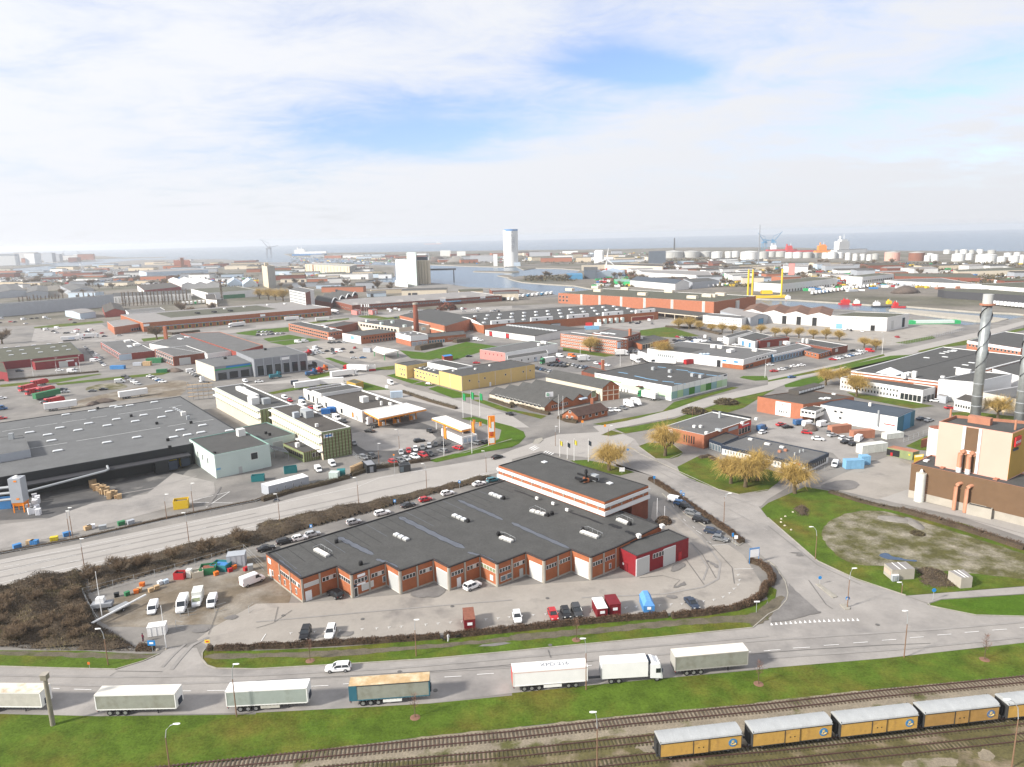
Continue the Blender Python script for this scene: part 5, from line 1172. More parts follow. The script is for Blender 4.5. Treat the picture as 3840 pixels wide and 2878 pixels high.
b=B('terminal_office','low brick gatehouse with pale roof at terminal corner','building','A0:925,938 985,985 1238,948','A0:990,1050',wall='brick_pale',top='roof_pale',cop='coping_white',par=.3);wins(b,1,[(.8,3.2)],5,.55,.98,.8,('glass_dark','container_pale_blue'),.15)
b=B('parcel_terminal','second brick terminal with wavy pale roof and flagpoles','building','A1:650,752 830,796 2050,702','A1:835,852',wall='brick_dark',top='roof_pale',cop='coping_white',par=.3)
wins(b,1,[(b.h*.45,b.h*.68)],46,.1,.98,.7,('glass_blue','frame_white'),.1);plate(b,'sign_board',1,.58,b.h*.8,7,3,'sign_white');plate(b,'sign_board',1,.86,b.h*.85,7,2,'sign_white');band(b,1,3.6,4.2,'container_pale_blue',.58,.7,3,'canopy_strip');wins(b,0,[(2,3)],8,.1,.9,.5)
for k in range(7):
 a,d,ln,n=edge(b,1);p=a+d*(ln*(k+.5)/7)-n*14;MB().box(p.x,p.y,b.h+.5,14,22,1.6,math.atan2(d.y,d.x),0,.55).build('roof_ridge',['roof_pale'],b.root)
for s,l in (('A1:822,838 870,845 905,835','pink lobby block by flagpoles of brick terminal'),('A1:972,835 1005,842 1048,832','pink porch block with white door at brick terminal')):
 b=B('porch_block',l,'building',s,None,4.5,'pink_wall','roof_mid',None,.1);plate(b,'door',1,.6,1.8,4,3.4,'door_white')
# brick works with courtyard and tall chimney
b=B('courtyard_works','two-storey brick office wing facing lawn','building','A1:280,952 625,1030 748,1012','A1:630,1098',wall='brick_pale',top='roof_dark',cop='coping_white',par=.25)
wins(b,0,[(b.h*.58,b.h*.8),(b.h*.15,b.h*.4)],18,.03,.97,.75);wins(b,1,[(b.h*.55,b.h*.8)],4,.1,.9,.5);onroof(b,'A1:580,972 660,1000 605,985',(5,2.6,1),**SKY)
b=B('courtyard_works','brick workshop wing with white gable end and blue sign','building','A1:746,1035 905,1062 1205,1022','A1:908,1132',wall='brick',top='roof_dark',cop='roof_dark',par=.2)
band(b,0,0,b.h-.1,'white_wall',0,1,.1,'render');plate(b,'sign_board',0,.55,b.h*.62,5,2.6,'container_pale_blue',0,.25);wins(b,1,[(b.h*.55,b.h*.75)],12,.05,.97,.5,('glass_dark','rust_bar'),.1);wins(b,1,[(.3,2.4)],9,.25,.97,.6)
b=B('courtyard_works','dark roofed wing round planted courtyard with vents','building','A1:880,938 1235,990 1500,965 1250,912',None,7.5,'sand_wall','roof_dark','coping_white',.25,square=0);wins(b,0,[(4,6)],12,.05,.95,.7);onroof(b,'A1:960,930 1085,952 1180,940 1285,975 1365,985 1450,1000',(2.6,2.4,2.0),'mint_wall','roof_vent')
b=B('courtyard_works','narrow dark roofed rear wing closing the courtyard','building','A1:560,975 A1:690,985 880,945 760,935',None,6.5,'brick_dark','roof_dark',None,.2,square=0)
b=B('boiler_house','boiler house with white upper walls beneath tall brick chimney','building','A1:1207,1032 1335,1062 1477,1045','A1:1336,1152',wall='brick_pale',top='roof_mid',cop='coping_white',par=.3)
for i in (0,1):band(b,i,b.h*.5,b.h-.05,'white_panel',0,1,.12,'cladding')
wins(b,1,[(.1,b.h*.4)],3,.03,.97,.92,('grey_sheet','frame_white'),.2);onroof(b,'A1:1240,1030 1290,1042 1400,1040 1340,1035',(1.8,1.2,.5),'skylight','skylight')
b=B('garage_row','low brick garage row with blue doors beside boiler house','building','A1:1475,1040 1480,1076 1812,1046','A1:1482,1130',wall='brick',top='roof_dark',cop='roof_dark',par=.2,square=0);wins(b,1,[(.1,2.6)],6,.03,.45,.8,('teal_wall','frame_white'),.2);wins(b,1,[(1.4,3.0)],12,.52,.98,.5)
q=at('A1:1390,1098');H_=hgt('A1:1390,1098','A1:1380,778');r=empty('brick_chimney',tuple(q),0,'tall round brick chimney above boiler house','chimney')
MB().cyl(0,0,0,H_,2.4,1.75,16).build('shaft',['brick_dark'],r,True);MB().cyl(0,0,H_-1,H_+.3,2.0,n=16).build('rim',['concrete'],r)
# long dark-roofed hall
b=B('shed_dormer_hall','long brick hall with white shed dormers and dark roof','building','A1:1645,884 1968,968 A2:1060,828','A1:1972,1042',wall='brick',top='roof_dark',cop='coping_dark',par=.2)
for k,u in enumerate((.10,.31,.515,.72,.92)):
 a,d,ln,n=edge(b,1);p=a+d*(u*ln)-n*1.2;rz=math.atan2(d.y,d.x)
 MB().box(p.x,p.y,b.h+1.2,ln*.12,2.2,3.6,rz).build('dormer',['white_panel'],b.root);plate(b,'dormer_window',1,u-.03,b.h+1.3,1.2,1.4,'glass_dark',0,.3);plate(b,'dormer_window',1,u+.03,b.h+1.3,1.2,1.4,'glass_dark',0,.3)
a,d,ln,n=edge(b,0)
MB().face([(*(a+d*(ln*(.22+.76*t))+n*.12),b.h-.4+3.4*math.sin(t*PI)) for t in [k/12 for k in range(13)]]).build('arched_gable',['white_panel'],b.root)
for r_ in range(3):
 for k in range(14):
  f=(k+.5)/14;g=.16+.28*r_;p=Vector(b.L[1]).lerp(Vector(b.L[2]),f).lerp(Vector(b.L[0]).lerp(Vector(b.L[3]),f),g);link('skylight',PIECE.setdefault('sk5',MB().box(0,0,.5,3.4,2.4,1.0).mesh('skylight',['skylight'])),b.root,(p.x,p.y,b.h-.2),math.atan2(d.y,d.x))
for k in range(5):plate(b,'dock_leveller',1,.63+k*.035,2.4,2.6,4.4,['mint_wall','frame_white'],.1,3.0)
plate(b,'roller_door',1,.9,2.2,edge(b,1)[2]*.14,4.0,['brick_red','sand_wall'],.4,.4);plate(b,'gate_door',1,.38,2,9,4,['grey_sheet','vent_black'],.3,2.5);plate(b,'door',0,.16,2,3,4,'white_panel');plate(b,'door',0,.72,2,2,3.6,'vent_black')
b2=B('salmon_works','salmon rendered works with conveyor bridge behind brick chimney','building','A1:1240,884 1640,975 1900,900',None,9.5,'brick_pale','roof_dark','roof_dark',.2);wins(b2,0,[(3,5.5)],10,.05,.45,.6,('salmon_wall','sand_wall'),.2);band(b2,0,4.2,5.2,'sand_wall',.35,1,.8,'conveyor')
b=gable('white_store','low white store with dark ridged roof and red doors','building','A1:1980,1006 A2:195,1062 640,1000','A2:200,1116',rise=1.4,n=1,wall='white_wall',top='roof_dark',over=.4)
for u in (.12,.47):plate(b,'gate_door',0,u,2.0,4,4,['plastic_red','vent_black'],.4)
for k in range(15):
 p=Vector(b.L[1]).lerp(Vector(b.L[0]),(k+.5)/15).lerp(Vector(b.L[2]).lerp(Vector(b.L[3]),(k+.5)/15),.42);link('skylight',PIECE['sk5'],b.root,(p.x,p.y,b.h+.9),0)
b=B('pink_hall','white hall with pink side walls and pale roof','building','A1:1935,1178 2152,1208 A2:440,1132','A1:2145,1288',wall='white_panel',top='roof_mid',cop='mint_wall',par=.25)
band(b,0,0,b.h-.05,'pink_wall',0,1,.1,'render');wins(b,0,[(b.h*.55,b.h*.75)],5,.15,.95,.22);plate(b,'door',1,.75,1.6,3,3,'pale_blue_wall');onroof(b,'A2:235,1135 265,1115 290,1118',(2,2,1.6),'frame_white','air_unit')
b=B('white_lean_to','low white lean-to in front of pink hall','building','A1:2170,1232 A2:-40,1262 312,1208',None,4.2,'white_wall','roof_dark',None,.15);wins(b,1,[(1.5,2.8)],5,.1,.9,.2);plate(b,'door',1,.68,1.4,2.2,2.6,'pale_blue_wall')
# three-storey brick office
b=B('brick_office','three-storey brick office with long rows of white windows','building','A2:418,1040 910,1102 998,1086','A2:905,1224',wall='brick_pale',top='roof_mid',cop='coping_white',par=.3)
hq=b.h
wins(b,0,[(hq*.80,hq*.93),(hq*.55,hq*.69),(hq*.30,hq*.44),(hq*.07,hq*.19)],30,.015,.985,.68,('glass_dark','frame_white'),.22);wins(b,1,[(hq*.75,hq*.88),(hq*.5,hq*.63)],2,.3,.9,.45,('glass_dark','frame_white'),.22);plate(b,'sign_board',1,.15,hq*.68,3.4,4,'pale_blue_wall')
b=B('brick_office_wing','two-storey brick rear wing with small chimney','building','A2:690,1040 945,1080 1112,1032',None,8.5,'brick_dark','roof_mid',None,.2);wins(b,1,[(5,7)],7,.1,.9,.6);onroof(b,'A2:1020,1030',(1.6,1.6,5),'brick_pale','chimney');onroof(b,'A2:800,1035 860,1040 740,1040',(9,1.2,.4),'skylight','skylight')
b=B('brick_workshop','low brick workshop with dark bays behind brick office','building','A2:1000,1095 1122,1135 1352,1088','A2:1122,1182',wall='brick',top='roof_dark',cop='roof_dark',par=.2);dock(b,1,4,.02,.4,'sand_wall');onroof(b,'A2:1105,1075',(4,3,1.8),'frame_white','roof_vent')
# big red warehouse on the canal and its canopy
b=B('canal_warehouse','huge windowless red brick warehouse with olive roof','building','A2:400,690 1745,766 2142,716','A2:1745,872',wall='brick_pale',top='roof_green',cop='coping_white',par=.3)
for u in (.175,.305,.452,.602,.768,.945):plate(b,'glazed_strip',0,u,b.h/2,3.2,b.h-.4,['grey_sheet','sand_wall'],.5,.3)
band(b,1,0,b.h-.3,'brick',0,1,.08,'wall_facing');plate(b,'gate_door',1,.53,b.h*.42,5,b.h*.8,'blind',0,2)
for s in ('A2:500,660','A2:725,640','A2:745,668','A2:980,652','A2:1130,698','A2:1360,675','A2:1560,725','A2:1690,712','A2:1725,712','A2:1805,700'):onroof(b,s,(11,5,3.0),'sand_wall','roof_vent')
wins(b,0,[(b.h*.55,b.h*.75),(b.h*.2,b.h*.4)],3,.0,.08,.5)
P_,_=corners('A2:1065,836 1605,890 1742,866 1200,808',None,5.2,1,0);c=sum((Vector(p) for p in P_),Vector((0,0)))/4;r=empty('loading_canopy',(c.x,c.y,0),0,'long open loading canopy with pale edge and round posts','canopy');Lp=[(p[0]-c.x,p[1]-c.y) for p in P_]
MB().prism(Lp,4.5,5.2,0,1).build('roof',['sand_wall','roof_brown'],r)
for k in range(7):
 p=Vector(Lp[0]).lerp(Vector(Lp[1]),.04+.155*k);MB().cyl(p.x,p.y+1.5,0,4.6,.35,n=8).build('post',['sand_wall'],r)
# white quay sheds
b=gable('quay_sheds','row of white quay sheds with rusty ridge roofs','building','A2:2060,798 1985,850 A3:545,892',None,8.5,2.6,4,wall='white_wall',top='roof_rust',over=.2)
for u in (.50,.66,.83):plate(b,'gate_door',1,u,3.4,3.6,6.8,'vent_black',0,.3)
b=B('quay_shed','largest white quay shed with olive roof and open end door','building','A3:545,885 1032,902 1222,868','A3:1030,1022',wall='white_wall',top='roof_green',cop='coping_white',par=.2)
plate(b,'gate_door',1,.75,b.h*.42,4.5,b.h*.7,['vent_black','teal_wall'],.3);plate(b,'gate_door',1,.25,b.h*.4,4,b.h*.6,'blind');plate(b,'gate_door',0,.76,2.2,3,4.2,'vent_black');plate(b,'gate_door',0,.16,2.5,4.5,4,'container_pale_blue');wins(b,0,[(b.h-2.0,b.h-1.2)],14,.02,.97,.6,('silo_shade_grey','white_wall'),.05)
b=B('quay_office','two-storey white office with blue window bands by golden trees','building','A2:1650,882 1985,912 2050,892','A2:1985,985',wall='white_wall',top='roof_mid',cop='coping_white',par=.2);wins(b,0,[(b.h*.62,b.h*.8),(b.h*.2,b.h*.38)],24,.02,.98,.7,('glass_blue','frame_white'),.15)
b=gable('grey_quay_shed','grey sheeted shed with blue gate beside quay office','building','A2:1800,845 2060,905 2212,880',None,7,2,1,wall='grey_sheet',top='roof_pale');plate(b,'gate_door',1,.6,2.5,8,5,['blue_wall','vent_black'],.3)
# business park right of the junction
b=B('white_business_unit','white and brick trade unit with grey roof and blue tanks','building','A2:1170,1170 2000,1265 A3:60,1186','A2:2000,1354',wall='white_wall',top='roof_mid',cop='white_panel',par=.25)
band(b,0,0,b.h*.42,'brick',.80,1,.1,'brick_base');band(b,1,0,b.h*.45,'brick',0,1,.1,'brick_base');wins(b,1,[(b.h*.58,b.h*.75)],7,.35,.95,.6);wins(b,1,[(.4,b.h*.35)],2,.05,.3,.8);wins(b,0,[(b.h*.3,b.h*.6)],8,.12,.3,.7,('glass_blue','frame_white'),.15)
plate(b,'gate_door',0,.765,2,2.4,4,'vent_black');
for u in (.82,.93):plate(b,'sign_board',0,u,b.h*.68,2.6,1.0,'sign_blue')
onroof(b,'A2:1800,1155 1740,1150 1900,1185 1880,1190 2100,1180',(3,2.4,1.8),'frame_white','air_unit');onroof(b,'A2:1450,1175',(24,16,.1),'roof_dark','roof_felt')
for k in range(3):
 q=at(f'A2:{1630+30*k},1300');r=empty('blue_tank',tuple(q),0,'upright pale blue tank against white trade unit','tank','blue tanks at the trade unit');MB().cyl(0,0,.3,6,1.3,n=14).build('shell',['container_pale_blue'],r);MB().cyl(0,0,6,6.5,1.3,.3,14).build('cap',['pale_blue_wall'],r)
b=B('blue_door_row','low unit with long row of blue glazed bays','building','A3:-60,1192 45,1224 372,1150','A3:50,1290',wall='blue_wall',top='roof_mid',cop='coping_white',par=.3);band(b,1,b.h*.72,b.h-.05,'white_panel',0,1,.14,'fascia');wins(b,1,[(.2,b.h*.66)],12,.02,.98,.78,('glass_blue','pale_blue_wall'),.3);onroof(b,'A3:160,1120',(4,3,2),'frame_white','air_unit')
b=B('brick_trade_unit','low brick trade unit with small windows and blue edge','building','A3:300,1182 440,1216 552,1182','A3:446,1262',wall='brick',top='roof_dark',cop='container_pale_blue',par=.2);wins(b,0,[(1.2,2.6)],4,.1,.9,.4);wins(b,1,[(1.2,2.6)],4,.1,.9,.4)
b=B('brick_trade_unit','taller brick trade unit with white side strip','building','A3:240,1115 552,1168 690,1140','A3:552,1232',wall='brick_dark',top='roof_dark',cop='coping_white',par=.25);plate(b,'window',1,.3,b.h*.6,3,2,['blind','frame_white'],.2);onroof(b,'A3:305,1100 340,1105',(1.4,1.4,3),'frame_white','flue')
for s,l,m in (('A2:1825,1062 1872,1078 2080,1022','small white garage with black shed roof','white_wall'),('A2:1955,1075 2100,1110 2250,1060','small white garage with two blue doors','white_wall'),('A2:2110,1092 2140,1105 A3:185,1075','small red brick garage behind white vans','brick_red'),('A2:1370,1130 1400,1155 1830,1125','low dark flat-roofed store behind parked cars','grey_wall')):
 b=B('small_garage',l,'garage',s,None,5,m,'roof_dark',None,.15)
 for u in (.3,.7):plate(b,'door',0 if 'blue' in l else 1,u,1.8,2.6,3.2,'blue_wall' if 'blue' in l else 'door_grey')
b=B('timber_kiosk','white and green canopy cafe on far forecourt','kiosk','A1:1010,1180 1110,1215 1235,1185 1040,1150',None,4.5,'canopy_white','canopy_white',None,.1,.1,3.6,square=0)
for i in range(4):
 a,d,ln,n=edge(b,i);p=a+d*.6-n*.6;MB().cyl(p.x,p.y,0,3.7,.25,n=8).build('post',['flag_green'],b.root)
b=B('tiny_kiosk','tiny white kiosk with red base on verge','kiosk','A1:968,1310 975,1318 1030,1312',None,3.4,'white_wall','roof_mid',None,.1);band(b,1,0,1.2,'plastic_red',0,1,.08,'base')
b=B('blue_roof_hut','small red hut with blue canopy by lawn','hut','A1:1605,1228 1625,1240 1700,1230',None,3.2,'brick_red','sign_blue','sign_blue',.1)
b=B('container_store','grey container store by far forecourt','container','A1:922,1165 985,1168 1000,1160',None,3,'grey_sheet','roof_pale',None,.05)
# ---------------------------------------------------------------- left distance
b=B('long_grey_shed','very long grey sheet shed behind poplar row','building','A0:-150,800 830,720 978,700','A0:845,818',wall='grey_sheet',top='roof_mid',par=.2)
for s,l in (('A0:-70,632 -25,690 228,672','grey gabled shed nearest the poplar row'),('A0:245,640 228,690 415,680','second grey gabled shed beside white van yard'),('A0:520,628 610,672 808,652','third grey gabled shed with pale front')):
 gable('grey_shed',l.replace('nearest','close to'),'building',s,None,9,3,1,wall='grey_sheet',top='roof_mid')
gable('pale_blue_shed','pale blue sheet shed with white trucks in front','building','A0:690,826 560,842 690,868',None,6.5,1.5,1,wall='pale_blue_wall',top='roof_pale',square=0)
gable('hip_brick_shed','dark red brick shed with white roof strip','building','A0:880,800 905,860 1080,845',None,5.5,3.5,1,wall='brick_red',top='roof_brown',square=0)
B('white_depot','low white depot with dark roofs beside dark red shed','building','A0:1082,838 1110,862 1425,835',None,6,'white_wall','roof_mid','coping_white',.3)
b=B('fin_wall_store','long white store partly hidden by poplars','building','A0:975,690 978,722 1650,694',None,9,'white_wall','roof_dark','roof_dark',.2,square=0)
for k in range(22):plate(b,'fin',1,(k+.5)/22,4,.8,7,'silo_shade_grey',0,.4)
b=B('striped_end_hall','dark red hall with plain white end wall','building','A0:1185,624 1245,668 1562,636',None,9,'red_wall','roof_brown',None,.2,square=0);band(b,0,0,8.9,'white_wall',0,1,.1,'render')
gable('zigzag_store','white store with three zigzag gables','building','A0:1450,575 1568,618 1892,604',None,9,4,3,wall='white_wall',gwall='white_wall',top='white_panel',square=0)
b=B('white_green_store','white store with green base beside bare tree','building','A0:1650,655 1795,690 2215,662',None,10,'white_wall','roof_green','coping_white',.2,square=0);band(b,1,0,5.5,'plastic_green',.3,.75,.1,'base')
B('striped_container_office','white and orange striped block by bare poplar','building','A0:1772,690 1778,745 1872,752',None,8,'canopy_white','roof_brown',None,.1,square=0)
for k,s in enumerate(('A0:1960,590 1965,612 2090,606','A0:2085,595 2100,618 2225,612')):
 gable('tent_hall',('pale blue tent hall' if k==0 else 'second pale blue tent hall with trees')+' by storage yard','building',s,None,5,8,1,wall='pale_blue_wall',top='pale_blue_wall',square=0)
B('blue_grey_depot','long blue-grey depot beyond the car park','building','A0:1200,498 1265,512 1798,486',None,16,'pale_blue_wall','roof_pale',None,.3,square=0)
b=B('brown_block','brown brick block with raised core on far quay','building','A0:1498,405 1500,412 1642,410',None,22,'brick_dark','brick_dark',None,.3,square=0);B('x','x',None,'A0:1555,385 1556,390 1586,388',None,34,'brick','brick_dark',None,.2,20,square=0,parent=b,part='core')
b=B('mid_rise_office','six-storey slab office with white window bands','building','A1:288,662 425,688 500,660',None,22,'white_wall','roof_mid',None,.3,square=0);wins(b,0,[(2+3.4*k,4+3.4*k) for k in range(6)],14,.02,.98,.75,('glass_blue','frame_white'),.2);band(b,1,0,21.9,'brick_dark',0,.55,.1,'brick_end')
b=B('barrel_hall','barrel-vaulted hall with four white arches','building','A1:505,750 650,775 880,705',None,6,'brick_dark','roof_dark',None,.2,square=0)
a,d,ln,n=edge(b,1)
for k in range(4):
 mb=MB();P0=a+d*(ln*(k+.02)/4);W_=ln/4*.96;bk=(Vector(b.L[0])-Vector(b.L[1]))
 for t in range(8):
  t0,t1=t/8,(t+1)/8;p,q=P0+d*W_*t0,P0+d*W_*t1;z0_,z1_=5.7+5*math.sin(PI*t0),5.7+5*math.sin(PI*t1)
  mb.face([(*p,z0_),(*q,z1_),(*(q+bk),z1_),(*(p+bk),z0_)])
 mb.build('vault',['roof_dark'],b.root)
 MB().tube([(*(P0+d*W_*t/8+n*.3),5.8+5*math.sin(PI*t/8)) for t in range(9)],.7,5).build('arch',['white_panel'],b.root)
b=B('grain_tower','tall beige grain elevator tower with one side painted in shade','silo','A1:50,452 95,462 160,455','A1:98,650',wall='silo_beige',top='roof_mid',par=.3,square=0);band(b,1,0,b.h-.2,'silo_shade_grey',0,1,.2,'render');onroof(b,'A1:88,442',(8,6,6),'silo_beige','head_house')  # darker sheet over the far side paints that side's shade
b=B('bulk_store','massive ribbed beige storage block with brown corner strips','silo','A1:425,442 806,462 870,445','A1:806,536',wall='silo_beige',top='silo_shade_grey',par=.3,square=0);band(b,1,0,b.h-.2,'silo_shade_grey',0,1,.2,'render')  # end face covered in the darker tone as painted shade
for k in range(14):plate(b,'rib',0,(k+.5)/14,b.h/2,1.2,b.h-2,'silo_shade_grey' if k%2 else 'silo_beige',0,1.0)  # every second rib takes the painted shade tone
plate(b,'strip',0,.2,b.h/2,4,b.h,'tank_rust',0,1.4)
# harbour silo group
hW=hgt('A1:1210,575','A1:1205,400');b=B('silo_block','white silo block with mint lift tower and beige bins','silo','A1:1203,406 1304,410 1310,402',None,hW,'white_wall','white_panel',None,.3,square=0)
hT=hgt('A1:1345,606','A1:1345,340');T2=B('x','x',None,'A1:1300,342 1378,346 1386,340',None,hT,'mint_wall','mint_wall',None,.3,square=0,parent=b,part='lift_tower');hB=hgt('A1:1450,606','A1:1450,405')
for k in range(5):
 q=at(f'A1:{1402+24*k},612');rr=(at('A1:1414,612')-at('A1:1390,612')).length/2*1.05;MB().cyl(q.x-b.c.x,q.y-b.c.y,0,hB,rr,n=16).build('bin',['silo_beige'],b.root,False)
q0,q1=at('A1:1400,610'),at('A1:1490,610');MB().slab((q0.x-b.c.x,q0.y-b.c.y),(q1.x-b.c.x,q1.y-b.c.y),hB,hB+6,(0,1),0,8).build('head_house',['sign_dark'],b.root)
B('silo_shed','low white shed at foot of silo block','building','A1:1200,580 1205,595 1310,605',None,7,'white_wall','white_panel',None,.2,square=0)
r=empty('loading_gantry',tuple(at('A1:1585,605')),0,'dark loading gantry reaching from silo bins','gantry');MB().box(0,0,24,60,4,3).build('bridge',['dark_steel'],r)
for x in (-26,26):MB().box(x,0,12,1.6,3,24).build('leg',['dark_steel'],r)
# cement tower
q=at('A2:-3,458');H_=hgt('A2:-3,458','A2:-3,140');w_=(at('A2:50,458')-at('A2:-52,458')).length/2
r=empty('cement_tower',tuple(q),0,'tall round white cement silo with vertical grey lettering','tower')
MB().cyl(0,0,0,H_-4,w_,n=36).build('shaft',['tank_white'],r);MB().cyl(0,0,H_-4,H_,w_*1.01,n=36).build('crown_band',['container_blue'],r);MB().cyl(-w_*.80,-w_*.3,0,H_-2,w_*.34,n=16).build('lift_shaft',['white_panel'],r)
MB().box(w_*.5,0,5,w_*1.6,w_*1.9,10).build('foot',['pale_blue_wall'],r)
o=link('lettering',text_mesh('CEMENTA',w_*.50,'tank_grey',ext=.6),r,(w_*.22,-w_*1.02,H_*.68));o.data.materials.clear();o.data.materials.append(MAT['grey_wall']);o.rotation_euler=Matrix(((0,-1,0),(0,0,-1),(1,0,0))).to_euler();o.scale=(1.35,1,1)
MB().box(w_*.52,-w_*.93,H_*.68,.8,1.0,H_*.3).build('lettering_bar',['grey_sheet'],r)
r=empty('conveyor_tower',tuple(at('A1:2070,458')),0,'short white transfer tower linked to cement silo','tower');MB().box(0,0,16,11,11,32).build('tower',['white_panel'],r);MB().box(24,0,24,40,3,2.4).build('bridge',['pale_blue_wall'],r)
# ---------------------------------------------------------------- north harbour
def far_b(name,label,cat,s,h,wall,top,doors=0,**k):
 b=B(name,label,cat,s,None,h,wall,top,None,.3,square=0,**k)
 if doors:dock(b,1 if doors>0 else 0,abs(doors),.05,.95,'sand_wall')
 return b
far_b('white_depot','long low white depot with dock row on north quay','building','A2:1080,488 1130,512 1735,545 1700,500',10,'white_wall','roof_pale')
gable('dark_roof_store','white store with slate roof among green machines','building','A2:1020,580 1410,612 1530,600',None,9,5,1,wall='white_wall',top='roof_blue',square=0)
far_b('slate_store','second slate roofed store beside green machines','building','A2:1480,568 1560,600 1790,580 1700,558',9,'grey_sheet','roof_dark')
gable('arched_blue_hall','pale blue gabled hall by wind turbine','building','A2:760,505 700,528 930,520',None,8,6,1,wall='pale_blue_wall',top='pale_blue_wall',square=0)
far_b('sand_store','long sand coloured store below tank farm','building','A2:600,450 800,445 1300,462 1320,440 760,428',12,'sand_wall','roof_brown')
far_b('slate_block','dark slate block beside sand store','building','A2:620,465 625,490 735,492 740,465',16,'roof_blue','roof_dark')
far_b('green_store','low green roofed store on north quay','building','A2:880,570 890,590 1020,592 1015,570',6,'flag_green','mint_trim')
far_b('white_works','white works block with red tower','building','A3:130,445 135,460 345,470 350,450',14,'white_wall','roof_pale');far_b('red_tower_block','small red tower block on white works','building','A3:180,435 182,440 232,442 235,434',24,'pink_wall','pink_wall')
far_b('blue_store','royal blue store beside scrap heap','building','A2:470,520 490,530 610,528 600,516',9,'blue_wall','blue_wall')
far_b('long_white_terminal','long white terminal with dock row facing trailers','building','A3:-120,600 125,612 600,562 400,550',11,'white_wall','roof_green',18)
b=far_b('white_showroom','white two-storey office with window band on north quay','building','A3:680,545 815,552 1088,525 960,515',13,'white_wall','roof_green');wins(b,1,[(5,8)],14,.03,.97,.8)
far_b('teal_strip_store','white store with teal strip near dirt heap','building','A3:970,575 1160,590 1840,615 1500,560',6,'white_wall','roof_mid')
far_b('dock_terminal','long olive roofed terminal with tall dark docks','building','A3:1470,660 1530,672 2350,720 2250,655',8,'shutter_dark','roof_green');b=far_b('white_gable_store','white store with faint lettering behind terminal','building','A3:1840,610 1845,622 2400,660 2300,590',12,'white_wall','roof_green')
for k in range(22):
 q=at(f'A3:{1560+30*k},{722+1.0*k}');r=empty('dock_shelter',tuple(q),0,'tall dark dock shelter on olive roofed terminal','dock shelter','dock shelters of the terminal');MB().box(0,0,3.2,4.6,6,6.4).build('hood',['shutter_dark'],r);MB().box(0,-3.05,2.6,2.8,.2,4.6).build('door',['silo_shade_grey'],r)
far_b('scrap_hall','low brown roofed hall among scrub','building','A3:1090,518 1095,545 1830,560 1750,520',7,'brick_dark','roof_green');far_b('flat_hall','wide flat hall before the tank farm','building','A3:1600,490 1640,505 2300,490 2250,460',7,'sand_wall','roof_green')
for x0,x1,y,h,m,l in ((1590,1680,322,370,'tank_grey','pale concrete plant block on outer quay'),(1735,1810,330,385,'tank_grey','second pale concrete plant block on outer quay')):
 far_b('plant_block',l,'building',f'A1:{x0},{y} {x0+3},{y+2} {x1},{y+2} {x1-3},{y}',hgt(f'A1:{x0},{h}',f'A1:{x0},{y}'),m,m)
far_b('dome_store','grey arched store by cement quay','building','A1:1850,365 1853,372 2050,372 2040,362',18,'grey_wall','roof_pale')
far_b('breaker_hall','slate blue hall on outer quay','building','A2:1180,330 1185,335 1330,335 1325,325',34,'roof_blue','roof_blue');far_b('outer_hall','wide grey hall beyond the cement silo','building','A2:150,335 152,338 330,338 328,333',22,'grey_wall','roof_mid')
for k in range(4):
 q=at(f'A2:{730+15*k},450');r=empty('white_silo',tuple(q),0,'slim white silo in a cluster of four','silo','cluster of white silos');MB().cyl(0,0,0,36,6,n=12).build('shell',['tank_white'],r);MB().cyl(0,0,36,39,6,1,12).build('cap',['tank_white'],r)
# tank farm
def tank(x,y,wd,ht,m,t,l):
 q=at(f'{t}:{x},{y}');rr=(at(f'{t}:{x+wd/2},{y}')-at(f'{t}:{x-wd/2},{y}')).length/2;h=hgt(f'{t}:{x},{y}',f'{t}:{x},{y-ht}')
 r=empty('oil_tank',tuple(q),0,l,'tank','tank farm on the outer quay');MB().cyl(0,0,0,h,rr,n=24).build('shell',[m],r,False);MB().cyl(0,0,h,h+rr*.12,rr,.2,24).build('roof',['tank_white' if m=='tank_white' else 'tank_grey'],r);MB().cyl(0,0,h-.8,h-.3,rr*1.015,n=24,cap=False).build('wind_girder',['tank_grey'],r)
TW,TG='white round oil tank in the tank farm','grey round oil tank in the tank farm'
for x,y,wd,ht,k in ((1385,385,176,52,1),(1545,382,138,50,1),(1672,378,108,44,1),(1770,390,88,55,0),(1870,388,60,55,0),(1928,382,66,52,0),(2050,405,150,70,0),(2170,395,90,60,1)):tank(x,y,wd,ht,('tank_white','tank_grey')[k],'A2',(TW,TG)[k])
for x,y,wd,ht,k in ((30,378,70,45,1),(110,378,86,46,1),(182,388,70,48,0),(255,388,74,50,0),(340,388,80,48,1),(405,386,60,42,1),(492,392,56,50,0),(552,392,76,56,0),(618,390,60,50,0),(690,405,50,62,0),(752,410,46,58,0),(815,408,52,55,0),(873,410,48,52,0),(925,400,60,48,1),(1375,415,58,50,0),(1440,418,60,60,0),(1400,395,60,48,0),
     (1640,415,115,62,0),(1735,405,60,55,0),(1880,425,185,66,0),(2015,428,80,52,0),(2120,430,95,60,0),(2190,438,40,78,0),(1545,352,60,34,0),(1630,350,30,32,1),(1690,350,66,34,0),(1760,352,50,34,1),(1830,350,60,36,0),(1930,350,70,30,1),(2070,378,70,34,0),(2150,375,60,36,0)):tank(x,y,wd,ht,('tank_white','tank_grey')[k],'A3',(TW,TG)[k])
tank(1070,412,135,75,'salmon_wall','A3','salmon topped round tank in the tank farm');tank(1280,412,140,72,'tank_rust','A3','rust brown round tank in the tank farm')
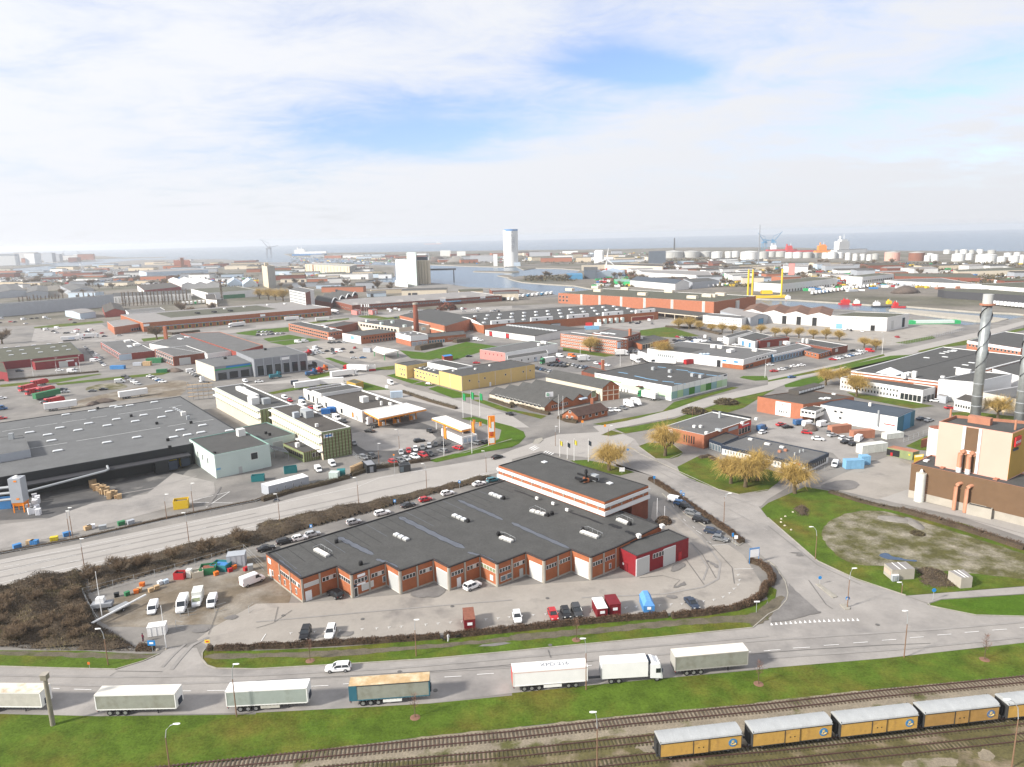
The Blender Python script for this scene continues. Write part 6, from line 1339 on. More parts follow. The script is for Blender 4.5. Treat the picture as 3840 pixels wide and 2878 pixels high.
# masts, turbine, cranes
def mast(s0,s1,l,wd=1.6,m='dark_steel',nm='mast'):
 q=at(s0);H_=hgt(s0,s1);r=empty(nm,tuple(q),0,l,nm);MB().cyl(0,0,0,H_,wd,wd*.6,6).build('pole',[m],r);MB().cyl(0,0,0,3,wd*2.2,wd*1.4,6).build('foot',['concrete'],r);return r,H_
mast('A2:1402,325','A2:1402,215','slim dark chimney beyond the tank farm',4);mast('A2:2127,470','A2:2127,100','tall lattice radio mast on north quay',1.3,'grey_wall')
r,H_=mast('A2:815,560','A2:815,395','white wind turbine with orange lower bands',1.6,'pole_white','wind_turbine')
MB().box(0,1.5,H_,2.4,6,2.4).build('nacelle',['pole_white'],r)
for k in range(3):
 a=math.radians(80+120*k);MB().loft([[(math.cos(a)*t-math.sin(a)*w_*s1,-2+.3*s2,H_+math.sin(a)*t+math.cos(a)*w_*s1) for s1,s2 in ((-1,-1),(1,-1),(1,1),(-1,1))] for t,w_ in ((0,.6),(4,1.3),(20,.3))]).build('blade',['pole_white'],r)
for z in (.3,.42):MB().cyl(0,0,H_*z,H_*z+3,1.75,n=8).build('colour_band',['sign_orange' if z<.4 else 'sign_red'],r)
def crane(s,top,l,m,rz=0.0,boom=.9):
 q=at(s);H_=hgt(s,top);r=empty('harbour_crane',tuple(q),rz,l,'crane');k=H_/60
 for x in (-8,8):
  for y in (-6,6):MB().tube([(x*k,y*k,0),(x*k*.7,y*k*.7,H_*.42)],1.0*k,5).build('leg',[m],r)
 MB().box(0,0,H_*.43,16*k,12*k,4*k).build('portal',[m],r);MB().box(2*k,0,H_*.5,9*k,8*k,6*k).build('cab',[m],r)
 MB().tube([(-2*k,0,H_*.5),(-26*k,0,H_)],[1.4*k,.7*k],5).build('boom',[m],r);MB().tube([(4*k,0,H_*.53),(2*k,0,H_*.75),(-22*k,0,H_*.93)],.5*k,4).build('stay',[m],r);MB().tube([(8*k,0,H_*.52),(34*k,0,H_*.6)],1.0*k,5).build('back_boom',[m],r)
crane('A1:115,372','A1:60,222','blue ship-to-shore crane with raised boom','grey_wall');crane('A0:708,400','A0:708,322','hazy grey harbour crane beyond the far water','grey_wall',.6);crane('A0:548,385','A0:548,318','hazy tower crane over the far city','grey_wall',2.8);crane('A0:695,465','A0:695,415','white quay crane by the far car park','tank_white',1.2);crane('A2:2178,320','A2:2150,168','blue luffing crane behind the tank farm','blue_wall',.2);crane('A3:45,318','A3:75,160','second blue luffing crane behind the tank farm','blue_wall',2.9)
# ships
def ship(s,ln,wd,l,hull,sup,rz=0.0,house=.25,hh_=9,nm='ship',bow=1):
 q=at(s);r=empty(nm,(q.x,q.y,-1.6),rz,l,'ship' if ln>60 else 'boat')
 P_=[(-ln/2,-wd/2),(ln*.36,-wd/2),(ln/2,0),(ln*.36,wd/2),(-ln/2,wd/2)]
 MB().prism(P_,-.5,hh_*.5).build('hull',[hull],r);MB().prism(inset(P_,wd*.06),hh_*.5,hh_*.55).build('deck',['roof_mid'],r)
 x=-ln*.28;MB().box(x,0,hh_*.55+hh_*.5,ln*house,wd*.8,hh_).build('superstructure',[sup],r);MB().box(x+ln*.02,0,hh_*1.65,ln*house*.6,wd*.6,hh_*.25).build('bridge',[sup],r);MB().cyl(x-ln*.06,0,hh_*1.5,hh_*2.2,wd*.12).build('funnel',[sup],r);MB().cyl(x+ln*.05,0,hh_*1.7,hh_*2.4,wd*.03).build('mast',['pole_white'],r)
 return r
r=ship('A1:465,366',190,30,'white car ferry with blue hull stripe at far quay','container_blue','white_panel',0,.3,22);MB().box(20,0,17,150,27,12).build('car_deck',['white_panel'],r)
ship('A1:1530,268',240,36,'faint orange freighter far out at sea','salmon_wall','tank_white',PI,.2,18);ship('A3:1580,145',300,40,'faint grey ship on the sea horizon','grey_wall','tank_white',0,.2,22)
ship('A3:715,345',150,26,'white ship superstructure rising behind oil tanks','tank_white','tank_white',.4,.3,26);ship('A3:120,325',120,22,'red hulled ship moored behind tanks','sign_red','sign_white',0,.15,14);ship('A3:265,335',130,22,'long red hulled ship moored behind tanks','sign_red','sign_red',0,.15,14);ship('A3:540,338',110,20,'orange decked ship moored behind tanks','sign_orange','sign_orange',0,.25,16)
for s,l,h,su,ln,rz in (('A3:205,742','red harbour tug by yellow barge','sign_red','sign_white',22,.1),('A3:735,775','long red work barge along quay','sign_red','sign_red',38,-.1),('A3:805,782','red and cream tug beside work barge','sign_red','canopy_white',22,-.1),('A3:985,798','navy tug with white deckhouse','dark_steel','white_panel',26,-.1),('A3:1135,802','small red tug moored alone','sign_red','sign_red',18,-.1),('A3:1075,785','small orange crane pontoon','sign_orange','sign_yellow',18,0)):
 ship(s,ln*.75,5.5,l,h,su,rz,.3,3.0,'tug')
q=at('A2:2110,735');r=empty('jack_up_barge',(q.x,q.y,-1.6),-.05,'yellow barge with four tall yellow legs','barge');MB().box(14,6,2,46,14,4).build('hull',['sign_yellow'],r)
HL=hgt('A2:2015,700','A2:2015,470')
for x in (-10,-5,29):MB().cyl(x,0,0,HL+2,1.1,n=8).build('leg',['sign_yellow'],r)
MB().box(14,8,8,12,8,4).build('deckhouse',['sign_yellow'],r)
q=at('A3:1400,935');r=empty('green_pontoon',tuple(at('A3:1425,955')),-.1,'green open pontoon lying on the quay','pontoon');MB().box(0,0,1.4,40,7,2.8).build('hull',['flag_green'],r);MB().box(0,-.6,1.8,30,6.2,2.2).build('ramp',['mint_wall'],r)
# ---------------------------------------------------------------- far sheds, one by one
wm=['white_wall','grey_sheet','sand_wall','brick_dark','pale_blue_wall','white_panel','silo_beige','brick_pale'];wn=['white','grey','sand coloured','dark brick','pale blue','bright white','beige','pale brick']
rm=['roof_mid','roof_dark','roof_pale','roof_green','roof_brown']
def scatter(zone,n,where,smin,smax,hmin,hmax,rng,avoid=()):
 P_=px(zone);xs=[p[0] for p in P_];ys=[p[1] for p in P_];made=0;tries=0
 def inside(x,y):
  c_=False;j=len(P_)-1
  for i in range(len(P_)):
   if (P_[i][1]>y)!=(P_[j][1]>y) and x<(P_[j][0]-P_[i][0])*(y-P_[i][1])/(P_[j][1]-P_[i][1])+P_[i][0]:c_=not c_
   j=i
  return c_
 while made<n and tries<n*30:
  tries+=1
  x,y=rng.uniform(min(xs),max(xs)),rng.uniform(min(ys),max(ys))
  if not inside(x,y):continue
  q=at((x,y));k=rng.randrange(len(wm));lx,ly=rng.uniform(smin,smax),rng.uniform(smin*.4,smax*.5);h=rng.uniform(hmin,hmax);rz=rng.choice((-.12,.05,.2))+rng.uniform(-.05,.05)
  r=max(lx,ly)*.55
  if any((q-o).length<r+ro for o,ro in FARB):continue
  FARB.append((q,r));made+=1
  e=empty('far_shed',tuple(q),rz,f'{wn[k]} shed {where}','building',f'sheds {where}')
  MB().prism([(-lx/2,-ly/2),(lx/2,-ly/2),(lx/2,ly/2),(-lx/2,ly/2)],0,h,bottom=False).build('wall',[wm[k]],e)
  rs=rng.uniform(.3,2.5);mb=MB()
  mb.face([(-lx/2-.4,-ly/2-.4,h-.1),(lx/2+.4,-ly/2-.4,h-.1),(lx/2+.4,0,h+rs),(-lx/2-.4,0,h+rs)]).face([(lx/2+.4,ly/2+.4,h-.1),(-lx/2-.4,ly/2+.4,h-.1),(-lx/2-.4,0,h+rs),(lx/2+.4,0,h+rs)])
  mb.face([(-lx/2,-ly/2,h-.1),(-lx/2,ly/2,h-.1),(-lx/2,0,h+rs)]).face([(lx/2,-ly/2,h-.1),(lx/2,0,h+rs),(lx/2,ly/2,h-.1)])
  mb.build('roof',[rng.choice(rm)],e)
  for t in range(rng.randint(0,3)):MB().box(lx*rng.uniform(-.4,.4),-ly/2-.1,2.2,3.6,.4,4.2).build('gate_door',['shutter_dark'],e)
FARB=[(Vector((sum(p[0] for p in o_[1])/len(o_[1]),sum(p[1] for p in o_[1])/len(o_[1]),0)),o_[2]) for o_ in []]
for o in list(COL.objects):
 if o.type=='EMPTY' and o.get('category') and o.location.y>500:
  rr=0
  for ch in o.children:
   if ch.type=='MESH':rr=max(rr,max(abs(v[0])+abs(v[1]) for v in ch.bound_box)*.6)
  FARB.append((Vector((o.location.x,o.location.y,0)),min(rr,90)))
rg=random.Random(21)
scatter('A0:0,500 700,470 1400,420 2212,420 2212,560 1500,590 0,600',60,'around the far car park',30,95,5,11,rg)
scatter('A1:180,450 860,460 1180,550 880,640 1200,680 2000,690 2212,680 A2:0,720 0,760 A1:900,720 250,640',44,'beside the silo basin',25,70,5,11,rg)
scatter('A0:0,620 1000,620 2212,560 2212,640 1200,720 0,740',10,'behind the poplar rows',30,70,5,9,rg)
scatter('A2:700,440 2212,430 A3:600,470 2212,480 2212,640 1000,640 A2:2212,660 700,560',80,'on the north quay',25,80,5,11,rg)
scatter('A1:300,378 1400,360 2150,370 2150,430 1600,430 900,398',22,'on the outer quay',40,110,6,14,rg)
scatter('A2:100,345 1100,350 1300,420 600,430 100,420',20,'north of the cement silo',40,110,6,14,rg)
scatter('A0:-300,395 950,398 850,410 0,455 -300,460',34,'in the far city',40,120,18,50,rg)
# ================================================================== vehicles
def ring(x,w,z0,z1,ch=.12):# one cross-section, 8 points
 c=min(ch,(z1-z0)*.3)
 return [(x,-w,z0+c),(x,-w+c,z0),(x,w-c,z0),(x,w,z0+c),(x,w,z1-c),(x,w-c,z1),(x,-w+c,z1),(x,-w,z1-c)]
CARS={}
SPEC={  # body stations (x, half width, z0, z1), cabin base x0..x1, cabin top x0..x1, roof z, wheel x, wheel r
 'hatchback':([(-2.05,.70,.42,.78),(-1.95,.84,.25,.92),(-1.2,.88,.2,.95),(.6,.88,.2,.92),(1.5,.86,.22,.84),(1.98,.80,.26,.72),(2.08,.62,.36,.60)],(-1.90,.95),(-1.45,.15),1.46,1.27,.32),
 'estate car':([(-2.35,.72,.42,.85),(-2.25,.86,.26,.96),(-1.3,.91,.2,.98),(.7,.91,.2,.94),(1.8,.88,.22,.86),(2.25,.82,.26,.74),(2.36,.62,.36,.62)],(-2.2,1.0),(-1.85,.15),1.48,1.42,.33),
 'saloon':([(-2.3,.72,.45,.86),(-2.2,.86,.28,.98),(-1.3,.90,.2,.98),(.7,.90,.2,.93),(1.75,.87,.22,.84),(2.2,.82,.26,.72),(2.32,.62,.36,.6)],(-1.55,1.0),(-.85,.15),1.44,1.38,.33),
 'sport utility car':([(-2.2,.74,.5,.95),(-2.1,.90,.32,1.08),(-1.2,.93,.28,1.10),(.7,.93,.28,1.06),(1.7,.91,.28,.98),(2.15,.84,.32,.84),(2.24,.66,.42,.72)],(-2.05,.95),(-1.75,.2),1.70,1.35,.37)}
def car_proto(kind,far):
 st,cb,ct,zr,wx,wr=SPEC[kind];root=empty('car',(0,0,-500))
 body=MB().loft([ring(*s_,) for s_ in st]);zb=st[2][3]-.03;wb,wt=st[2][1]-.06,st[2][1]-.24
 cab=MB().loft([[(cb[0],-wb,zb),(cb[1],-wb,zb),(cb[1],wb,zb),(cb[0],wb,zb)],[(ct[0],-wt,zr-.07),(ct[1],-wt,zr-.07),(ct[1],wt,zr-.07),(ct[0],wt,zr-.07)]],cap=True)
 roof=MB().box((ct[0]+ct[1])/2,0,zr-.04,ct[1]-ct[0]+.16,wt*2+.08,.09)
 pil=MB()
 for sy in (-1,1):
  for xa,xb in ((cb[0],ct[0]),(cb[1],ct[1]),((cb[0]+cb[1])/2-.1,(ct[0]+ct[1])/2)):
   pil.tube([(xa,sy*(wb+.01),zb),(xb,sy*(wt+.01),zr-.06)],.055,4)
 if far:
  mb=MB();
  for src,m in ((body,0),(cab,1),(roof,0)):
   k=len(mb.v);mb.v+=src.v;mb.f+=[tuple(k+i for i in f) for f in src.f];mb.m+=[m]*len(src.f)
  for sx in (-wx,wx):
   for sy in (-1,1):mb.wheel(sx,sy*(st[2][1]-.08),wr,wr,.22,8,2)
  root=mb.build('car',['paint_white','glass_dark','tyre']);root.location=(0,0,-500);return root
 body.build('body',['paint_white'],root,False);roof.build('roof',['paint_white'],root);pil.build('pillars',['paint_white'],root)
 cab.build('windows',['glass_dark'],root)
 for sx in (-wx,wx):
  for sy in (-1,1):MB().wheel(sx,sy*(st[2][1]-.07),wr,wr,.22,14,0,1).build('wheel',['tyre','hub'],root)
 xf=st[-2][0]
 for sy in (-1,1):
  MB().box(xf-.02,sy*.58,.66,.22,.34,.13).build('headlight',['lamp_glass'],root);MB().box(st[1][0]-.03,sy*.66,.78,.14,.26,.2).build('tail_light',['tail_red'],root)
  MB().box(cb[1]-.35,sy*(wb+.16),zb+.08,.16,.2,.14).build('mirror',['paint_white'],root)
 MB().box(st[0][0]-.01,0,.55,.04,.5,.12).build('number_plate',['sign_white'],root)
 return root
def van_proto(kind,far):
 big=kind=='panel van'
 L_,W_,H_=(5.6,1.0,2.45) if big else (4.4,.92,1.85)
 st=[(-L_/2,W_*.92,.45,H_-.1),(-L_/2+.1,W_,.32,H_),(L_*.14,W_,.3,H_),(L_*.27,W_*.97,.3,H_*.80),(L_*.31,W_*.97,.3,H_*.55),(L_*.47,W_*.9,.32,H_*.44),(L_*.5,W_*.72,.42,H_*.36)]
 st[3]=(L_*.20,W_*.99,.3,H_*.97)
 body=MB().loft([ring(*s_,ch=.16) for s_ in st]);root=empty('van',(0,0,-500))
 gl=MB();x0,x1,z0,z1=L_*.315,L_*.205,H_*.56,H_*.92
 gl.face([(x0+.03,-W_*.82,z0),(x0+.03,W_*.82,z0),(x1+.05,W_*.80,z1),(x1+.05,-W_*.80,z1)])
 for sy in (-1,1):gl.face([(L_*.06,sy*(W_+.012),z0),(L_*.27,sy*(W_+.0),z0),(L_*.2,sy*(W_+.012),z1-.1),(L_*.06,sy*(W_+.012),z1-.1)])
 if not big:gl.face([(-L_/2-.005,-W_*.7,H_*.55),(-L_/2-.005,W_*.7,H_*.55),(-L_/2+.0,W_*.68,H_*.86),(-L_/2+.0,-W_*.68,H_*.86)])
 wx,wr=L_*.31,.34
 if far:
  mb=MB()
  for src,m in ((body,0),(gl,1)):
   k=len(mb.v);mb.v+=src.v;mb.f+=[tuple(k+i for i in f) for f in src.f];mb.m+=[m]*len(src.f)
  for sx in (-wx,wx):
   for sy in (-1,1):mb.wheel(sx,sy*(W_-.08),wr,wr,.24,8,2)
  r=mb.build('van',['paint_white','glass_dark','tyre']);r.location=(0,0,-500);return r
 body.build('body',['paint_white'],root);gl.build('windows',['glass_dark'],root)
 for sx in (-wx,wx):
  for sy in (-1,1):MB().wheel(sx,sy*(W_-.08),wr,wr,.24,14,0,1).build('wheel',['tyre','hub'],root)
 for sy in (-1,1):
  MB().box(L_*.465,sy*W_*.62,H_*.36,.2,.34,.2).build('headlight',['lamp_glass'],root);MB().box(-L_/2+.02,sy*W_*.88,H_*.4,.1,.14,.5).build('tail_light',['tail_red'],root);MB().box(L_*.27,sy*(W_+.14),H_*.58,.14,.22,.24).build('mirror',['sign_dark'],root)
 MB().box(L_*.5,0,.42,.08,W_*1.5,.2).build('bumper',['grey_wall'],root)
 return root
def proto(kind,far):
 k=(kind,far)
 if k not in CARS:CARS[k]=van_proto(kind,far) if 'van' in kind else car_proto(kind,far)
 return CARS[k]
def paint(o,m):
 def one(x):
  if x.type=='MESH' and x.data.materials and x.data.materials[0] and x.data.materials[0].name=='paint_white':
   x.material_slots[0].link='OBJECT';x.material_slots[0].material=MAT[m]
 one(o)
 for c in o.children:one(c)
CN={'w':'white','k':'black','r':'red','d':'dark grey','n':'navy','b':'blue','s':'silver','g':'grey','e':'beige','t':'teal','o':'orange'}
CM={'w':'white','k':'black','r':'red','d':'dark_grey','n':'dark_blue','b':'blue','s':'silver','g':'grey','e':'beige','t':'teal','o':'orange'}
KN={'h':'hatchback','e':'estate car','s':'saloon','u':'sport utility car','v':'small van','V':'panel van'}
def car(code,p,ang,where,label=None,z=.05):
 kind=KN[code[1]];q=at(p) if not isinstance(p,Vector) else p
 far=q.length>260
 o=copy_tree(proto(kind,far));o.location=(q.x,q.y,z);o.rotation_euler=(0,0,ang)
 paint(o,'paint_'+CM[code[0]])
 o.name='van' if 'van' in kind else 'car'
 if far:o.name=('van' if 'van' in kind else 'car')
 tag(o,label or f'{CN[code[0]]} {kind} {where}','van' if 'van' in kind else 'car',f'vehicles {where}')
 return o
def head(s):# heading from a rear point to a front point
 a,b=[at(p) for p in px(s)];d=b-a;return math.atan2(d.y,d.x)
def row(tile,p0,p1,codes,vec,where,z=.05):
 """cars side by side from p0 to p1; vec = picture vector from tail to nose at p0"""
 n=len(codes)
 for k,c in enumerate(codes):
  if c=='--':continue
  f=k/max(1,n-1);x=p0[0]+(p1[0]-p0[0])*f+R.uniform(-2,2);y=p0[1]+(p1[1]-p0[1])*f
  car(c,f'{tile}:{x},{y}',head(f'{tile}:{x},{y} {x+vec[0]},{y+vec[1]}')+R.uniform(-.04,.04),where,None,z)
codes=lambda s:s.split()
# one by one near the brick hall
car('ku','C1:685,1008',head('C1:745,1050 630,985'),'','black sport utility car parked in a notch of the brick hall front');car('wu','C1:1870,938',head('C1:1800,965 1940,905'),'','white sport utility car parked before a white door of the brick hall')
car('ku','E1:428,250',head('E1:442,205 408,300'),'','black car with fogged green windscreen parked by hedge');car('we','E1:645,235',head('E1:665,170 628,290'),'','white estate car parked with nose to hedge')
wl='parked nose-on to the lot hedge'
car('wh','C2:45,1205',head('C2:35,1150 60,1260'),wl);car('rh','C2:355,1185',head('C2:335,1135 375,1225'),wl);car('kh','C2:465,1170',head('C2:445,1125 480,1215'),wl);car('du','C2:562,1157',head('C2:535,1100 585,1205'),wl);car('ns','C2:1555,1088',head('C2:1520,1050 1595,1125'),'','navy saloon parked alone by curved hedge')
wl='parked in slanted bays by office end'
for c,x,y in (('wv',1412,193),('be',1465,222),('ku',1510,254),('ge',1562,304),('ku',1628,366),('ne',1735,464),('gh',1797,526)):car(c,f'C2:{x},{y}',head(f'C2:{x-55},{y-10} {x+55},{y+12}'),wl)
wl='parked in line behind the brick hall'
for c,x,y in (('ks',90,610),('ke',255,548),('wh',380,520),('sh',490,486),('sh',845,380),('we',1092,302),('ds',1315,234),('rh',1465,185),('wh',1655,130),('ws',1928,48),('te',2050,15)):car(c,f'C1:{x},{y}',head(f'C1:{x-60},{y+14} {x+60},{y-14}'),wl)
car('wV','C0:2185,895',head('C0:2130,925 2270,870'),'','long white panel van with orange roof beacon beside brick hall end')
car('wv','C0:1325,1135',head('C0:1345,1080 1300,1195'),'','white small van standing alone in muddy yard');car('wV','C0:1580,1112',head('C0:1605,1060 1560,1170'),'','white panel van behind mesh gate');car('wv','C0:1835,1078',head('C0:1855,1020 1815,1135'),'','white van with yellow front corner in muddy yard')
car('we','E1:712,545',head('E1:820,565 600,580'),'','white estate car driving along the front street')
car('ks','B1:2085,968',head('B1:2050,975 2125,955'),'','black saloon driving on the highway toward junction')
# filling station
wl='parked in the station yard row'
for c,x,y in (('sh',1255,928),('rh',1320,913),('wh',1378,898),('gh',1440,886),('sh',1497,871),('dh',1553,858),('kh',1618,852)):car(c,f'B1:{x},{y}',head(f'B1:{x-5},{y-25} {x+5},{y+25}'),wl)
wl='parked along the station hedge'
for c,x,y in (('rh',1185,1010),('gh',1248,998),('sh',1297,982),('wu',1375,968),('ru',1445,953),('du',1500,942)):car(c,f'B1:{x},{y}',head(f'B1:{x-40},{y-14} {x+40},{y+14}'),wl)
wl='parked beside the station lawn'
for c,x,y in (('ge',1612,914),('re',1742,888),('se',1820,800),('gu',1900,846),('dh',1965,834)):car(c,f'B1:{x},{y}',head(f'B1:{x+45},{y+12} {x-45},{y-12}'),wl)
wl='on the station forecourt'
for c,x,y,dx,dy in (('ke',1412,826,45,-6),('kh',1505,742,20,10),('ks',985,742,45,4),('du',1005,962,40,20),('ge',930,970,40,20),('gs',845,848,20,18)):car(c,f'B1:{x},{y}',head(f'B1:{x-dx},{y-dy} {x+dx},{y+dy}'),wl)
wl='in the yard beside the station shop'
for c,x,y in (('wv',250,452),('rh',296,476),('bh',395,460),('wV',405,508),('rs',480,538),('ss',545,517),('wV',537,557),('gs',660,608),('wV',700,635),('ds',760,655)):car(c,f'B1:{x},{y}',head(f'B1:{x-35},{y-14} {x+35},{y+14}'),wl)
car('wv','B1:660,1030',head('B1:635,1000 695,1060'),'','white van parked on gravel before low olive office');car('wv','B1:540,1078',head('B1:515,1045 570,1108'),'','white van parked beside green skip')
car('nV','B1:348,330',head('B1:320,332 380,326'),'','navy van passing on road behind station shop');car('wV','B1:1165,330',head('B1:1145,322 1190,342'),'','white van driving past pump house');car('ws','B1:28,312',head('B1:0,314 60,310'),'','white saloon parked by hedge near grey workshop');car('ks','B1:2190,592',head('B1:2212,600 2170,585'),'','dark saloon approaching junction on road');car('es','B1:1497,332',head('B1:1460,330 1535,336'),'','brown saloon beside yellow wing')
# cottage yard
wl='parked beside the brick cottage'
car('wh','B2:850,560',head('B2:828,545 880,575'),wl);car('ws','B2:900,558',head('B2:870,552 930,565'),wl);car('gh','B2:962,542',head('B2:930,535 995,550'),wl)
# office-end, showroom, garages
wl='parked in the garage yard'
for c,x,y,dx,dy in (('rs',112,685,35,-6),('ks',168,706,38,-2),('rh',335,755,36,4),('ws',430,810,40,4),('gh',540,752,35,-12),('ss',560,778,40,-6),('wh',650,803,38,-8),('sh',715,812,35,-8),('ks',675,838,38,-6),('kh',735,855,38,-8),('wV',785,815,30,-22),('wh',15,575,30,10),('bV',275,678,40,-4),('wV',350,690,40,-6),('wV',475,690,40,-8)):car(c,f'B3:{x},{y}',head(f'B3:{x-dx},{y-dy} {x+dx},{y+dy}'),wl)
car('wv','B3:578,1035',head('B3:590,1010 560,1060'),'','white small van at corner of black trimmed office');wl='parked by the teal end wall'
car('ns','B3:1325,636',head('B3:1290,640 1360,632'),wl);car('ss','B3:1390,648',head('B3:1358,655 1422,640'),wl);car('ws','B3:1440,478',head('B3:1490,480 1390,475'),'','white saloon parked before white hall');car('rs','B3:1570,540',head('B3:1540,540 1610,538'),'','dark red saloon turning beside white hall');car('bs','B3:205,272',head('B3:170,275 240,268'),'','pale blue saloon driving on the long road')
wl='parked behind the brick showroom'
for c,x,y in (('bV',2160,725),('wh',2165,752)):car(c,f'B2:{x},{y}',head(f'B2:{x-30},{y+10} {x+30},{y-10}'),wl)
# lots in the middle distance
wl='in the lot before the striped hall'
row('A2',(215,1345),(330,1375),codes('dh ks bh nh gs sh'),(30,-8),wl);row('A2',(330,1318),(460,1330),codes('ks ns ks dh ks'),(30,-8),wl);row('A2',(390,1295),(640,1340),codes('ks ns gs es sh gs ns bh'),(28,-8),wl);row('A2',(570,1335),(640,1345),codes('gs ss ds'),(28,-8),wl)
for c,x,y in (('wV',415,1245),('rV',385,1290),('ws',500,1255),('ks',540,1265),('wh',730,1305),('rh',770,1310),('ws',820,1320)):car(c,f'A2:{x},{y}',head(f'A2:{x-30},{y-4} {x+30},{y+5}'),wl)
wl='in the lot behind the brick office'
row('A2',(1430,1075),(1620,1092),codes('rh ss ks ks ns gs'),(28,4),wl);row('A2',(1410,1105),(1560,1118),codes('ks ns ks ws bs'),(28,4),wl);row('A2',(1420,1125),(1540,1132),codes('ks ds ks'),(28,4),wl)
for c,x,y in (('wV',1630,1120),('wV',1810,1108),('ws',1930,1145),('wV',2045,1135)):car(c,f'A2:{x},{y}',head(f'A2:{x-30},{y-2} {x+30},{y+2}'),wl)
wl='outside the three-storey brick office'
row('A2',(1000,1205),(1085,1198),codes('gs ds ss ws'),(26,10),wl)
wl='in the trade unit car park'
for c,x,y in (('rs',52,1235),('ws',120,1220),('gs',165,1212),('ws',225,1193),('ws',290,1184)):car(c,f'A3:{x},{y+137}',head(f'A3:{x-35},{y+137} {x+35},{y+135}'),wl)
row('A3',(560,1270),(800,1215),codes('rs ws ss gs ws bs ss ws ss'),(28,2),wl);row('A3',(740,1195),(880,1200),codes('ks ws ss rV'),(28,2),wl);car('wh','A3:20,1318',head('A3:0,1318 45,1316'),wl)
wl='in the lot of the courtyard works'
row('A1',(30,1030),(130,1030),codes('gs ws ss gs'),(20,-3),wl);row('A1',(20,1058),(230,1044),codes('ks ws ss ns ws ss'),(20,-3),wl);row('A1',(640,1125),(760,1120),codes('ks ds ks ss'),(22,3),wl)
for c,x,y in (('wV',655,1098),('wV',365,1122),('sV',425,1115),('ss',565,1215),('ss',845,1258),('bs',925,1255),('ks',1840,1243),('wV',1905,1100),('ws',1940,1105),('rs',1905,1300),('ns',1210,908)):car(c,f'A1:{x},{y}',head(f'A1:{x-30},{y} {x+30},{y-1}'),wl if y<1130 else 'on the open forecourts behind the yellow works')
wl='in the narrow lot beside the red hall'
row('A0',(735,1165),(900,1320),codes('ss ks gs ks gs ss rs ws gs ns ws'),(34,12),wl);row('A0',(800,1205),(880,1260),codes('ks ws ss gs'),(34,12),wl);car('wV','A0:820,1285',head('A0:790,1285 850,1282'),wl);car('wV','A0:465,1325',head('A0:420,1322 505,1328'),'','white panel van outside red hall roller door');car('ns','A0:905,1068',head('A0:880,1068 935,1066'),'','dark saloon on the road by the terminal');car('ss','A0:1035,1062',head('A0:1010,1063 1065,1060'),'','silver saloon on the road by the terminal')
wl='on the dirt lot behind the distribution hall'
row('B0',(1080,265),(1190,330),codes('ks ds ss ws ss'),(38,2),wl);row('B0',(1300,265),(1405,312),codes('ws ds ws bs ws'),(38,0),wl)
for c,x,y in (('wV',1038,315),('gs',800,392),('ks',895,378),('ns',545,378),('ss',565,400),('ss',390,488),('ws',15,455),('bV',10,550),('rs',15,630)):car(c,f'B0:{x},{y}',head(f'B0:{x-40},{y+4} {x+40},{y-4}'),wl)
row('B0',(1650,225),(1710,262),codes('wV ws ss gs'),(38,-4),'beside the car workshop')
car('wv','B0:2120,310',head('B0:2095,300 2150,322'),'','white pickup crossing behind olive rear wing')
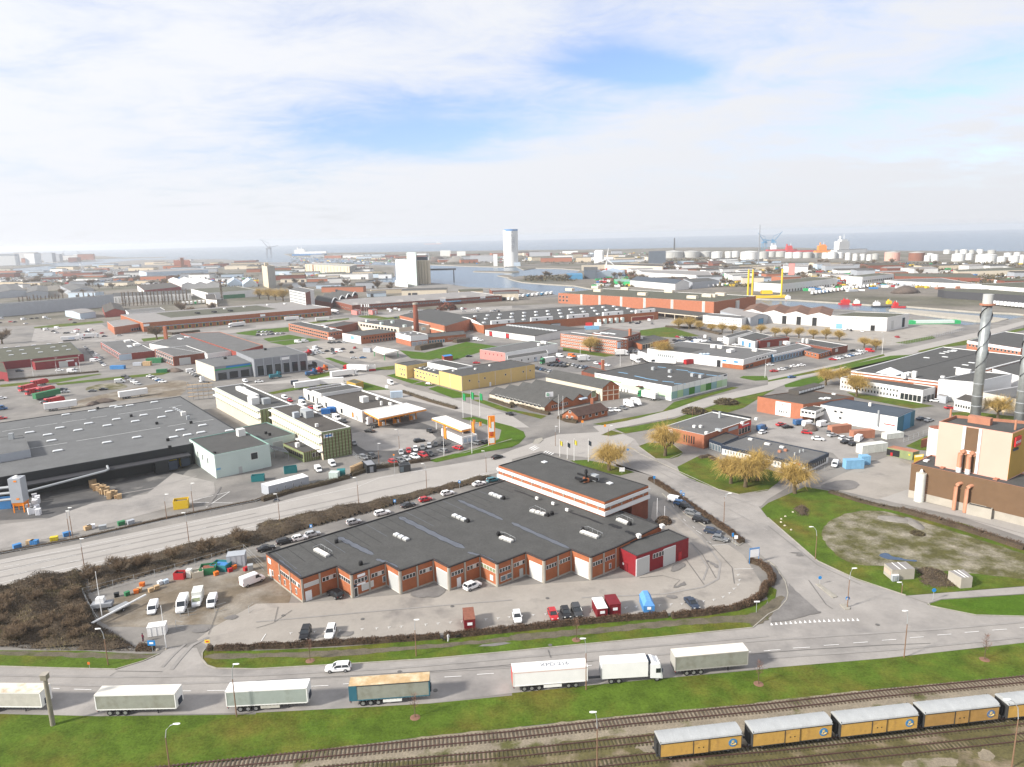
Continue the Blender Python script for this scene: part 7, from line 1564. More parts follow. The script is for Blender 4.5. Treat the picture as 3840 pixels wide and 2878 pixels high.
# ---------------------------------------------------------------- lorries
def wheels_row(root,xs,y,r=.5,wd=.32):
 for x in xs:
  for s_ in (-1,1):MB().wheel(x,s_*y,r,r,wd,14,0,1).build('wheel',['tyre','hub'],root)
def trailer(p,ang,label,side='curtain_grey',roof='trailer_roof',frame='trailer_white',L_=13.6,H_=4.0,blue=False,skirt=None,group='trailers parked along the street',straps=True,fridge=False,doors=None):
 q=at(p) if isinstance(p,str) else p
 r=empty('semi_trailer',(q.x,q.y,.05),ang,label,'trailer',group);W_=1.275;z0=1.15
 MB().box(0,0,(z0+H_-.06)/2,L_,W_*2,H_-.06-z0).build('curtain_side',[side],r)
 MB().box(0,0,H_-.03,L_+.04,W_*2+.04,.1).build('roof',[roof],r)
 if q.length>420:
  MB().box(-.6,0,.7,L_*.7,1.6,.9).build('chassis',['dark_steel'],r);return r
 for sy in (-1,1):
  MB().box(0,sy*(W_+.012),z0+.07,L_,.05,.16).build('side_rail',[frame],r);MB().box(0,sy*(W_+.012),H_-.14,L_,.05,.14).build('top_rail',['sign_dark' if blue or frame=='dark' else frame],r)
  for sx in (-1,1):MB().box(sx*(L_/2-.08),sy*(W_+.012),(z0+H_)/2,.16,.05,H_-z0).build('corner_post',[frame],r)
  if straps:
   for k in range(22):MB().box(-L_/2+.4+k*(L_-.8)/21,sy*(W_+.02),z0-.02,.06,.03,.3).build('strap',['steel'],r)
 MB().box(-L_/2-.02,0,(z0+H_)/2,.06,W_*1.96,H_-z0-.1).build('rear_doors',[doors or frame],r)
 MB().box(L_/2+.02,0,(z0+H_)/2,.06,W_*1.96,H_-z0-.1).build('front_wall',[frame],r)
 MB().box(L_/2+.12,0,1.9,.22,1.2,1.0).build('equipment_box',['sign_dark'],r)
 if blue:MB().box(-L_/2+.65,-W_-.02,(z0+H_)/2,1.3,.06,H_-z0-.05).build('side_panel',['teal_wall'],r)
 MB().box(-.6,0,.98,L_*.88,1.0,.3).build('chassis',['dark_steel'],r)
 wheels_row(r,(-4.6,-3.3,-2.0),1.05)
 for sy in (-1,1):MB().box(3.3,sy*.7,.55,.16,.16,1.1).build('landing_leg',['dark_steel'],r)
 if skirt:
  for sy in (-1,1):MB().box(.4,sy*1.2,.72,3.2,.05,.55).build('side_skirt',[skirt],r)
 MB().box(-L_/2+.2,0,.75,.12,2.3,.14).build('rear_bumper',['dark_steel'],r)
 for sy in (-1,1):MB().box(-L_/2+.1,sy*1.0,.98,.1,.4,.14).build('tail_light',['tail_red'],r)
 if fridge:MB().box(L_/2+.35,0,3.0,.6,1.9,1.6).build('cooling_unit',['sign_dark'],r)
 return r
def along(s):a,b=[at(p,1.15) for p in px(s)];return math.atan2((b-a).y,(b-a).x)
def mid_tr(s,W_=1.275):# near lower edge given rear -> front; returns centre on the ground and heading
 a,b=[at(p,1.15) for p in px(s)];d=(b-a).normalized();n=Vector((-d.y,d.x,0));c=(a+b)/2+n*W_;return Vector((c.x,c.y,0)),math.atan2(d.y,d.x),(b-a).length
q,an,ln=mid_tr('E0:-320,862 390,868');trailer(q,an,'dirty white curtain trailer with rust-stained roof beside concrete column','curtain_white','trailer_dirty_roof')
q,an,ln=mid_tr('E0:838,893 1520,878');trailer(q,an,'grey curtain trailer with cream roof parked behind rust-stained trailer','curtain_grey','trailer_roof')
q,an,ln=mid_tr('E0:1968,863 E1:440,827');trailer(q,an,'pale green curtain trailer with clean white roof','curtain_green','trailer_white',skirt='curtain_white')
q,an,ln=mid_tr('E1:812,815 1500,765');trailer(q,an,'grey curtain trailer with blue corners and orange-brown roof','curtain_grey','trailer_rust_roof','teal_wall',blue=True,skirt='trailer_white')
q,an,ln=mid_tr('E2:8,690 655,640');tr=trailer(q,an,'white refrigerated trailer lettered XPD 216 on its roof','trailer_white','trailer_white','trailer_white',L_=13.2,skirt='trailer_white',straps=False,doors='sign_red',group='refrigerated road train on the street')
wheels_row(tr,(3.2,4.5),1.05,.48);MB().box(6.6+1.6,0,.95,3.0,.5,.16).build('drawbar',['dark_steel'],tr);MB().box(0,-1.29,3.7,13.2,.03,.06).build('stripe',['salmon_wall'],tr);MB().box(-6.58,-1.2,2.6,.1,.12,2.6).build('edge_strip',['flag_green'],tr)
o=link('lettering',text_mesh('XPD 216',1.15,'grey_wall',ext=.02),tr,(.9,.1,4.06));o.scale=(1.2,1.25,1)
def cab(r,x,m='paint_white',hi=True,W_=1.22):
 H_=3.5
 MB().loft([[(x-1.1,-W_,.75),(x-1.1,W_,.75),(x-1.1,W_,H_-.1),(x-1.1,-W_,H_-.1)],[(x+.75,-W_,.6),(x+.75,W_,.6),(x+.55,W_,H_),(x+.55,-W_,H_)],[(x+1.15,-W_*.94,.5),(x+1.15,W_*.94,.5),(x+.8,W_*.9,H_-.35),(x+.8,-W_*.9,H_-.35)]]).build('cab',[m],r)
 MB().face([(x+1.10,-W_*.86,1.75),(x+1.10,W_*.86,1.75),(x+.90,W_*.84,2.9),(x+.90,-W_*.84,2.9)]).build('windscreen',['glass_dark'],r)
 for sy in (-1,1):
  MB().box(x+.30,sy*(W_+.01),2.15,.85,.04,.85).build('side_window',['glass_dark'],r);MB().box(x+1.0,sy*(W_+.2),2.3,.12,.24,.7).build('mirror',['sign_dark'],r);MB().box(x+1.1,sy*.85,.85,.16,.4,.25).build('headlight',['lamp_glass'],r)
 if hi:MB().loft([[(x-1.0,-W_*.9,H_-.1),(x-1.0,W_*.9,H_-.1),(x+.5,W_*.85,H_-.1),(x+.5,-W_*.85,H_-.1)],[(x-1.0,-W_*.85,H_+.5),(x-1.0,W_*.85,H_+.5),(x-.5,W_*.8,H_+.45),(x-.5,-W_*.8,H_+.45)]]).build('air_deflector',[m],r)
def box_lorry(q,an,label,L_=8.0,box='trailer_white',cabm='paint_white',H_=4.0,group=None,fridge=False):
 r=empty('box_lorry',(q.x,q.y,.05),an,label,'lorry',group)
 MB().box(-1.2,0,(1.1+H_)/2,L_,2.5,H_-1.1).build('cargo_box',[box],r);MB().box(-1.2,0,H_+.03,L_+.02,2.52,.08).build('roof',['trailer_white'],r)
 MB().box(-1.2-L_/2-.06,0,2.0,.12,2.3,2.0).build('tail_lift',['steel'],r);MB().box(0,0,.95,L_+2.5,.9,.3).build('chassis',['dark_steel'],r)
 xc=-1.2+L_/2+1.55;cab(r,xc,cabm)
 if fridge:MB().box(-1.2+L_/2+.2,0,3.6,.5,1.7,.9).build('cooling_unit',['sign_dark'],r)
 wheels_row(r,(-1.2-L_*.30,-1.2-L_*.30+1.35,xc+.1),1.02)
 return r
q,an,ln=mid_tr('E2:785,622 1150,600',1.25);d=Vector((math.cos(an),math.sin(an),0))
box_lorry(q+d*1.4,an,'white refrigerated lorry with high cab pulling lettered trailer',8.2,group='refrigerated road train on the street',fridge=True)
q,an,ln=mid_tr('E2:1420,555 2028,500');trailer(q,an,'grey curtain trailer with ribbed cream roof in front of white lorry','curtain_grey','trailer_roof','silo_shade_grey')
# lorries elsewhere
def tr_at(s,v,label,lorry=True,**k):
 q=at(s);an=head(f'{s} '+'%s:%f,%f'%(s.split(':')[0],float(s.split(':')[1].split(',')[0])+v[0],float(s.split(',')[1])+v[1]))
 g=k.pop('group',None);t=trailer(q,an,label,k.pop('side','trailer_white'),k.pop('roof','trailer_white'),k.pop('frame','trailer_white'),straps=False,group=g)
 cm=k.pop('cabm',None)
 if cm:cab(t,8.6,cm);wheels_row(t,(8.7,5.4),1.0);t.name='articulated_lorry'
 return t
tr_at('B1:880,215',(-60,-3),'white articulated lorry with red cab behind pump house',cabm='paint_red');tr_at('B1:745,265',(60,-8),'white articulated lorry turning behind station shop',cabm='paint_white')
tr_at('B1:440,362',(-60,8),'white trailer parked along station shop wall');tr_at('B1:650,335',(60,-4),'white trailer parked behind station shop')
q=at('B2:1175,455');box_lorry(q,head('B2:1250,475 1085,440'),'white box lorry with green cab at striped hall',8.5,cabm='paint_green');MB().tube([(-1.2+.6*math.cos(t*PI/6),-1.3,2.6+.6*math.sin(t*PI/6)) for t in range(13)],.1,4).build('ring_mark',['flag_green'],COL.objects['box_lorry.001'] if 'box_lorry.001' in COL.objects else None)
for s,l in (('B2:1010,520','white high-roof camper van parked in front of box lorry'),('B2:1075,505','second white high-roof camper van beside the first')):
 q=at(s);r=empty('camper_van',(q.x,q.y,.05),head('B2:980,500 1060,530'),l,'camper van');MB().loft([ring(-3.2,1.05,.5,2.9,.2),ring(-3.1,1.15,.4,3.0,.2),ring(1.3,1.15,.4,3.0,.25),ring(1.9,1.1,.4,2.4,.25),ring(2.6,1.0,.4,1.3,.2),ring(3.1,.9,.5,1.0,.2)]).build('body',['paint_white'],r);MB().face([(2.55,-.85,1.35),(2.55,.85,1.35),(1.95,.85,2.25),(1.95,-.85,2.25)]).build('windscreen',['glass_dark'],r);wheels_row(r,(-2.0,2.0),.98,.36,.25)
 for sy in (-1,1):MB().box(-1,sy*1.16,1.9,1.2,.03,.6).build('side_window',['glass_dark'],r)
q=at('B1:1000,690');r=empty('tractor_unit',(q.x,q.y,.05),head('B1:1080,735 970,690'),'white tractor unit with bare chassis at station canopy','lorry');cab(r,2.0);MB().box(-.8,0,.95,5.6,.9,.3).build('chassis',['dark_steel'],r);wheels_row(r,(2.1,-1.6,-2.9),1.0)
for s in ('A2:1065,1285','A2:1130,1262','A2:1190,1295'):q=at(s);box_lorry(q,head('A2:1030,1260 1090,1285'),'white box lorry parked outside white trade unit',8.0,group='lorries outside the trade unit')
tr_at('A2:1320,1308',(50,3),'white trailer parked beside box lorries');q=at('A2:1540,1300');r=empty('red_container',(q.x,q.y,0),head('A2:1490,1305 1590,1290'),'red open skip container by blue tanks','container');MB().box(0,0,1.4,9,2.5,2.6).build('body',['plastic_red'],r);MB().box(0,0,2.75,9.1,2.6,.1).build('rim',['container_red'],r)
q=at('A2:310,1300');box_lorry(q,head('A2:350,1295 270,1305'),'white box lorry with green cab beside parked cars',7.5,cabm='paint_green');q=at('A2:520,1245');car('oV',q,head('A2:480,1242 555,1248'),'','orange panel van behind parked cars');q=at('A2:620,1282');box_lorry(q,head('A2:590,1285 650,1280'),'short white box lorry by flagpole',5.0);q=at('A2:945,1232');box_lorry(q,head('A2:905,1232 985,1228'),'white box lorry beside brick office end',6.0)
# terminal lorries
tl='white trailer docked at the parcel terminal'
for s in ('A0:1360,1000','A0:1480,995','A0:1515,990','A0:1555,985','A0:2030,935','A0:2150,925'):q=at(s);trailer(q,head('A0:1360,1000 1345,970'),tl,'trailer_white','trailer_white',straps=False,group='trailers docked at the parcel terminal')
tr_at('A0:2060,980',(-50,6),'white trailer with blue mark crossing terminal yard',cabm='paint_white');t=tr_at('A0:610,1105',(60,-5),'white lorry marked with blue coop logo on far road',cabm='paint_white')
o=link('lettering',text_mesh('coop',2.2,'sign_blue'),t,(1.0,-1.30,2.5));o.rotation_euler=(PI/2,0,0)
t=tr_at('A0:745,1082',(60,-5),'white lorry with red triangle mark on far road',cabm='paint_white');MB().face([(-2,-1.31,3.6),(-.4,-1.31,3.6),(-1.2,-1.31,2.2)]).build('triangle_mark',['sign_red'],t)
tr_at('A1:310,928',(60,-4),'white parcel trailer by terminal flagpoles');tr_at('A1:575,935',(60,-4),'white parcel trailer alone on verge');tr_at('A1:680,865',(50,10),'white lorry leaving terminal corner',cabm='paint_white');t=tr_at('A1:1600,985',(60,2),'white lorry lettered DSV behind brick chimney',cabm='paint_white')
o=link('lettering',text_mesh('DSV',2.6,'sign_dark'),t,(3.2,-1.30,2.5));o.rotation_euler=(PI/2,0,0);o.scale=(1.3,1,1)
for k in range(5):tr_at(f'A1:{2090+32*k},{745+3*k}',(24,-14),'white trailer parked in the far lorry park',group='trailers in the far lorry park')
for k in range(9):tr_at(f'A2:{20+40*k},{735 - 4*k}',(24,-10),'white and blue trailer parked behind the canal warehouse',group='trailers behind the canal warehouse',side='trailer_white' if k%3 else 'blue_wall')
for k in range(8):tr_at(f'A0:{1585+35*k},{795-3*k}',(-5,20),'white box trailer in the poplar lorry park',group='trailers in the poplar lorry park',side='trailer_white' if k!=3 else 'flag_green')
for k in range(3):q=at(f'A0:{715+38*k},895');box_lorry(q,head('A0:715,880 705,905'),'white lorry before pale blue shed',6.5,group='lorries before the pale blue shed')
for k in range(18):tr_at(f'A3:{380+32*k},{705-4.2*k}',(16,-22),'white trailer in the north quay trailer park',group='trailers in the north quay trailer park')
for k in range(9):tr_at(f'A3:{1950+32*k},{795+3*k}',(2,-20),'white trailer outside the olive roofed terminal',group='trailers outside the olive terminal')
for k in range(5):tr_at(f'A2:{1700+40*k},{640-3*k}',(20,-12),'white trailer on the north quay yard',group='trailers on the north quay yard')
# bin lorries (red) behind the distribution hall
for x,y in ((250,380),(350,335),(310,410),(405,400),(480,495)):
 q=at(f'B0:{x},{y}');r=empty('bin_lorry',(q.x,q.y,.05),head(f'B0:{x+70},{y-14} {x-70},{y+14}'),'red refuse lorry parked behind the distribution hall','lorry','refuse lorries on the yard');cab(r,4.0,'paint_red',False);MB().loft([[(-4.4,-1.2,1.1),(-4.4,1.2,1.1),(-4.0,1.2,3.0),(-4.0,-1.2,3.0)],[(-2.8,-1.2,.9),(-2.8,1.2,.9),(-2.8,1.2,3.5),(-2.8,-1.2,3.5)],[(2.5,-1.2,1.0),(2.5,1.2,1.0),(2.5,1.2,3.3),(2.5,-1.2,3.3)]]).build('hopper',['paint_red'],r);MB().box(0,0,.9,8,.9,.3).build('chassis',['dark_steel'],r);MB().box(.2,-1.22,2.2,2.4,.04,1.4).build('poster',['sign_yellow'],r);wheels_row(r,(-2.2,-.9,4.0),1.0)
for s,v,l,sd in (('B0:410,450',(80,-18),'dark green container trailer among refuse lorries','plastic_green'),('B0:530,545',(60,-8),'white container trailer behind distribution hall','trailer_white'),('B0:1155,440',(80,-12),'white trailer on the dirt lot with dark load','trailer_white')):tr_at(s,v,l,side=sd,roof=sd)
q=at('B0:1765,315');r=empty('tractor_unit',(q.x,q.y,.05),head('B0:1830,318 1720,300'),'white tractor unit parked by car workshop','lorry');cab(r,2.0);MB().box(-.8,0,.95,5.6,.9,.3).build('chassis',['dark_steel'],r);wheels_row(r,(2.1,-1.6,-2.9),1.0)
for x,y,cm,l in ((480,250,'paint_blue','blue lorry cab parked by truck workshop'),(530,235,'paint_red','red lorry cab parked by truck workshop'),(575,215,'paint_orange','orange lorry cab parked by truck workshop'),(480,185,'paint_black','black lorry cab parked by truck workshop'),(440,75,'paint_red','red lorry standing behind truck workshop'),(170,275,'paint_teal','turquoise lorry parked in front of truck workshop')):
 q=at(f'B1:{x},{y}');r=empty('parked_lorry',(q.x,q.y,.05),head(f'B1:{x-30},{y+4} {x+30},{y-4}'),l,'lorry');cab(r,2.2,cm);MB().box(-1,0,1.7,5,2.3,1.6).build('load_body',[cm],r);wheels_row(r,(2.3,-1.6,-2.9),1.0)
# ================================================================== railway
def track(s,label,mossy=False,z=.1):
 P_=line_pts(s);r=empty('railway_track',tuple(P_[0]),0,label,'railway');o=P_[0];sl=MB().box(0,0,0,.24,2.5,.16).mesh('sleeper',['sleeper_mossy' if mossy else 'sleeper'])
 acc=0.0;nx=0.0;mbs=[MB(),MB()]
 for a,b in zip(P_[:-1],P_[1:]):
  d=(b-a);ln=d.length;d.normalize();n=Vector((-d.y,d.x,0));an=math.atan2(d.y,d.x)
  while nx<acc+ln:
   q=a+d*(nx-acc)-o;link('sleeper',sl,r,(q.x,q.y,z+R.uniform(-.02,.02)),an+R.uniform(-.03,.03));nx+=.66
  acc+=ln
  for k,sg in enumerate((-1,1)):mbs[k].slab((a-o+n*sg*.76-d*.02)[:2],(b-o+n*sg*.76+d*.02)[:2],z+.08,z+.24,n,-.045,.045)
 for k in (0,1):mbs[k].build('rail',['rail'],r)
track('E0:1000,1462 1400,1420 E1:0,1335 900,1243 1500,1180 2212,1112 E2:1000,994 2212,872 E3:1000,754 2212,632 2500,600','outer rusty track beside the lawn')
track('E1:500,1432 1000,1380 2212,1275 E2:500,1220 1230,1142 1800,1082','mossy track leading toward the yellow wagons',True)
track('E2:-200,1462 500,1385 1240,1304 E3:0,1228 600,1165 1300,1085 2000,1010 2400,965','track under the row of yellow wagons',True)
track('E3:-500,1422 0,1372 560,1310 1240,1242 2212,1132 2500,1100','weedy track below the yellow wagons',True)
def wagon(s,label,m,em,dull=False):
 q,an,ln=mid_tr(s,1.4);r=empty('rail_wagon',(q.x,q.y,.3),an,label,'wagon','yellow wagons on the sidings');Lh=ln/2;W_=1.4;z0,z1=.95,3.25
 MB().box(0,0,(z0+z1)/2,ln,W_*2,z1-z0).build('body',[m],r)
 arc=[(W_*1.03*math.cos(t),z1-.03+.62*math.sin(t)**.8) for t in [PI*k/10 for k in range(11)]]
 MB().loft([[(x,y,z) for y,z in arc] for x in (-Lh-.12,Lh+.12)]).build('roof',['wagon_roof'],r,False)
 for k in range(9):MB().tube([(-Lh+(k+.5)*ln/9,y,z+.01) for y,z in arc],.025,4).build('roof_seam',['wagon_roof'],r)
 for sx in (-1,1):
  MB().prism([(sx*(Lh+.01),-W_),(sx*(Lh+.08),-W_),(sx*(Lh+.08),W_),(sx*(Lh+.01),W_)],z0,z1+.3).build('end_wall',['wagon_end'],r)
  MB().box(sx*(Lh+.25),0,1.9,.3,1.1,2.0).build('gangway',['wagon_end'],r)
  for sy in (-1,1):MB().tube([(sx*Lh,sy*.85,.95),(sx*(Lh+.5),sy*.85,.95)],[.09,.2],8).build('buffer',['dark_steel'],r)
  for wx in (Lh*.72,):wheels_row(r,(sx*wx,),.75,.46,.14)
 MB().box(0,0,.82,ln,2.2,.28).build('underframe',['dark_steel'],r)
 for sy in (-1,1):
  d=MB();x0,x1=-ln*.10,ln*.09
  d.box((x0+x1)/2,sy*(W_+.035),(z0+z1)/2-.05,x1-x0,.07,z1-z0-.05);dr=d.build('sliding_door',[m],r)
  for x in (x0,x1):MB().box(x,sy*(W_+.05),(z0+z1)/2-.05,.08,.1,z1-z0).build('door_edge',['wagon_end'],dr)
  for x in (-.4,.3):MB().box(x,sy*(W_+.08),1.95,.2,.03,.16).build('door_hole',['vent_black'],dr)
  MB().box(0,sy*(W_+.03),z1-.04,ln,.08,.1).build('eave_rail',['wagon_end'],r);MB().box(0,sy*(W_+.03),z0+.02,ln,.08,.1).build('sole_bar',['wagon_end'],r)
 ex=Lh-1.35
 e=link('emblem',PIECE.setdefault(('em',em),MB().wheel(0,0,0,.68,.04,24).mesh('emblem',[em])),r,(ex,-W_-.03,2.1))
 link('posthorn',PIECE.setdefault('horn',MB().tube([(.2*math.cos(t),0,-.12+.2*math.sin(t)) for t in [k*.52 for k in range(13)]],.055,5).tube([(-.42,0,-.1),(-.3,0,-.3),(0,0,-.36),(.3,0,-.3),(.45,0,-.08)],[.03,.04,.06,.07,.15],6).mesh('posthorn',['emblem_gold'])),e,(0,-.03,0))
 link('crown',PIECE.setdefault('crown',MB().box(0,0,.2,.4,.05,.08).box(-.14,0,.3,.09,.05,.14).box(0,0,.33,.09,.05,.18).box(.14,0,.3,.09,.05,.14).mesh('crown',['emblem_gold'])),e,(0,-.03,0))
wagon('E2:1285,1305 1978,1222','end yellow wagon of the row with open siding beside it','wagon_yellow','emblem_blue');wagon('E2:2082,1212 E3:545,1130','yellow wagon with bright blue posthorn emblem','wagon_yellow','emblem_blue')
wagon('E3:628,1128 1285,1052','clean yellow wagon with small blue emblem','wagon_yellow','emblem_blue');wagon('E3:1350,1042 1985,972','dull ochre wagon with faded dark emblem','wagon_dull','emblem_faded');wagon('E3:2070,965 2720,890','yellow wagon with graffiti stained end behind street lamp','wagon_yellow','emblem_blue')
# ================================================================== plants
def flakes(C,size,up=.5,asp=.35):# little twig-like quads round the points C
 n=len(C);d=NR.normal(size=(n,3));d[:,2]=np.abs(d[:,2])+up;d/=np.linalg.norm(d,axis=1)[:,None]
 e=np.cross(d,NR.normal(size=(n,3)));e/=np.linalg.norm(e,axis=1)[:,None]
 s=size*NR.uniform(.6,1.4,(n,1));a=d*s;b=e*s*asp
 V=np.stack([C-a-b*.6,C-a*.2+b,C+a,C+a*.2-b],1).reshape(-1,3);return V,np.arange(n*4).reshape(-1,4)
def hedge(s,label,w=1.5,h=1.2,m='hedge_brown',dens=190,nm='hedge'):
 P_=line_pts(s);o=P_[0].copy();r=empty(nm,tuple(o),0,label,nm.split('_')[0]);C=[];core=[]
 for a,b in zip(P_[:-1],P_[1:]):
  ln=(b-a).length;n=max(2,int(ln*dens*w*h/1.8));d=(b-a)/ln;nn=Vector((-d.y,d.x,0));t=NR.uniform(0,ln,n);ph=NR.uniform(0,PI,n)
  lump=.86+.16*np.sin(t*1.7+a.x)*np.sin(t*.63+a.y)+.06*NR.normal(size=n)
  rr=NR.uniform(.78,1.14,n)*lump
  x=np.cos(ph)*w/2*rr;z=np.clip(np.sin(ph)**.6*h*rr,.05,None)
  C.append(np.stack([a.x-o.x+d.x*t+nn.x*x,a.y-o.y+d.y*t+nn.y*x,z],1))
  core.append((a-o,b-o,nn,d))
 C=np.concatenate(C);V,Fq=flakes(C,.13,.5,.4);link('foliage',npmesh('foliage',V,Fq,[m]),r);mb=MB()
 for a,b,nn,d in core:mb.loft([[tuple(p+nn*(w*.42)+Vector((0,0,0))),tuple(p+nn*(w*.28)+Vector((0,0,h*.62))),tuple(p-nn*(w*.28)+Vector((0,0,h*.62))),tuple(p-nn*(w*.42))] for p in (a-d*.2,b+d*.2)])
 mb.build('stems',['thicket_core'],r)
hedge('E0:1800,368 1830,366','tiny hedge stub at the lot gate');hedge('E0:1865,366 2150,364 E1:0,350 300,345','clipped brown hedge beginning at the lot gate');hedge('E1:310,343 900,310 1320,285 1585,265','clipped brown hedge behind the young tree');hedge('E1:1630,262 2212,205 E2:500,150 900,115 1335,80','clipped brown hedge beside red and blue containers',1.6,1.3);hedge('E2:1385,90 1640,65 1900,25','clipped brown hedge by the navy saloon',1.7,1.4)
hedge('C2:1915,1125 2060,1080 2170,1000 C3:-30,930 30,900 35,850 10,800 -60,740 C2:2060,710','curved brown hedge round the parking lot end',1.8,1.5);hedge('C2:1195,0 1330,80 1500,200 1700,340 1880,460 1985,545','long brown hedge along the side street',2.0,1.3);hedge('E0:1195,365 1320,368','short brown hedge beside the blue sign',1.6,1.3)
hedge('C0:-250,705 0,640 700,510 1400,345 2212,185 C1:300,60','thin brown hedge behind the guardrail',1.2,.8,dens=50);hedge('B1:60,1335 300,1260 560,1200 800,1135','brown hedge behind the white cabins',2.4,1.5,'hedge_olive',45);hedge('B1:830,1120 1000,1060 1220,1030','brown hedge by the dark bus shelter',2.4,1.6,'hedge_olive',45);hedge('B1:1330,1010 1420,995 1500,985','brown hedge end by the station lawn',2.2,1.6,dens=45)
hedge('B1:1265,395 1500,475 1730,540','dark hedge between station and road',2.2,1.6,'hedge_olive',30);hedge('B1:2020,465 2212,530 B2:0,490 180,555 320,590','brown hedge along brick works wall',2.4,1.8,'hedge_olive',30);hedge('B2:410,620 480,650 560,662','olive bushes at cottage gable',2.6,1.8,'hedge_olive',50,'bushes');hedge('B0:0,300 400,262 850,222','dark hedge before the red hall',2.6,1.4,'hedge_olive',16)
hedge('B2:1625,965 1700,950 1760,985','dark low bushes at entrance lawn',2.4,1.0,'hedge_brown',40,'bushes');hedge('C3:540,110 800,190 1000,240 1150,270','brown scrub line beside plant road',2.6,1.0,'hedge_olive',40,'scrub');hedge('C3:1150,270 1500,370 1850,480 2212,600','tall brown scrub line beside plant road',3.0,1.6,'hedge_brown',40,'scrub')
hedge('A1:1400,1185 1500,1165 1590,1150','brown shrub row on the works lawn',8,5,'hedge_olive',2,'shrubs');hedge('A1:1720,1120 1830,1105','olive shrub row by garage row',8,4,'hedge_olive',2,'shrubs');hedge('A0:1290,1040 1500,1050 1720,1025','bare shrubs on terminal verge',5,3,'hedge_olive',3,'shrubs');hedge('A2:1330,985 1600,1000 1800,1050','bare shrubs along the golden tree row',4,2.2,'hedge_olive',3,'shrubs')
# the wide thicket on the bank
def thicket(s,label,hmax,dens,size=.20):
 P_=[(q.x,q.y) for q in line_pts(s)];xs=[p[0] for p in P_];ys=[p[1] for p in P_];x0,y0=min(xs),min(ys);nx,ny=int(max(xs)-x0)+2,int(max(ys)-y0)+2
 A=np.array(P_)
 def inside(X,Y):
  c=np.zeros(X.shape,bool);j=len(A)-1
  for i in range(len(A)):
   xi,yi=A[i];xj,yj=A[j];c^=((yi>Y)!=(yj>Y))&(X<(xj-xi)*(Y-yi)/(yj-yi+1e-9)+xi);j=i
  return c
 def hf(X,Y):
  v=.60+.30*np.sin(X*.31+1.3*np.sin(Y*.23))*np.sin(Y*.37+X*.11)+.16*np.sin(X*.9+2*np.sin(Y*.7))*np.sin(Y*1.1)
  dd=np.full(X.shape,99.)
  for i in range(len(A)):
   a,b=A[i-1],A[i];ab=b-a;t=np.clip(((X-a[0])*ab[0]+(Y-a[1])*ab[1])/(ab @ ab+1e-9),0,1);dd=np.minimum(dd,np.hypot(X-a[0]-t*ab[0],Y-a[1]-t*ab[1]))
  return hmax*v*np.clip(dd/2.2,.12,1)
 gx,gy=np.meshgrid(x0+np.arange(nx),y0+np.arange(ny),indexing='ij');H=hf(gx,gy)*.82;ok=inside(gx,gy);idx=np.arange(nx*ny).reshape(nx,ny)
 m4=ok[:-1,:-1]&ok[1:,:-1]&ok[1:,1:]&ok[:-1,1:];F4=np.stack([idx[:-1,:-1][m4],idx[1:,:-1][m4],idx[1:,1:][m4],idx[:-1,1:][m4]],1)
 ar=abs(area2(P_))/2;n=int(ar*dens*1.6);X=x0+NR.uniform(0,nx,n);Y=y0+NR.uniform(0,ny,n);k=inside(X,Y);X,Y=X[k],Y[k]
 extra=int(ar*dens)//max(1,len(X));Z=hf(X,Y)*NR.uniform(.80,1.06,len(X));V,Fq=flakes(np.stack([X,Y,Z],1),size,.9,.22)
 r=link('thicket',npmesh('thicket',np.stack([gx.ravel(),gy.ravel(),H.ravel()],1),F4,['thicket_core']));tag(r,label,'thicket',kind='stuff');t=link('twigs',npmesh('twigs',V,Fq,['thicket_twig']),r);t['kind']='stuff'
thicket('C0:-350,1010 0,945 400,860 740,790 760,1000 830,1130 845,1260 1000,1330 1180,1460 1195,1490 E0:800,378 400,372 0,350 -350,335','wide brown bare thicket on the corner bank',3.6,60)
thicket('C0:742,790 1640,565 2212,440 C1:0,385 900,205 1480,82 1800,5 B1:2030,1105 2040,1130 C1:1950,25 1500,140 1000,285 440,430 0,575 C0:2110,600 1590,750 1110,880 760,990','long brown bare thicket strip below the highway',2.4,60)
thicket('C3:1270,780 1330,755 1500,790 1620,860 1680,930 1480,945 1320,915','brown bramble patch between concrete huts',1.6,30);thicket('C3:210,250 290,210 370,260 350,320 260,320','dark brown bramble clump under willow on vacant lot',2.2,30)
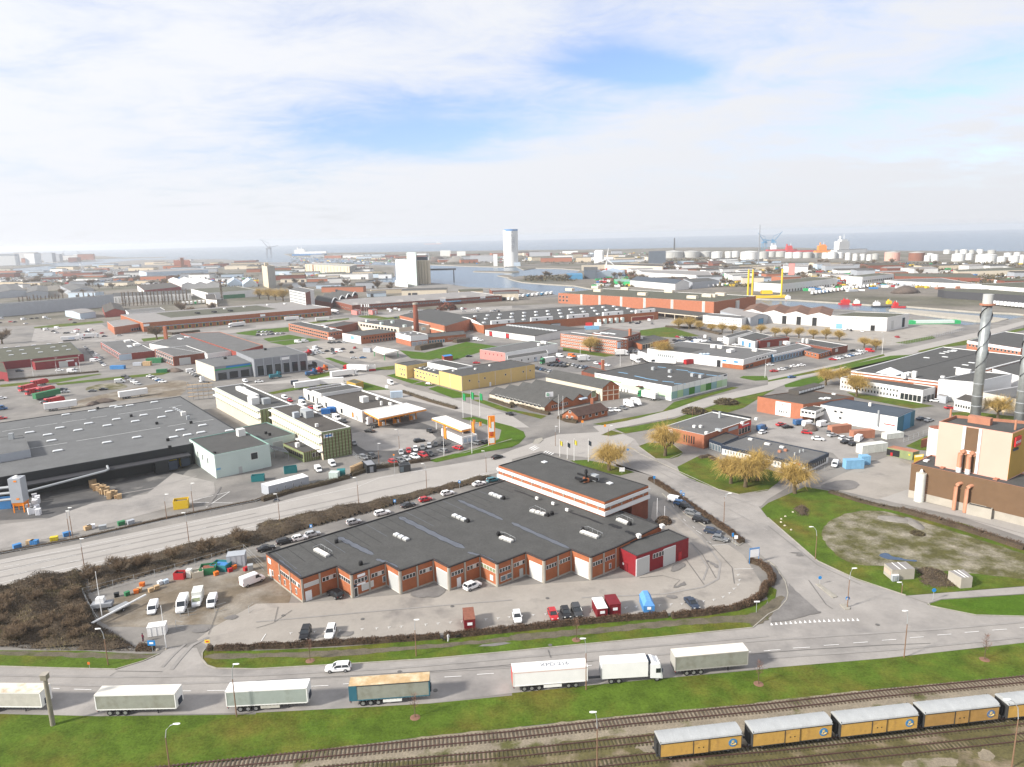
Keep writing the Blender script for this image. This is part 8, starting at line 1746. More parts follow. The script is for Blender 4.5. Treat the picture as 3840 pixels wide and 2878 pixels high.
# trees
def tree_meshes(kind,seed):
 g=random.Random(seed);mb=MB();tw=[]
 def limb(p,d,ln,r,lv):
  pts=[p];q=p.copy();dd=d.copy()
  for k in range(4):
   dd=(dd+Vector((g.uniform(-.18,.18),g.uniform(-.18,.18),g.uniform(-.02,.14)))).normalized();q=q+dd*ln/4;pts.append(q.copy())
  mb.tube(pts,[r*(1-.17*k) for k in range(5)],5)
  if lv>0:
   for k in range(g.randint(3,5)):
    f=g.uniform(.35,1);b=pts[min(4,int(f*4))];a=g.uniform(0,2*PI);limb(b,(dd*.5+Vector((math.cos(a),math.sin(a),g.uniform(.1,.8)))).normalized(),ln*g.uniform(.5,.75),r*.45,lv-1)
  for k in range(19 if lv==0 else 9):tw.append((pts[g.randint(1,4)].copy(),dd.copy()))
 if kind=='poplar':
  mb.tube([(0,0,0),(0,0,12)],[.28,.05],6)
  for k in range(420):z=g.uniform(1.2,11.8);a=g.uniform(0,2*PI);rr=g.uniform(.1,1.0)*(1.1-.06*z);tw.append((Vector((rr*math.cos(a),rr*math.sin(a),z)),Vector((0,0,1))))
 elif kind=='young':
  mb.tube([(0,0,0),(.05,0,2.2),(0,.03,3.8)],[.07,.05,.02],6)
  for k in range(110):z=g.uniform(1.7,4.1);a=g.uniform(0,2*PI);rr=g.uniform(0,.75)*(1-abs(z-2.6)/2.2);tw.append((Vector((rr*math.cos(a),rr*math.sin(a),z)),Vector((math.cos(a),math.sin(a),1))))
 else:
  mb.tube([(0,0,0),(.1,.05,1.5),(0,.1,2.3)],[.5,.38,.34],8)
  for k in range(7):a=k*.9+g.uniform(-.2,.2);limb(Vector((0,.1,2.2)),Vector((math.cos(a),math.sin(a),g.uniform(.3,1.2))).normalized(),g.uniform(2.6,4.0),.2,2)
 V=[];Fq=[]
 for p,d in tw:
  w_=dict(willow=.034,poplar=.045,young=.03,bare=.045)[kind];ln=dict(willow=3.5,poplar=1.5,young=.45,bare=1.3)[kind]*g.uniform(.5,1.2);k0=len(V)
  v=Vector((g.uniform(-1,1),g.uniform(-1,1),g.uniform(-.2,.9)))*(.7 if kind!='poplar' else .18)+d*.5;v.normalize();q=p.copy();sd_=Vector((g.uniform(-1,1),g.uniform(-1,1),0)).normalized()*w_
  for k in range(4):
   V+=[tuple(q-sd_*(1-k*.2)),tuple(q+sd_*(1-k*.2))];q=q+v*ln/3
   if kind=='willow':v=(v+Vector((0,0,-.62))).normalized()
  for k in range(3):Fq.append((k0+2*k,k0+2*k+1,k0+2*k+3,k0+2*k+2))
 m=dict(willow='willow_twig',poplar='poplar_twig',young='red_twig',bare='bare_twig')[kind]
 return mb.mesh('trunk',['bark']),npmesh('crown',V,Fq,[m])
TM={k:tree_meshes(k[0],3+i) for i,k in enumerate((('willow',0),('willow',1),('willow',2),('poplar',0),('poplar',1),('young',0),('bare',0)))}
def tree(kind,v,s,sc,label,group=None,rz=None):
 q=at(s);r=empty(kind+'_tree',tuple(q),R.uniform(0,6) if rz is None else rz,label,'tree',group);r.scale=(sc,sc,sc*R.uniform(.92,1.05));a,b=TM[(kind,v)];link('trunk',a,r);link('crown',b,r)
 if kind=='young':MB().cyl(0,0,.07,.13,.75,.5,14).build('mulch_bed',['mulch'],r)
tree('willow',0,'B2:840,1072',1.37,'golden willow standing on office lawn');tree('willow',1,'B2:1322,945',1.46,'golden willow on island before brick showroom');tree('willow',2,'B2:1890,1185',1.22,'golden willow beside twin trunk on large lawn');tree('willow',0,'B2:2015,1215',1.40,'broad golden willow in middle of large lawn');tree('willow',1,'B2:2120,1160',1.22,'golden willow close to black trimmed office');tree('willow',2,'B3:230,1270',1.28,'golden willow at corner of vacant lot',rz=1)
tree('willow',2,'B3:765,432',1.35,'golden tree before white office windows');tree('willow',0,'B3:500,335',1.3,'golden tree beside long road verge');tree('willow',1,'B3:640,330',1.1,'second golden tree behind garage clerestory');tree('willow',1,'B3:1985,625',1.3,'golden tree between the two steel chimneys');tree('willow',0,'A2:675,1205',1.5,'golden tree before brick office windows');tree('willow',2,'A2:1300,1255',1.5,'golden tree beside white trade unit');tree('bare',0,'A2:1540,990',1.3,'bare golden-grey tree by loading yard')
gl='golden pollard tree in the row by the quay'
for k,(x,y) in enumerate(((1440,1000),(1530,1003),(1620,1015),(1720,1025),(1815,1035),(1905,1040),(2015,1045),(2150,1045))):tree('willow',k%3,f'A2:{x},{y}',1.35 if k<2 else 1.0,gl,'golden trees by the quay')
for k,(x,y) in enumerate(((60,1065),(160,1072),(265,1078),(390,1085),(500,1090),(615,1100),(830,1165),(930,1185))):tree('willow',k%3,f'A3:{x},{y}',1.0,gl,'golden trees by the quay')
for k in range(13):tree('poplar',k%2,f'A0:{185+31*k+R.uniform(-6,6)},{848-2*k}',1.5,'slim bare poplar in row by long grey shed','poplars by the long grey shed')
for k in range(4):tree('poplar',k%2,f'A0:{695+42*k},{818}',1.6,'slim bare poplar at end of long grey shed','poplars at the shed end')
for k in range(19):tree('poplar',k%2,f'A0:{1060+31*k+R.uniform(-6,6)},{808-1.5*k}',1.55,'slim bare poplar in row before white store','poplars before the white store')
tree('poplar',0,'A0:1920,755',2.2,'tall bare poplar by striped block')
for x,y,sc in ((110,750,2.2),(170,755,1.8),(235,762,2.2),(30,740,1.8)):tree('willow',1,f'A1:{x},{y}',sc,'large brown tree beside slab office','brown trees by the slab office')
tree('bare',0,'A0:1355,1090',1.6,'bare brown tree on terminal verge');tree('bare',0,'A1:1055,665',2.2,'bare tree by silo basin yard');tree('bare',0,'A0:20,1130',1.7,'bare tree at white depot corner')
for s,l in (('E1:468,465','young tree on verge before black car'),('E1:1375,955','young tree with mulch ring on lawn by blue cornered trailer'),('E2:555,285','young tree on verge before grey cars'),('E2:2130,665','young tree with mulch ring beyond ribbed roof trailer'),('E3:1870,455','young tree with mulch ring near street lamp')):tree('young',0,s,1.15,l)
def bush(s,sc,m,label,h=.7,nm='bush'):
 k=('bush',m)
 if k not in PIECE:
  u=NR.normal(size=(700,3));u/=np.linalg.norm(u,axis=1)[:,None];u*=NR.uniform(.75,1.05,(700,1));u[:,2]=np.abs(u[:,2]);V,Fq=flakes(u,.13,.4,.4);PIECE[k]=npmesh('foliage',V,Fq,[m])
  c=MB();c.loft([[(.85*math.cos(a)*s_,.85*math.sin(a)*s_,z) for a in [i*PI/5 for i in range(10)]] for s_,z in ((1,0),(.95,.4),(.55,.75))]);PIECE[k+('c',)]=c.mesh('stems',['thicket_core'])
 q=at(s);r=empty(nm,tuple(q),R.uniform(0,6),label,nm);r.scale=(sc,sc,sc*h);link('foliage',PIECE[k],r);link('stems',PIECE[k+('c',)],r)
bush('A1:1650,835',11,'copper_leaf','round copper tree crown by brick terminal',.75);bush('B2:1850,490',5.5,'hedge_olive','wide brown bush on road median',.4);bush('B2:1575,570',5.5,'hedge_olive','second wide brown bush on road median',.4);bush('C2:1310,370',2.2,'hedge_brown','round brown bush by two white flagpoles',.8);bush('C3:1290,470',1.8,'hedge_olive','low scrub clump on bare vacant ground',.5);bush('B1:455,75',3.4,'hedge_brown','brown shrub near truck workshop',.4);bush('A1:760,990',9,'evergreen','dark evergreen clump inside works courtyard',.5)
# ================================================================== posts, lamps, signs
def lamp(s0,s1,label,m='rust_pole',arm=1.2,az=None,group=None,hd=.55):
 q=at(s0);H_=hgt(s0,s1);P1=at(s1,H_);r=empty('street_lamp',tuple(q),0,label,'street lamp',group);dx=P1.x-q.x;L_=max(-2.4,min(2.4,dx if abs(dx)>.25 else .25))
 MB().tube([(0,0,0),(0,0,H_*.72)],[.11,.075],7).build('pole',[m],r);MB().tube([(0,0,H_*.72),(L_*.12,0,H_*.88),(L_*.45,0,H_*.97),(L_*.8,0,H_)],[.07,.06,.05,.05],6).build('arm',['galvanised'],r)
 MB().loft([[(L_*.8+x*(1 if L_>0 else-1),y*w_,H_+z*.5) for y,z in ((-1,0),(-.7,.16),(.7,.16),(1,0),(.6,-.12),(-.6,-.12))] for x,w_ in ((-.3,.08),(.1,.2),(.5,.22),(.75,.1))]).build('lamp_head',['lamp_glass'],r)
for s0,s1,l in (('E0:2045,945','E0:2035,492','rusty street lamp before pale green trailer'),('E0:935,500','E0:850,185','rusty street lamp in front of corner thicket'),('E0:1470,1420','E0:1535,1010','lamp with long curved arm above the lawn'),('E2:735,1400','E2:708,905','lamp with long curved arm between the sidings'),('E3:2105,1390','E3:2050,795','lamp with long curved arm by the last wagons'),('E1:1385,425','E1:1372,108','lamp on verge beside red container'),('E2:640,715','E2:620,270','rusty street lamp beside lettered trailer'),
    ('E3:1175,435','E3:1190,30','rusty street lamp on lawn by junction'),('C3:408,688','C3:370,405','pale street lamp at edge of vacant lot'),('C3:685,1105','C3:745,765','lamp on traffic island by give-way line'),('C2:1830,365','C2:1885,118','street lamp across from parked estate cars'),('C3:1155,980','C3:1140,885','short post lamp on vacant lot verge'),('B2:1558,620','B2:1525,505','lamp on grass median before showroom'),('B1:1065,1045','B1:1050,838','lamp beside dark bin shelter'),('B1:1240,905','B1:1210,718','lamp in middle of station yard'),('B2:375,860','B2:375,690','lamp at junction beside flagpole'),('B2:832,775','B2:860,685','lamp on small junction island'),('B2:1835,1382','B2:1885,1268','lamp beside willow lawn kerb')):lamp(s0,s1,l)
for s0,s1 in (('C0:730,765','C0:695,510'),('C0:1635,555','C0:1590,285'),('C1:207,375','C1:170,122'),('C1:887,210','B1:853,1132'),('B1:1475,1225','B1:1440,1012'),('B1:1990,1090','B1:1962,902')):lamp(s0,s1,'rusty street lamp at lower edge of the highway',group='lamps along the highway')
for s0,s1 in (('C0:605,500','C0:570,270'),('C0:628,490','C0:592,242'),('C0:1442,342','C0:1436,125'),('C0:1672,270','C0:1660,30')):lamp(s0,s1,'rusty yard lamp behind the guardrail',group='lamps behind the guardrail')
for s0,s1 in (('A3:985,1218','A3:985,1030'),('B0:290,270','B0:265,115'),('B0:495,250','B0:480,100'),('B0:697,232','B0:680,75'),('A2:590,1250','A2:590,1100'),('B2:2185,270','B2:2205,90')):lamp(s0,s1,'tall pale lamp post standing by a far yard','pole_white',group='tall pale lamp posts')
q=at('E0:458,1020');H_=hgt('E0:458,1020','E0:400,595');r=empty('concrete_column',tuple(q),0,'tall mossy concrete column with box head on lawn','column');MB().cyl(0,0,0,H_-.5,.38,.32,12).build('shaft',['wood_pole'],r);MB().box(0,0,H_-.1,.95,.95,.9).build('head',['wood_pole'],r);MB().box(0,0,H_+.4,1.1,1.1,.12).build('cap',['concrete'],r)
def flag(s0,s1,label,m=None,nm='flagpole',group=None,wf=1.3,hf_=3.0):
 q=at(s0);H_=hgt(s0,s1);r=empty(nm,tuple(q),0,label,'flagpole',group);MB().cyl(0,0,0,H_,.1,.05,8).build('pole',['pole_white'],r);MB().cyl(0,0,0,.3,.25,.2,8).build('base',['concrete'],r);MB().cyl(0,0,H_,H_+.15,.09,n=6).build('finial',['pole_white'],r)
 if m:
  mb=MB();n=6
  for k in range(n):
   a,b=k/n,(k+1)/n;f=lambda t:(.1+wf*t,.18*math.sin(t*7));(xa,ya),(xb,yb)=f(a),f(b);mb.face([(xa,ya,H_-.4-hf_-.6*a),(xb,yb,H_-.4-hf_-.6*b),(xb,yb,H_-.4-.5*b),(xa,ya,H_-.4-.5*a)])
  mb.build('flag',[m],r)
for x,y,t in ((1790,620,395),(1862,615,385),(1935,610,395)):flag(f'B1:{x},{y}',f'B1:{x-2},{t}','white pole with green flag beside forecourt lawn','flag_green',group='green flags')
for x,y,t in ((1625,950,690),(1866,925,640),(2010,860,598)):flag(f'B1:{x},{y}',f'B1:{x-5},{t}','white pole with orange banner by station','flag_orange',group='orange banners',wf=1.2,hf_=4.0)
for x,y,t,m,l in ((413,955,805,'flag_yellow','pole with yellow flag by office lawn near crossing'),(478,975,820,'flag_dark','pole with black and white flag by office lawn'),(537,990,798,'flag_yellow','pole with small yellow flag by office lawn'),(660,995,803,'flag_dark','pole with dark flag beside office willow')):flag(f'B2:{x},{y}',f'B2:{x},{t}',l,m,wf=1.0,hf_=1.6)
flag('C2:1252,360','C2:1252,165','bare white flagpole behind red annex',group=None);flag('C2:1318,340','C2:1318,232','shorter white flagpole behind red annex');flag('C0:885,1200','C0:828,800','tall leaning white mast in muddy yard');flag('B2:402,600','B2:402,420','white flagpole before brick works');flag('B2:441,590','B2:441,430','second white flagpole before brick works');flag('B2:410,748','B2:408,590','white pole at junction corner')
for x,y,t in ((910,880,780),(938,884,782),(957,886,782),(972,888,782)):flag(f'A1:{x},{y}',f'A1:{x-4},{t}','flagpole in group before brick terminal','flag_white',group='flagpoles before the brick terminal')
for x,y,t in ((935,1330,1160),(1045,1310,1180),(1090,1305,1185)):flag(f'A2:{x},{y}',f'A2:{x},{t}','white flagpole outside the trade units',None,group='flagpoles outside the trade units')
flag('E0:1438,360','C0:1444,1095','red and white striped barrier pole at lot gate')
def sign(s0,s1,label,m,w_=.7,h_=.7,rnd=False,m2=None):
 q=at(s0);H_=max(1.4,hgt(s0,s1));r=empty('road_sign',tuple(q),0,label,'sign');MB().cyl(0,0,0,H_,.05,n=6).build('post',['galvanised'],r)
 if rnd:MB().wheel(0,-.06,H_-.35,w_/2,.05,16).build('panel',[m],r)
 else:MB().box(0,-.08,H_-h_/2,w_,.06,h_).build('panel',[m],r)
 if m2:MB().box(0,-.12,H_-h_/2,w_*.5,.04,h_*.35).build('symbol',[m2],r)
for a in (('C1:481,470','C1:481,385','blue parking sign on bank behind brick hall end','sign_blue',.7,.9,False,'sign_white'),('C1:1203,255','C1:1203,168','blue parking sign on bank behind hall middle','sign_blue',.7,.9,False,'sign_white'),('C1:1760,80','C1:1760,4','blue parking sign on bank near office block','sign_blue',.7,.9,False,'sign_white'),('C3:682,1100','C3:690,1010','round blue keep-side sign on traffic island','sign_blue',.9,.9,True,'sign_white'),('C3:445,905','C3:445,832','round blue sign at island tip','sign_blue',.8,.8,True,None),('C3:1425,1042','C3:1430,940','round blue path sign by footpath','sign_blue',.9,.9,True,None),('C2:1458,165','C2:1460,92','blue parking sign in side street hedge','sign_blue',.6,.9,False,'sign_white'),('C2:1480,190','C2:1480,112','second blue parking sign in side street hedge','sign_blue',.6,.9,False,'sign_white'),('C2:1905,545','C2:1912,458','blue sign at hedge end','sign_blue',.5,1.0,False,None),('C2:1932,570','C2:1935,480','white sign at hedge end','sign_white',.9,.9,False,None),
  ('E0:1320,385','E0:1335,285','blue and white company sign at gate hedge','sign_blue',1.5,1.1,False,'sign_white'),('E0:1800,365','E0:1782,280','yellow warning sign at gate post','sign_yellow',1.0,.7,False,'sign_red'),('E0:775,530','E0:770,492','small orange hydrant marker on verge','plastic_orange',.45,.5,False,None),('B2:950,1100','B2:950,1045','white notice board on office lawn','sign_white',1.8,1.4,False,None),('B2:1228,1190','B2:1228,1118','blue sign at start of side hedge','sign_blue',.7,.9,False,None),('B2:608,690','B2:608,640','orange temporary sign by cottage','sign_orange',.9,.9,False,None),('B2:803,740','B2:800,675','orange temporary sign on small island','sign_orange',.9,.9,False,None),('B2:1000,930','B2:1000,882','round blue sign near willow island','sign_blue',.9,.9,True,None),('C2:2110,1150','C2:2110,1045','white direction arrow post on verge','sign_white',1.2,.3,False,None),('B1:1200,1110','B1:1197,930','tall orange sign post by highway hedge','sign_orange',.5,.5,False,None),('B1:1130,380','B1:1128,335','white board on station verge','sign_white',1.6,1.6,False,None)):sign(*a)
q=at('C2:2090,720');r=empty('company_board',tuple(q),.25,'white company board in blue frame at hedge curve','sign');MB().box(0,0,2.6,2.4,.12,1.9,0).build('board',['sign_white'],r)
for x in (-1.25,1.25):MB().cyl(x,0,0,4.0,.08,n=6).build('post',['sign_blue'],r)
for z in (3.9,3.65):MB().box(0,0,z,2.5,.1,.12).build('rail',['sign_blue'],r)
# guardrail and fences
def fence(s,label,h=2.0,step=3.2,m='galvanised',rails=(.1,.5,.95),nm='mesh_fence',gap=0):
 P_=line_pts(s);o=P_[0].copy();r=empty(nm,tuple(o),0,label,'fence')
 for a,b in zip(P_[:-1],P_[1:]):
  ln=(b-a).length;d=(b-a)/ln;n=max(1,int(ln/step));nn=(-d.y,d.x)
  for k in range(n):q=a+d*(ln*k/n)-o;link('post',PIECE.setdefault(('fp',h,m),MB().cyl(0,0,0,h,.05,n=5).mesh('post',[m])),r,tuple(q))
  for f in rails:MB().slab((a-o)[:2],(b-o)[:2],h*f-.02,h*f+.02,nn,-.015,.015).build('rail',[m],r)
fence('C0:720,1005 980,935 1340,840 1690,745 2110,620','mesh fence along muddy yard back');fence('C0:2110,620 C1:0,720 70,790','mesh fence corner by grey container');fence('C0:720,1005 770,1120 850,1260','mesh fence at thicket side of muddy yard');fence('C0:1310,1340 1440,1300','low mesh fence beside white kiosk',1.4);fence('B1:775,890 870,970 1000,985','pale sliding yard gate by olive office',1.8,1.6);fence('B3:330,1110 560,1060 680,1010','post fence behind black trimmed office',1.6);fence('B3:1170,830 1380,760','post fence beside teal hall',2.2);fence('C0:1560,1185 1700,1165','open mesh gate leaf before vans',1.8,1.5);fence('C0:1860,1150 1960,1120','mesh gate leaf by white van',1.8,1.5);fence('C0:1525,1290 1590,1300','loose mesh gate leaf on lot',2.0,1.5);fence('C1:-60,1150 -20,1120','mesh gate leaf with blue post',1.6,1.5)
fence('C0:-250,705 0,655 700,530 1400,370 2212,198 C1:300,70 870,-40','steel guardrail along upper highway edge',.75,4,'galvanised',(.75,.85,.95),'guardrail')
fence('A3:1140,1150 1380,1090 1700,1010','grey panel fence along quay road',3,4,'grey_sheet',(.05,.2,.35,.5,.65,.8,.95));fence('A3:690,1100 1000,1130 1140,1150','tall mesh fence round quay yard',3,5)
# ================================================================== loose things in yards
def crate(s,dims,m,label,cat='container',nm='skip',ang=0.0,open_=True,mtop=None,group=None,z=.06,fill=None):
 q=at(s);r=empty(nm,(q.x,q.y,z),ang,label,cat,group);lx,ly,h=dims;t=.12
 if open_:
  for x,y,sx,sy in ((0,-ly/2,lx,t),(0,ly/2,lx,t),(-lx/2,0,t,ly),(lx/2,0,t,ly)):MB().box(x,y,h/2,sx,sy,h,0).build('side',[m],r)
  MB().box(0,0,.1,lx,ly,.2).build('floor',[m],r)
  if fill:MB().box(0,0,h*.45,lx*.9,ly*.9,h*.7,0,0,.8).build('contents',[fill],r)
 else:
  MB().box(0,0,h/2,lx,ly,h).build('body',[m],r);MB().box(0,0,h+.04,lx+.1,ly+.1,.1).build('lid',[mtop or m],r)
  for x in (-lx*.3,0,lx*.3):MB().box(x,-ly/2-.02,h/2,.1,.06,h*.9).build('rib',[m],r)
 return r
hd_=head('E1:1830,60 1850,190')
for s,m,mt,l,d in (('E1:1842,150','container_red','rust_lid','dark red closed skip with rusty lid by lot hedge',(4.8,2.2,2.4)),('C2:757,1150','container_red','trailer_white','red closed skip with white lid by lot hedge',(4.6,2.2,2.2)),('C2:868,1135','container_red','container_red','dark red closed skip with white label',(4.2,2.4,2.6))):
 r=crate(s,d,m,l,ang=hd_,open_=False,mtop=mt);MB().box(d[0]/2+.05,0,d[2]*.62,.04,1.0,.6).build('label',['sign_white'],r)
q=at('C2:1165,1105');r=empty('blue_skip',(q.x,q.y,.06),head('C2:1140,1040 1185,1160'),'bright blue tarpaulin-topped skip by lot hedge','container');MB().box(0,0,.9,5.0,2.3,1.7).build('body',['container_blue'],r);MB().loft([[(-2.55,-1.2,1.7),(2.55,-1.2,1.7),(2.55,1.2,1.7),(-2.55,1.2,1.7)],[(-2.3,-.5,2.7),(2.2,-.5,2.7),(2.2,.5,2.7),(-2.3,.5,2.7)]]).build('tarpaulin',['tarp_blue'],r);MB().box(2.55,0,1.2,.06,.8,.6).build('label',['sign_white'],r)
for s,d,m,l,f in (('C0:1805,800',(3.6,3,1.7),'plastic_green','green rusty open skip in muddy yard','rust_lid'),('C0:1915,770',(4.2,3,1.6),'plastic_teal','teal open skip filled with blue bags','container_blue'),('C0:1560,850',(2.4,1.8,1.6),'plastic_red','small red open skip in muddy yard','vent_black'),('C0:1710,835',(2.4,2.0,1.5),'sand_wall','cream open skip leaning in muddy yard','stone'),('C0:1570,240',(4.0,3.0,2.6),'sign_yellow','yellow and red open skip beside highway hedge','dirt'),('B1:300,1090',(4.2,2.2,2.2),'plastic_teal','green skip behind white vans',None),('B1:20,1160',(4,2.2,2),'plastic_teal','teal skip beside long cabin',None),('C0:50,240',(4.6,3,3),'container_blue','blue bin beside dust silo','vent_black')):crate(s,d,m,l,ang=R.uniform(-.3,.5),fill=f)
for s,d,m,l in (('C0:2050,730',(4.2,3.0,2.8),'grey_sheet','pale grey metal container at fence corner'),('C0:2165,780',(1.2,1.2,1.3),'galvanised','small steel cabinet by fence corner'),('C0:1640,840',(1.1,1.1,1.9),'frame_white','white cabinet between skips'),('C0:1365,1330',(3.4,2.0,2.0),'trailer_white','white kiosk with green stripe at lot gate'),('B3:735,1050',(6.1,2.5,2.9),'container_pale_blue','large pale blue shipping container'),('B3:830,1015',(3.0,2.5,2.9),'container_pale_blue','small pale blue shipping container'),('B3:615,745',(9,2.6,3),'corten','orange banner-covered container in garage yard'),('B3:810,790',(9,2.6,3),'corten','second orange banner-covered container in garage yard'),('B3:895,910',(11,3.0,3.0),'container_white','long weathered white container'),('B3:1075,790',(8,2.6,2.0),'container_white','low white container below teal hall'),('B1:605,580',(4,2.4,2.2),'plastic_blue','blue waste container beside station shop'),('B1:655,565',(4,2.4,2.2),'plastic_blue','second blue waste container beside station shop'),('B1:680,1150',(3,2.4,2.6),'mint_wall','pale mint container behind hedge'),('B1:738,1125',(2.6,2.4,2.4),'plastic_teal','dark teal container behind hedge'),('B1:1215,440',(6,2.6,3),'pale_blue_wall','pale blue container by station hedge'),('A2:690,1005',(12,2.6,2.8),'container_pale_blue','pale blue container on loading yard'),('A2:665,975',(6,2.6,2.8),'sign_red','red container on loading yard'),('A2:740,975',(6,2.6,2.8),'trailer_white','white container on loading yard'),('B0:1020,195',(9,2.6,2.2),'container_blue','bright blue container beside parked cars'),('B0:1400,225',(6,2.6,2),'plastic_green','green skip by dark scrap pile'),('B0:1195,165',(6,2.6,2),'grey_sheet','grey skip before brick unit'),('B0:1275,165',(5,2.6,2.6),'pallet_wood','timber stack before brick unit'),('B0:1340,140',(10,4,3),'plastic_green','green cage stack before brick unit')):crate(s,d,m,l,ang=R.uniform(-.1,.35),open_=False,nm='container')
for k in range(34):
 f=R.random();x=790+f*250+R.uniform(-30,30);y=60+f*120+R.uniform(-22,22);crate(f'C0:{x},{y}',(1.2,.9,R.choice((1.0,1.5,2.0))),'pallet_wood','wooden crate in the big crate pile on the loading yard','crate','wooden_crate',R.uniform(0,1),False,group='crate pile')
for k in range(14):crate(f'C0:{R.uniform(245,345)},{R.uniform(170,310)}',(1.3,1.2,R.choice((1.0,1.8))),'wrap_white','white wrapped bale beside dust silo','bale','wrapped_bale',R.uniform(0,1),False,group='wrapped bales')
for x,y in ((388,80),(432,78),(475,72),(515,65),(660,30)):crate(f'C0:{x},{y}',(1.9,1.5,1.3),'plastic_yellow','yellow tipping bin under loading canopy','bin','yellow_bin',.2,True,group='yellow bins')
for k,(x,y,m) in enumerate(((1230,920,'plastic_orange'),(1100,1000,'plastic_green'),(1205,965,'pallet_wood'),(1180,980,'plastic_orange'),(1357,945,'pallet_wood'),(1305,968,'pallet_wood'),(1385,905,'wrap_white'),(1435,895,'pale_blue_wall'),(1010,1010,'dark_wall'),(2025,770,'plastic_orange'),(1990,795,'plastic_red'),(1870,825,'plastic_orange'),(2125,785,'plastic_red'))):crate(f'C0:{x},{y}',(1.0,.8,.8),m,'small junk box along the muddy yard fence','box','junk_box',R.uniform(0,1),False,group='junk along the yard fence')
for x,y,m in ((760,430,'pallet_wood'),(790,420,'wrap_white'),(890,425,'galvanised'),(1050,390,'plastic_green'),(1130,380,'grey_sheet'),(580,485,'container_blue'),(470,525,'plastic_yellow'),(300,555,'container_blue'),(265,555,'pallet_wood'),(150,590,'container_blue')):crate(f'C0:{x},{y}',(1.8,1.2,1.0),m,'stacked goods box behind the guardrail hedge','box','goods_box',R.uniform(0,1),False,group='goods behind the guardrail')
for k in range(6):crate(f'B1:{835+18*k},{1098-8*k}',(1.4,1.2,2.4),'pallet_wood','pallet stack beside bin shelter','pallet stack','pallet_stack',.3,False,group='pallet stacks by the bin shelter')
# flatbed with box, dust silo, boat mast trailer
q=at('C0:1710,1062');r=empty('pickup_van',(q.x,q.y,.05),head('C0:1730,1000 1690,1130'),'white box-bodied pickup parked between two vans','van');MB().loft([ring(.6,.95,.4,1.9),ring(1.3,.95,.35,1.95),ring(1.9,.93,.35,1.15),ring(2.6,.85,.4,.95)]).build('cab',['paint_white'],r);MB().face([(1.95,-.8,1.2),(1.95,.8,1.2),(1.42,.78,1.85),(1.42,-.78,1.85)]).build('windscreen',['glass_green'],r);MB().box(-1.1,0,1.6,3.4,2.1,2.2).build('box_body',['container_white'],r);wheels_row(r,(-1.5,1.8),.85,.36,.24)
q=at('C0:190,270');H_=hgt('C0:190,270','B0:140,1130');r=empty('dust_silo',tuple(q),.12,'grey dust silo on orange legs with white ducts','silo');MB().box(0,0,3.2+(H_-3.2)/2,3.4,3.2,H_-3.2).build('body',['grey_sheet'],r);MB().box(0,0,2.6,2.6,2.4,1.2,0,0,1.3).build('hopper',['sign_orange'],r);MB().cyl(0,0,H_,H_+.6,1.0,.3,12).build('cap',['frame_white'],r)
for x in (-1.4,1.4):
 for y in (-1.3,1.3):MB().box(x,y,1.6,.25,.25,3.2).build('leg',['sign_orange'],r)
for z in (4.0,6.0,7.8):MB().tube([(-9,-.5,z-.3),(-1.7,0,z)],.42,8).build('duct',['galvanised'],r)
for z in (4.4,H_-.8):MB().box(.3,-1.64,z,.8,.05,.5).build('label',['sign_orange'],r)
q=at('C0:1000,1150');r=empty('mast_trailer',(q.x,q.y,.05),head('C0:860,1225 1115,1100'),'small trailer carrying long white mast','trailer');MB().tube([(-6,-1.2,.9),(6.5,-1.2,1.4)],.22,8).build('mast',['pole_white'],r);MB().box(1,0,.8,4,1.6,.6).build('bed',['steel'],r);wheels_row(r,(1.2,),.9,.34,.22)
q=at('C0:925,1115');r=empty('flatbed_truck',(q.x,q.y,.05),.2,'old flatbed with white cab by leaning mast','lorry');MB().box(-.8,0,1.2,4.2,1.9,.8).build('bed',['grey_wall'],r);MB().box(-1.2,.3,2.1,1.8,1.5,1.2,0,0,.85).build('cab',['paint_white'],r);wheels_row(r,(-2,.6),.85,.36,.24)
# earth heaps, boulders, litter stones, puddle mound
def heap(s,rx,ry,h,m,label,nm='earth_heap'):
 q=at(s);r=empty(nm,tuple(q),R.uniform(0,3),label,'heap');mb=MB();n=14;rings_=[]
 for f,z in ((1,0),(.8,.35),(.5,.75),(.15,1)):rings_.append([(rx*f*math.cos(a)*R.uniform(.85,1.1),ry*f*math.sin(a)*R.uniform(.85,1.1),h*z) for a in [2*PI*k/n for k in range(n)]])
 mb.loft(rings_).build('mound',[m],r,True)
heap('C3:1090,345',5,2.6,.8,'mud_pile','grey earth heap on vacant lot');heap('C3:1260,380',5,2.0,.5,'mud_pile','low grey earth ridge on vacant lot');heap('A3:1185,690',22,14,9,'scrap','dark earth heap on north quay');heap('A1:1570,420',60,30,18,'scrap','scrap heap by outer quay');heap('A1:1740,425',40,25,18,'mud_pile','pale gravel heap by outer quay');heap('B0:1510,215',7,4,2.2,'scrap','dark scrap pile by green skip');heap('B0:900,480',6,3,2.0,'scrap','machine scrap pile on dirt lot');heap('B0:800,500',4,3,1.6,'scrap','small machine scrap pile on dirt lot');heap('B3:365,715',4,3,2.2,'scrap','black scrap pile in garage yard')
for k,(x,y) in enumerate(((150,320),(115,343),(112,370),(145,400),(200,436),(215,283))):
 q=at(f'C3:{x},{y}');o=link('boulder',PIECE.setdefault('bo',MB().loft([[(f*math.cos(a),f*.8*math.sin(a),z) for a in [i*PI/4 for i in range(8)]] for f,z in ((.3,0),(.36,.15),(.2,.33),(.05,.38))]).mesh('boulder',['stone'])),None,tuple(q),k);tag(o,'pale boulder in line along vacant lot kerb','boulder','boulders along the kerb')
q=at('E0:1360,372');tag(link('boulder',PIECE['bo'],None,tuple(q),1),'boulder beside blue company sign','boulder')
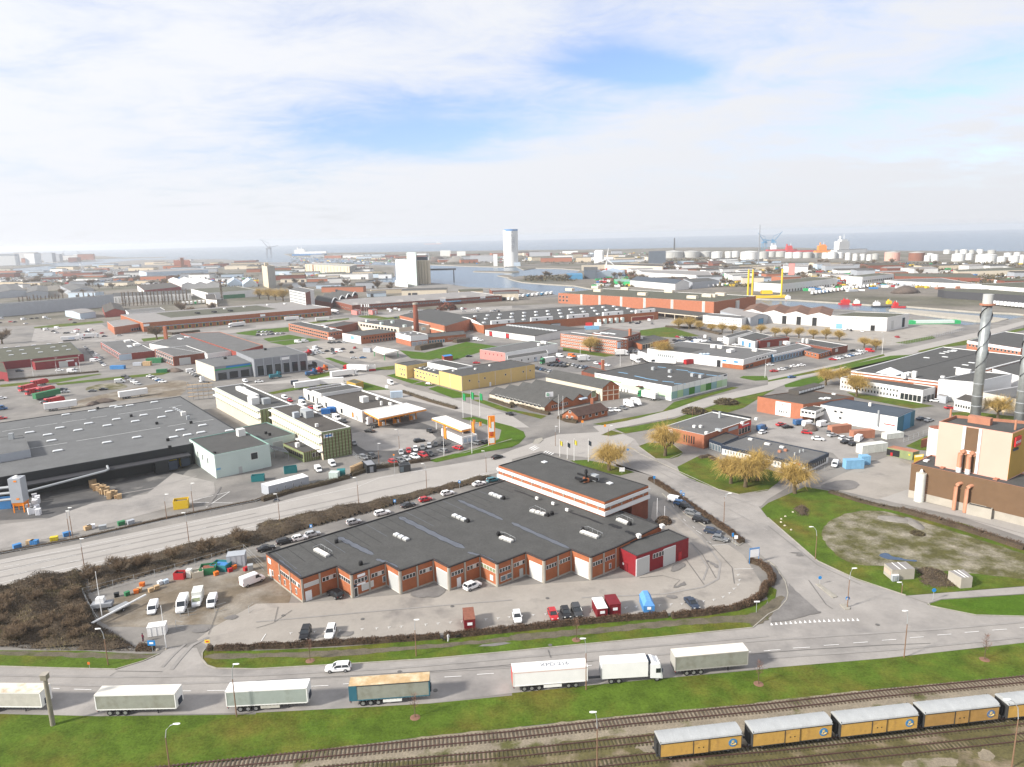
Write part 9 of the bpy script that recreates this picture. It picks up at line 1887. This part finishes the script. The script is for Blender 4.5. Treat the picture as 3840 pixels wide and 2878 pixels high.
# far lots of cars nobody could count
def car_sea(s,n,label,m):
 P_=px(s);xs=[p[0] for p in P_];ys=[p[1] for p in P_];q=MB().box(0,0,.7,4.4,1.8,1.0).box(-.2,0,1.3,2.4,1.6,.5,0,1,.8);mb=MB()
 for k in range(n):
  c=at((R.uniform(min(xs),max(xs)),R.uniform(min(ys),max(ys))));an=.3+R.choice((0,PI/2));mb.box(c.x,c.y,.75,4.4,1.9,1.2,an,R.randrange(4));mb.box(c.x,c.y,1.5,2.4,1.6,.5,an,4)
 o=mb.build('parked_cars',['paint_white','paint_silver','paint_white','paint_grey','glass_blue']);tag(o,label,'cars',kind='stuff')
car_sea('A0:0,545 1100,600',1500,'mass of new cars on the far harbour car park',0);car_sea('A0:450,470 1200,545',900,'second mass of new cars beside the far water',0);car_sea('A0:1150,520 2000,560',700,'mass of parked cars behind the blue-grey depot',0);car_sea('A3:1200,575 1800,600',160,'cars parked on a roof deck by the north terminal',0);car_sea('A3:80,530 900,545',120,'vehicles standing about the north quay',0)
mb=MB()
for k in range(1500):
 z_=R.choice(('A2:700,430 2212,600','A3:0,440 2212,640','A1:300,380 2212,440','A2:100,345 1300,420','A0:0,560 2212,620','A1:180,440 860,560','A2:700,480 2212,640','A3:200,500 1800,700'));a,b=px(z_);c=at((R.uniform(a[0],b[0]),R.uniform(a[1],b[1])))
 if c.y<900:continue
 mb.box(c.x,c.y,1.4,R.uniform(4,12),R.uniform(2.2,5),R.uniform(2,4),R.uniform(-.3,.4),R.choice((0,0,0,1,2,3,4,5,5,6)))
tag(mb.build('harbour_clutter',['trailer_white','flag_green','sign_yellow','container_blue','corten','grey_sheet','plastic_red']),'countless small containers and machines about the far harbour','clutter',kind='stuff')
C=[]
for z_,n in (('A2:0,345 2212,440',1200),('A2:760,440 2212,640',1800),('A3:0,430 2212,640',2600),('A1:300,350 2212,440',1000),('A0:0,540 2212,640',900),('A2:120,545 540,590',200)):
 a,b=px(z_)
 for k in range(n):
  c=at((R.uniform(a[0],b[0]),R.uniform(a[1],b[1])))
  for j in range(4):C.append((c.x+R.gauss(0,4),c.y+R.gauss(0,4),abs(R.gauss(1.2,.8))))
V,Fq=flakes(np.array(C),1.8,.3,.6);tag(link('far_scrub',npmesh('far_scrub',V,Fq,['hedge_olive'])),'brown winter scrub scattered over the far harbour ground','scrub',kind='stuff')
rg=random.Random(5)
for k in range(30):tree('bare',0,f'C0:{rg.uniform(0,700)},{rg.uniform(960,1460)}' if k<18 else 'C0:%f,%f'%(lambda t:(760+t*1400,890-t*340))(rg.random()),rg.uniform(.42,.62),'pale bare shrub rising out of the brown thicket','bare shrubs in the thicket')
def sprinkle(zone,n,f):
 a,b=px(zone)
 for k in range(n):
  c=(rg.uniform(a[0],b[0]),rg.uniform(a[1],b[1]));q=at(c)
  if all((q-o).length>ro*.75 for o,ro in FARB):f('S:%f,%f'%c)
for z_,n in (('A0:0,560 2212,640',34),('A0:850,860 2212,900',8),('A1:180,560 1200,700',22),('A2:150,545 500,590',5),('A2:700,430 2212,640',44),('A3:0,440 2212,620',44),('A0:0,640 1000,720',10)):sprinkle(z_,n,lambda c:tree('bare',0,c,rg.uniform(1.1,1.9),'bare brown tree among the far harbour sheds','bare trees of the far harbour'))
wl='standing on the open yards of the far district'
for z_,n in (('A0:300,1000 900,1050',16),('A0:0,870 900,960',16),('A1:450,1150 900,1230',18),('A1:1150,830 2100,860',26),('A1:200,860 640,930',8),('A3:600,1000 1150,1080',5),('A2:700,930 1350,970',8),('A0:100,1340 700,1380',4),('A2:1420,1070 1800,1130',10)):sprinkle(z_,n,lambda c:car(rg.choice(('ws','ss','wV','ks','gs','wV','rs','ns')),c,rg.choice((0.1,1.4))+rg.uniform(-.2,.2),wl))
# ================================================================== people and dogs
def person(s,ang,label,top_,leg_,seat=False):
 import bmesh
 q=at(s);r=empty('person',(q.x,q.y,.1),ang,label,'person');J=dict(p=(0,0,.95),c=(0,0,1.35),n=(0,0,1.5),h=(.02,0,1.68),ls=(0,.2,1.4),le=(.02,.27,1.12),lh=(.15,.26,.9),rs=(0,-.2,1.4),re=(.02,-.27,1.12),rh=(.15,-.26,.9),lp=(0,.1,.9),lk=(.06,.11,.5),la=(-.05,.11,.08),lt=(.12,.11,.04),rp=(0,-.1,.9),rk=(.0,-.11,.5),ra=(-.12,-.11,.08),rt=(.04,-.11,.04))
 rad=dict(p=.16,c=.17,n=.06,h=.11,ls=.08,le=.055,lh=.045,rs=.08,re=.055,rh=.045,lp=.1,lk=.075,la=.05,lt=.045,rp=.1,rk=.075,ra=.05,rt=.045)
 bm=bmesh.new();sk=bm.verts.layers.skin.verify();V={}
 for k,c in J.items():V[k]=bm.verts.new(c);V[k][sk].radius=(rad[k],rad[k]);V[k][sk].use_root=k=='p'
 for e in 'p-c c-n n-h c-ls ls-le le-lh c-rs rs-re re-rh p-lp lp-lk lk-la la-lt p-rp rp-rk rk-ra ra-rt'.split():a,b=e.split('-');bm.edges.new((V[a],V[b]))
 me=bpy.data.meshes.new('body');bm.to_mesh(me);bm.free();me.materials.append(MAT[top_]);o=link('body',me,r);o.modifiers.new('skin','SKIN');o.modifiers.new('sub','SUBSURF').render_levels=1
 MB().cyl(-.01,0,1.66,1.82,.13,.07,10).build('hair',['cloth_dark'],r);MB().cyl(.06,0,1.58,1.7,.085,n=10).build('face',['skin'],r)
 for y in (-.11,.11):MB().tube([(0,y,.88),(.03,y,.5),(-.06,y,.12)],[.11,.085,.07],7).build('trouser_leg',[leg_],r)
def dog(s,ang,label):
 q=at(s);r=empty('dog',(q.x,q.y,.1),ang,label,'dog');MB().loft([[(x,w_*math.cos(t),z+h*math.sin(t)) for t in [k*PI/4 for k in range(8)]] for x,w_,h,z in ((-.42,.05,.06,.5),(-.35,.12,.13,.48),(0,.12,.13,.46),(.25,.14,.18,.46),(.38,.09,.12,.58),(.45,.08,.09,.7),(.55,.08,.08,.74),(.68,.05,.045,.70))]).build('body',['fur_black'],r)
 for x in (-.3,.28):
  for y in (-.09,.09):MB().tube([(x,y,.45),(x-.05,y,.25),(x,y,.02)],[.06,.04,.035],6).build('leg',['fur_black'],r)
 MB().tube([(-.4,0,.5),(-.6,0,.62)],[.04,.02],5).build('tail',['fur_black'],r)
person('E1:1662,300',-.6,'person in white jacket walking two dogs on the verge','cloth_white','cloth_white');dog('E1:1628,300',2.8,'black dog close beside walking person');dog('E1:1745,268',.3,'black dog ahead on the verge path');person('E0:1238,300',1.2,'person in maroon clothes standing at lot gate','cloth_maroon','cloth_dark')
r=empty('motorbike',tuple(at('C1:178,190')),.2,'parked motorbike on highway shoulder','motorbike');MB().box(0,0,.7,1.2,.3,.4).build('body',['sign_dark'],r);[MB().wheel(x,0,.32,.32,.12,12,0,1).build('wheel',['tyre','hub'],r) for x in (-.7,.7)]
for o in CARS.values():
 for c in list(o.children):bpy.data.objects.remove(c)
 bpy.data.objects.remove(o)
